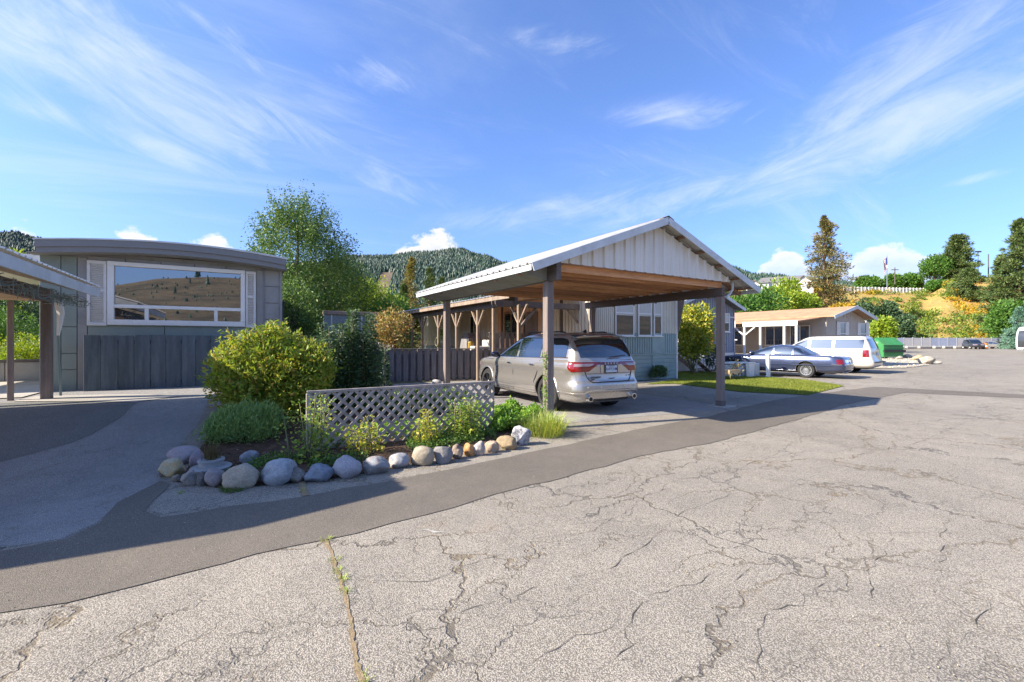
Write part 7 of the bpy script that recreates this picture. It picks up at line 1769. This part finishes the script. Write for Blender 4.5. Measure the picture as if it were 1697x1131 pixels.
# ---------------------------------------------------------------- lawn grass
bmx = [p[0] for p in lawn_poly]; bmy = [p[1] for p in lawn_poly]
def inside(x, y, poly):
    c = False; j = len(poly)-1
    for i in range(len(poly)):
        if (poly[i][1] > y) != (poly[j][1] > y) and x < (poly[j][0]-poly[i][0])*(y-poly[i][1])/(poly[j][1]-poly[i][1])+poly[i][0]: c = not c
        j = i
    return c
n = 90000; X = nrs.uniform(min(bmx), max(bmx), n); Y = nrs.uniform(min(bmy), max(bmy), n); k = np.array([inside(a, b, lawn_poly) for a, b in zip(X, Y)]); X, Y = X[k], Y[k]; n = len(X)
a = nrs.random_sample(n)*6.283; h = .035+.03*nrs.random_sample(n); B = np.stack([X, Y, np.full(n, .01)], 1); s = np.stack([np.cos(a), np.sin(a), np.zeros(n)], 1)*.006; tp = B+np.stack([nrs.normal(size=n)*.018, nrs.normal(size=n)*.018, h], 1)
V = np.stack([B-s, B+s, tp], 1).reshape(-1, 3); F = np.arange(n*3).reshape(-1, 3); tag(tri_mesh('lawn_grass', V, F, L['lawn']), 'short mown green lawn grass between the carport and the sedan', 'grass', kind='stuff')
# low plants at the foot of the cream home
c = at_Y(1094, 618, 12.1)
bush('foundation_plant', 'dark low leafy plant at the foot of the grey green skirting', 'plant', (c.x, 12.15, .28), (.42, .3, .26), 30, .14, 90, .07, L['dark_tall'], stems=0, zbase=0, up=.1)
# white signpost, boxes, flower pot and cart on the lawn edge
t = thing('white_post', 'plain white square post standing on the lawn before the slate blue sedan', 'post', at_z(1273, 626, 0))
c = at_z(1273, 626, 0); MB().box(c.x-.07, c.x+.07, c.y-.07, c.y+.07, 0, .98, bev=.012).build('post', M['white_trim'], t); MB().box(c.x-.09, c.x+.09, c.y-.09, c.y+.09, .98, 1.01, bev=.01).build('cap', M['white_trim'], t)
c = at_z(1228, 625.5, 0); t = thing('storage_chest', 'pale rounded plastic storage chest on the lawn beside the sedan wheel', 'chest', (c.x, c.y, 0))
MB().box(c.x-.62, c.x+.42, c.y-.05, c.y+.6, .0, .55, bev=.05).build('body', M['fascia_white'], t); MB().box(c.x-.65, c.x+.45, c.y-.08, c.y+.63, .553, .66, bev=.05).build('lid', M['fascia_white'], t)
c = at_z(1247, 626, 0); t = thing('meter_pedestal', 'narrow white tapered pedestal between the plastic chests', 'pedestal', (c.x, c.y, 0)); MB().prism([(c.x-.16, c.y, 0), (c.x+.10, c.y, 0), (c.x+.2, c.y, .62), (c.x-.26, c.y, .62)], (0, .16, 0)).build('body', M['white_trim'], t); MB().box(c.x-.28, c.x+.22, c.y-.02, c.y+.18, .622, .66, bev=.01).build('cap', M['white_trim'], t)
c = at_z(1257, 625.5, 0); t = thing('utility_box', 'small pale utility box right of the white pedestal', 'box', (c.x, c.y, 0)); MB().box(c.x-.18, c.x+.3, c.y+.1, c.y+.5, .0, .60, bev=.03).build('body', M['fascia_white'], t); MB().box(c.x-.1, c.x+.22, c.y+.085, c.y+.1, .1, .5).build('door', M['shutter'], t)
c = at_z(1212, 630, 0); t = thing('garden_cart', 'wooden garden cart with dry flowers on the lawn', 'cart', (c.x, c.y, 0))
MB().box(c.x-.45, c.x+.35, c.y-.2, c.y+.25, .22, .42, bev=.01).build('tray', M['plywood'], t); 
for x in (c.x-.3, c.x+.25): MB().lathe([(.13, -.02), (.15, -.02), (.15, .02), (.13, .02)], (x, c.y-.23, .15), 'y', 16, close=True).build('wheel', M['stem'], t)
P = np.array([[c.x+.3, c.y, .45]])+nrs.normal(size=(160, 3))*np.array([.12, .1, .16]); V, F = leaf_arrays(P, rand_unit(160)+np.array([0, 0, .5]), .10*(.6+.8*nrs.random_sample(160)), .5); tri_mesh('dry_flowers', V, F, leaf_mat('dry_flower_leaves', [(.34, .25, .10), (.5, .42, .25), (.25, .2, .1)], .1), t, (c.x, c.y, 0), 'stuff')
# small white stone lump behind lattice
tag(rock(716, 732, 631, 641, (.6, .57, .52), 'small whitish stone on the ground behind the lattice top', seed=31), group='loose stones').name = 'garden_stone'

# ---------------------------------------------------------------- trees
c = at_d(1147, 566, 21.4); bush('magnolia_shrub', 'tall yellow edged shrub between the cream home and the blue grey home', 'shrub', (c.x, c.y, 2.05), (.95, .9, 1.55), 80, .36, 100, .14, L['magnolia'], stems=8, zbase=0, low=-.9, trunk_r=.03, up=.1, wr=.5)
c = at_d(1183, 590, 22.2); bush('potted_shrub', 'small dark green shrub beside the porch steps', 'shrub', (c.x, c.y, .75), (.35, .35, .65), 22, .2, 80, .08, L['dark_tall'], stems=4, zbase=0, low=-.9)
# weeping birch-like tree behind the grey home
c = at_d(500, 566, 23.0)
bt = tree('birch_tree', 'tall airy green tree with fine drooping twigs behind the grey home', (c.x, c.y), 9.6, (2.6, 2.5, 4.0), 4.9, L['birch'], nl=250, lump=.62, per=150, leaf=.125, trunk=.16, shell=.1, droop=.55, spread=1.25, outward=.35, wr=.42)
ext_tops = []
VV, FF, b = [], [], 0; mb = MB()
for k in range(70):                                                 # wispy shoots past the crown's outline
    a = rnd.random()*6.283; el = rnd.uniform(.05, 1.45); u = Vector((math.cos(a)*math.cos(el)*2.6, math.sin(a)*math.cos(el)*2.5, math.sin(el)*4.0)); s0 = Vector((c.x, c.y, 4.9))+u*.82; e = Vector((c.x, c.y, 4.9))+u*rnd.uniform(1.02, 1.20)+Vector((rnd.uniform(-.3, .3), 0, rnd.uniform(-.2, .4)))
    mb.tube([s0, s0.lerp(e, .5)+Vector((0, 0, .08)), e], [.014, .009, .004], 4, cap=False); n = 46; q = nrs.random_sample((n, 1)); P = np.array(s0)*(1-q)+np.array(e)*q+nrs.normal(size=(n, 3))*.09; V, F = leaf_arrays(P, rand_unit(n)+np.array([0, 0, -.4]), .12*(.6+.8*nrs.random_sample(n)), .45); VV.append(V); FF.append(F+b); b += len(V)
tri_mesh('shoots', np.concatenate(VV), np.concatenate(FF), L['birch'], bt, tuple(bt.location)); 
c2 = at_d(560, 566, 26); tree('birch_tree', 'second airy green tree, shorter, right of the tall drooping one', (c2.x, c2.y), 7.3, (2.1, 2.1, 2.9), 3.8, L['birch'], nl=130, lump=.6, per=130, leaf=.125, trunk=.12, shell=.1, droop=.4, spread=1.25, outward=.35)
c = at_d(608, 566, 30); tree('round_tree', 'rounded yellow green tree between the birch and the conifers', (c.x, c.y), 5.9, (3.0, 2.6, 1.9), 3.6, L['lime'], nl=95, lump=.75, per=140, leaf=.17, trunk=.16)
c = at_d(655, 566, 27); tree('round_tree', 'smaller dark and light green tree touching the yellow green tree', (c.x, c.y), 4.6, (1.6, 1.5, 1.4), 2.9, L['green'], nl=50, lump=.6, per=110, leaf=.15, trunk=.12)
c = at_d(558, 566, 34); tree('round_tree', 'pale yellow green tree low behind the potting shed', (c.x, c.y), 5.0, (2.2, 2.0, 1.6), 3.4, L['lime'], nl=45, lump=.7, per=110, leaf=.18, trunk=.12)
c = at_d(651, 566, 19.5); tree('maple_tree', 'small reddish leaved tree beside the porch', (c.x, c.y), 3.3, (.95, .9, 1.05), 2.05, L['maple_red'], nl=46, lump=.36, per=90, leaf=.10, trunk=.05)
c = at_d(490, 566, 18.5); tree('round_tree', 'dark green tree close behind the back fence of the grey home', (c.x, c.y), 4.2, (1.0, 1.2, 1.6), 2.4, L['birch'], nl=50, lump=.5, per=100, leaf=.11, trunk=.08, droop=.3)
for px_, top, d, r_, lm, lb in ((682, 430, 48, 2.0, 'conifer_gold', 'golden green conifer left of the green pair, before the mountain'), (712, 446, 50, 2.0, 'conifer', 'green conifer right of the golden one'), (668, 474, 42, 1.3, 'conifer', 'slim short conifer left of the golden one'), (733, 462, 55, 2.0, 'conifer', 'green conifer nearest the carport roof')):
    c = at_d(px_, 566, d); h = CAMZ+(HY-top)/FPX*d; conifer('conifer_tree', lb, (c.x, c.y, 0), h, r_, L[lm], nb=110, per=26, leaf=.26, taper=.85, bare=.05, group='conifers before the mountain')
# hill trees
def on_hill(px, t): return hill_pt(px, t)
f = on_hill(1366, .30); dd = (f-CAMP).dot(FW); h = CAMZ+(HY-361)/FPX*dd-f.z
conifer('pine_tree', 'very tall ponderosa pine with browning lower branches beside the hilltop houses', tuple(f), h, 6.0, L['pine_olive'], nb=210, per=44, leaf=.58, taper=.7, bare=.08, trunk=.45, irregular=.45, gap=.30, lm2=L['pine_brown'], droop=.2)
f = on_hill(1586, .92); dd = (f-CAMP).dot(FW); h = CAMZ+(HY-392)/FPX*dd-f.z
conifer('pine_tree', 'tall dense pine on the hill crest right of the flagpole', tuple(f), h, 4.6, L['conifer'], nb=150, per=36, leaf=.75, taper=.5, bare=.04, trunk=.35, irregular=.35, droop=.05)
f = on_hill(1607, .55); dd = (f-CAMP).dot(FW); h = CAMZ+(HY-447)/FPX*dd-f.z
conifer('pine_tree', 'bright green pine on the slope below the dense crest pine', tuple(f), h, 4.2, L['conifer'], nb=110, per=34, leaf=.6, taper=.6, bare=.02, trunk=.3, irregular=.35)
f = on_hill(1549, .95); dd = (f-CAMP).dot(FW); h = CAMZ+(HY-418)/FPX*dd-f.z
tree('round_tree', 'dark green broad leaved tree on the hill crest left of the dense pine', (f.x, f.y), h, (4.2, 4, 3.9), h*.55, L['green'], nl=70, lump=1.5, per=90, leaf=.6, trunk=.3, zb=f.z)
f = on_hill(1690, .06); dd = (f-CAMP).dot(FW); h = CAMZ+(HY-366)/FPX*dd-f.z
conifer('pine_tree', 'tallest dark conifer at the right edge of the picture', tuple(f), h, 5.2, L['conifer'], nb=260, per=36, leaf=.6, taper=.75, bare=.02, trunk=.45, irregular=.4, gap=.1)
f = on_hill(1660, .10); dd = (f-CAMP).dot(FW); h = CAMZ+(HY-425)/FPX*dd-f.z
conifer('pine_tree', 'green conifer just left of the tallest one at the right edge', tuple(f), h, 3.6, L['conifer'], nb=130, per=30, leaf=.6, taper=.7, bare=.02, trunk=.3, irregular=.4)
f = on_hill(1740, .1); conifer('pine_tree', 'green conifer beyond the right edge of the lot', tuple(f), 16, 4.6, L['conifer'], nb=130, per=30, leaf=.6, taper=.7, bare=.02, trunk=.3, irregular=.4)
c = at_d(1690, 566, 76); c.z = gz(c.x, c.y); conifer('spruce_tree', 'pale blue green spruce behind the travel trailer', tuple(c), 6.9, 2.3, L['spruce_blue'], nb=110, per=34, leaf=.35, taper=.8, bare=.0, trunk=.15)
# leafy trees behind the beige home
for px_, top, d, rw, lm, lb in ((1228, 482, 52, 2.6, 'green', 'dark green tree just right of the carport eave'), (1262, 474, 62, 3.4, 'green', 'green tree below the broad grey roofed hilltop house'), (1300, 463, 70, 3.6, 'lime', 'bright green tree below the hilltop houses, left of the tall pine'), (1335, 488, 74, 2.6, 'lime', 'yellow green tree at the foot of the tall pine'), (1400, 494, 80, 2.4, 'scrub', 'yellow shrub right of the tall pine foot'),
    (1432, 500, 96, 2.4, 'dark_tall', 'dark shrub mass on the slope above the beige roof'), (1468, 500, 97, 2.8, 'dark_tall', 'dark round shrub on the slope right of the beige roof ridge'), (1497, 516, 94, 2.4, 'dark_tall', 'dark shrub on the slope above the shed'), (1462, 524, 60, 1.5, 'lime', 'light green shrub beside the shed roof'), (1550, 468, 140, 2.2, 'green', 'round green bush on the slope under the dark crest tree'), (1480, 456, 158, 3.0, 'green', 'low green tree behind the hilltop white fence'),
    (1440, 459, 158, 4.0, 'green', 'low green hedge tree behind the left end of the hilltop white fence'), (1510, 455, 158, 3.5, 'green', 'low green tree right of the flagpole'), (1672, 500, 84, 3.6, 'green', 'green tree between the hillside scrub and the blue spruce')):
    c = at_d(px_, 566, d); tt = (d-HD0)/(HD1-HD0); zb = hill_z(px_, tt) if d > HD0 else gz(c.x, c.y); h = CAMZ+(HY-top)/FPX*d-zb; rz = max(1.2, h*.45)
    tree('leafy_tree' if rw > 3 else 'leafy_shrub', lb, (c.x, c.y), h, (rw, rw*.9, rz), h-rz*.95, L[lm], nl=int(30+rw*9), lump=rw*.33, per=95, leaf=.16+.004*d, trunk=.12+.02*rw, zb=zb, cat='tree')
# scrub covering the slope (nobody could count it)
VV, FF, b = [], [], 0; VG, FG, bg = [], [], 0; k = 0
while k < 2600:
    px_ = rnd.uniform(1180, 2300); t_ = rnd.random()**1.15*1.02; dens = fbm(px_*.014, t_*3.2, 3, 12)
    bare = (1400 < px_ < 1560 and .5 < t_ < .85) or (px_ > 1600 and t_ > .8)
    if dens < (-.12 if not bare else .06): continue
    c = hill_pt(px_, t_); r_ = rnd.uniform(.7, 2.1)*(1.2 if t_ < .3 else .8 if not bare else .5); n = 46; u = rand_unit(n); P = np.array([c.x, c.y, c.z+r_*.25])+u*r_*np.array([1, 1, .6])*nrs.random_sample((n, 1))**.4; V, F = leaf_arrays(P, u+np.array([0, 0, .6]), .48*(.6+.8*nrs.random_sample(n)), .6)
    if fbm(px_*.006+4, t_*1.5, 3, 21) > .10 or px_ > 1640 and rnd.random() < .5: VG.append(V); FG.append(F+bg); bg += len(V)
    else: VV.append(V); FF.append(F+b); b += len(V)
    k += 1
tag(tri_mesh('hillside_scrub', np.concatenate(VV), np.concatenate(FF), L['scrub']), 'golden and yellow green scrub covering the slope beyond the lot', 'scrub', kind='stuff')
tag(tri_mesh('hillside_scrub', np.concatenate(VG), np.concatenate(FG), L['scrub_green']), 'dark green bushes dotted through the golden hillside scrub', 'scrub', kind='stuff')
# hedge and trees seen past the left carport
for px_, py_, d, r, lm, lb, lf in ((10, 560, 17.5, (1.3, 1.0, 1.0), 'green', 'green hedge bush seen at the far left under the carport', .09), (55, 585, 15.2, (.85, .7, .62), 'lime', 'bright yellow green clipped bush seen under the left carport', .07), (60, 515, 20, (1.6, 1.2, 1.2), 'dark_tall', 'dark shaded tree behind the yellow green bush under the carport', .12), (20, 470, 24, (2.5, 1.6, 1.8), 'lime', 'sunlit yellow green tree farthest back under the left carport', .15), (-60, 540, 18, (1.6, 1.2, 1.4), 'green', 'green bush off the left edge beyond the carport', .1)):
    c = at_d(px_, py_, d); bush('garden_bush', lb, 'shrub', (c.x, c.y, c.z), r, 60, .32, 120, lf, L[lm], stems=5, low=-.9, trunk_r=.03, zbase=.5)
# hilltop fence, flagpole, lamp poles
def ctop(px, py, d): return at_d(px, py, d)
a_, b_ = ctop(1398, 486, 143), ctop(1536, 488, 150)
HF = thing('picket_fence', 'long white picket fence along the hilltop below the clouds', 'fence', a_); nn = 24
for k in range(nn+1):
    p = a_.lerp(b_, k/nn); q = a_.lerp(b_, min(1, (k+1)/nn))
    MB().box(p.x-.1, p.x+.1, p.y-.1, p.y+.1, p.z-.6, p.z+2.0).build('post', M['white_trim'], HF)
    if k < nn:
        for zz in (.6, 1.75): MB().beam((p.x, p.y, p.z+zz), (q.x, q.y, q.z+zz), .06, .22).build('rail', M['white_trim'], HF)
        pk = MB()
        for j in range(1, 7): s = p.lerp(q, j/7); pk.box(s.x-.06, s.x+.06, s.y-.03, s.y+.03, s.z+.3, s.z+1.85)
        pk.build('pickets', M['white_trim'], HF)
f = ctop(1470, 478, 150); FP = thing('flagpole', 'tall flagpole on the hilltop with a limp striped flag', 'flagpole', f)
zt_ = CAMZ+(HY-424)/FPX*150; MB().tube([(f.x, f.y, f.z-1), (f.x, f.y, zt_)], [.16, .08], 8).build('pole', M['steel'], FP)
fl = [mat('flag_red', (.45, .03, .03), .7), mat('flag_white', (.75, .75, .72), .7), mat('flag_blue', (.02, .04, .18), .7)]
rs = RT*1.0; FL = MB().box(0, 0, 0, 0, 0, 0) and None
for k in range(13):
    z0_ = zt_-.5-k*.30; m_ = MB(); pts = []
    for j in range(9): u = j/8; off = RT*(u*1.5)*(.9-.02*k)+FW*(.25*math.sin(u*7+k*.15)); dz = -1.9*u**1.3; pts.append((f.x-off.x, f.y-off.y, z0_+dz))
    m_.v = pts+[(x, y, z-.30) for x, y, z in pts]+[(x+FW.x*.03, y+FW.y*.03, z) for x, y, z in pts]+[(x+FW.x*.03, y+FW.y*.03, z-.3) for x, y, z in pts]
    m_.f = [(j, j+1, 9+j+1, 9+j) for j in range(8)]+[(18+j, 27+j, 27+j+1, 18+j+1) for j in range(8)]; m_.m = [0]*16
    if k == 0: ROOT = m_.build('flag', fl[0], FP, fix=False)
    else: m_.build('stripe', fl[2] if k < 6 and False else fl[k % 2], ROOT, fix=False)
m_ = MB(); pts = [(f.x-(RT*(u*1.5)*.9).x-FW.x*.06-(FW*(.25*math.sin(u*7))).x, f.y-(RT*(u*1.5)*.9).y-FW.y*.06-(FW*(.25*math.sin(u*7))).y, zt_-.5-1.9*u**1.3) for u in (0, .12, .24, .36, .45)]
m_.v = pts+[(x, y, z-2.1) for x, y, z in pts]; m_.f = [(j, j+1, 6+j, 5+j) for j in range(4)]; m_.m = [0]*4; m_.build('canton', fl[2], ROOT, fix=False)
for px_, top, hd, lb in ((1621, 418, True, 'tall lamp pole with flat head on the hill crest'), (1638, 422, False, 'plain dark pole on the hill crest right of the lamp pole'), (1483, 444, False, 'wooden utility pole with crossarm behind the hilltop trees')):
    f = ctop(px_, 462, 150); f.z = CAMZ+(HY-472)/FPX*150; zt_ = CAMZ+(HY-top)/FPX*150; t = thing('light_pole', lb, 'pole', f)
    MB().tube([(f.x, f.y, f.z), (f.x, f.y, zt_)], [.18, .14], 8).build('pole', M['steel'] if hd else M['beam_dark'], t)
    if hd: MB().obox((f.x, f.y, zt_), RT*.9, FW*.3, Vector((0, 0, .2)), bev=.05).build('lamp_head', M['black_plastic'], t)
    if px_ == 1483: MB().obox((f.x, f.y, zt_-.8), RT*1.2, FW*.1, Vector((0, 0, .12))).build('crossarm', M['beam_dark'], t)

# ---------------------------------------------------------------- gravel island with stones, kerb of logs by the far fence
isl = [(p.x, p.y) for p in (at_g(a, b) for a, b in ((1440, 612), (1500, 611), (1540, 606), (1556, 600), (1530, 594), (1490, 591), (1455, 592), (1440, 598)))]
sheet('gravel_island', isl, M['gravel'], .03, wob=.1)
def stone(px0, px1, py0, py1, label, seed, col=(.52, .46, .37)): 
    o = rock(px0, px1, py0, py1, col, label, seed=seed, shape=.4, rough=.18); o['group'] = 'pale stones on the gravel island'; o.name = 'pale_stone'; o['category'] = 'stone'; return o
stone(1525, 1549, 592, 606, 'largest pale stone on the gravel island', 41); stone(1512, 1532, 590, 600, 'pale yellow stone behind the largest one', 42, (.56, .46, .28)); stone(1498, 1511, 589, 596, 'pale stone next to the dumpster foot', 43); stone(1550, 1560, 600, 605, 'small flat stone at the right tip of the gravel island', 44); stone(1486, 1496, 592, 598, 'small stone in front of the dumpster', 45)
n = 1400; pts = []
xs_ = [p[0] for p in isl]; ys_ = [p[1] for p in isl]
while len(pts) < n:
    x, y = rnd.uniform(min(xs_), max(xs_)), rnd.uniform(min(ys_), max(ys_))
    if inside(x, y, isl): pts.append((x, y, .03))
P = np.array(pts); V, F = leaf_arrays(P, rand_unit(n)+np.array([0, 0, .3]), .07*(.4+nrs.random_sample(n)), .9, .8); tag(tri_mesh('loose_gravel', V, F, leaf_mat('gravel_bits', [(.55, .5, .4), (.4, .36, .3), (.62, .57, .48)], 0, .9)), 'loose pale gravel on the island by the dumpster', 'gravel', kind='stuff')
for k, (a, b, c2) in enumerate(((1478, 1500, 577), (1500, 1520, 577), (1521, 1545, 577.5), (1546, 1560, 577), (1562, 1580, 577.5), (1580, 1604, 578))):
    p, q = at_d(a+1, HY, 80), at_d(b-1, HY, 80+rnd.uniform(-1, 1)); p.z = q.z = gz(p.x, p.y)+.25
    tag(MB().beam(p, q, .5, .5, bev=.12).build('concrete_kerb_block', M['concrete']), ['pale kerb block nearest the dumpster before the far fence', 'second pale kerb block from the dumpster', 'third pale kerb block from the dumpster, the longest', 'fourth kerb block from the dumpster, short', 'fifth kerb block from the dumpster', 'kerb block beside the small dark far suv'][k], 'kerb block', 'kerb blocks before the far fence')
for px_, lb in ((1626, 'orange striped barrel right of the small dark far suv'), (1633, 'second orange barrel beside the low stand')):
    c = at_d(px_, HY, 78); c.z = gz(c.x, c.y); t = thing('traffic_barrel', lb, 'barrel', c, group='orange barrels by the far fence')
    MB().lathe([(0, 0), (.32, 0), (.30, 1.0), (.24, 1.05), (0, 1.05)], tuple(c), 'z', 14).build('drum', M['paint_orange'], t); MB().lathe([(.318, .4), (.325, .4), (.318, .6), (.31, .6)], tuple(c), 'z', 14, close=True).build('stripe', M['white_trim'], t)

# grit, leaf bits and loose stones lying about the paving
def grit(name, label, pts, smin, smax, cols):
    n = len(pts); oc = np.array([[1, 0, 0], [-1, 0, 0], [0, 1, 0], [0, -1, 0], [0, 0, 1], [0, 0, -1]]); of = np.array([[0, 2, 4], [2, 1, 4], [1, 3, 4], [3, 0, 4], [2, 0, 5], [1, 2, 5], [3, 1, 5], [0, 3, 5]])
    S = nrs.uniform(smin, smax, (n, 1, 1)); V = oc[None]*(S*nrs.uniform(.5, 1.2, (n, 1, 3)))+nrs.normal(size=(n, 6, 3))*S*.15+np.array(pts)[:, None, :]; F = of[None]+(np.arange(n)*6)[:, None, None]
    tag(tri_mesh(name, V.reshape(-1, 3), F.reshape(-1, 3), leaf_mat(name+'_tones', cols, 0, .9)), label, 'gravel', kind='stuff')
pts = []
while len(pts) < 2600:
    if rnd.random() < .6:
        u = rnd.random(); x = -.8+6.2*u; y = 5.45+.17*max(0, x-.8)+abs(rnd.gauss(0, .16))*-1; x += 0
    else: p_ = at_z(rnd.uniform(0, 1697), rnd.uniform(690, 1131), 0); x, y = p_.x, p_.y
    pts.append((x, y, gz(x, y)+.008))
grit('loose_grit', 'small loose grit scattered along the boulders and over the road', pts, .002, .0055, [(.30, .27, .22), (.50, .46, .38), (.18, .16, .13), (.40, .33, .25)])
# concrete footings and base brackets of the big carport
for (x, y) in ((XL, YF), (XR, YF), (XR, YB), (XL, YB)):
    MB().box(x-.24, x+.26, y-.25, y+.22, -.02, .018, bev=.006).build('footing', M['concrete'], CP)
    MB().box(x-.083, x+.083, y-.083, y+.083, .0185, .14, bev=.003).build('post_bracket', M['beam_dark'], CP)
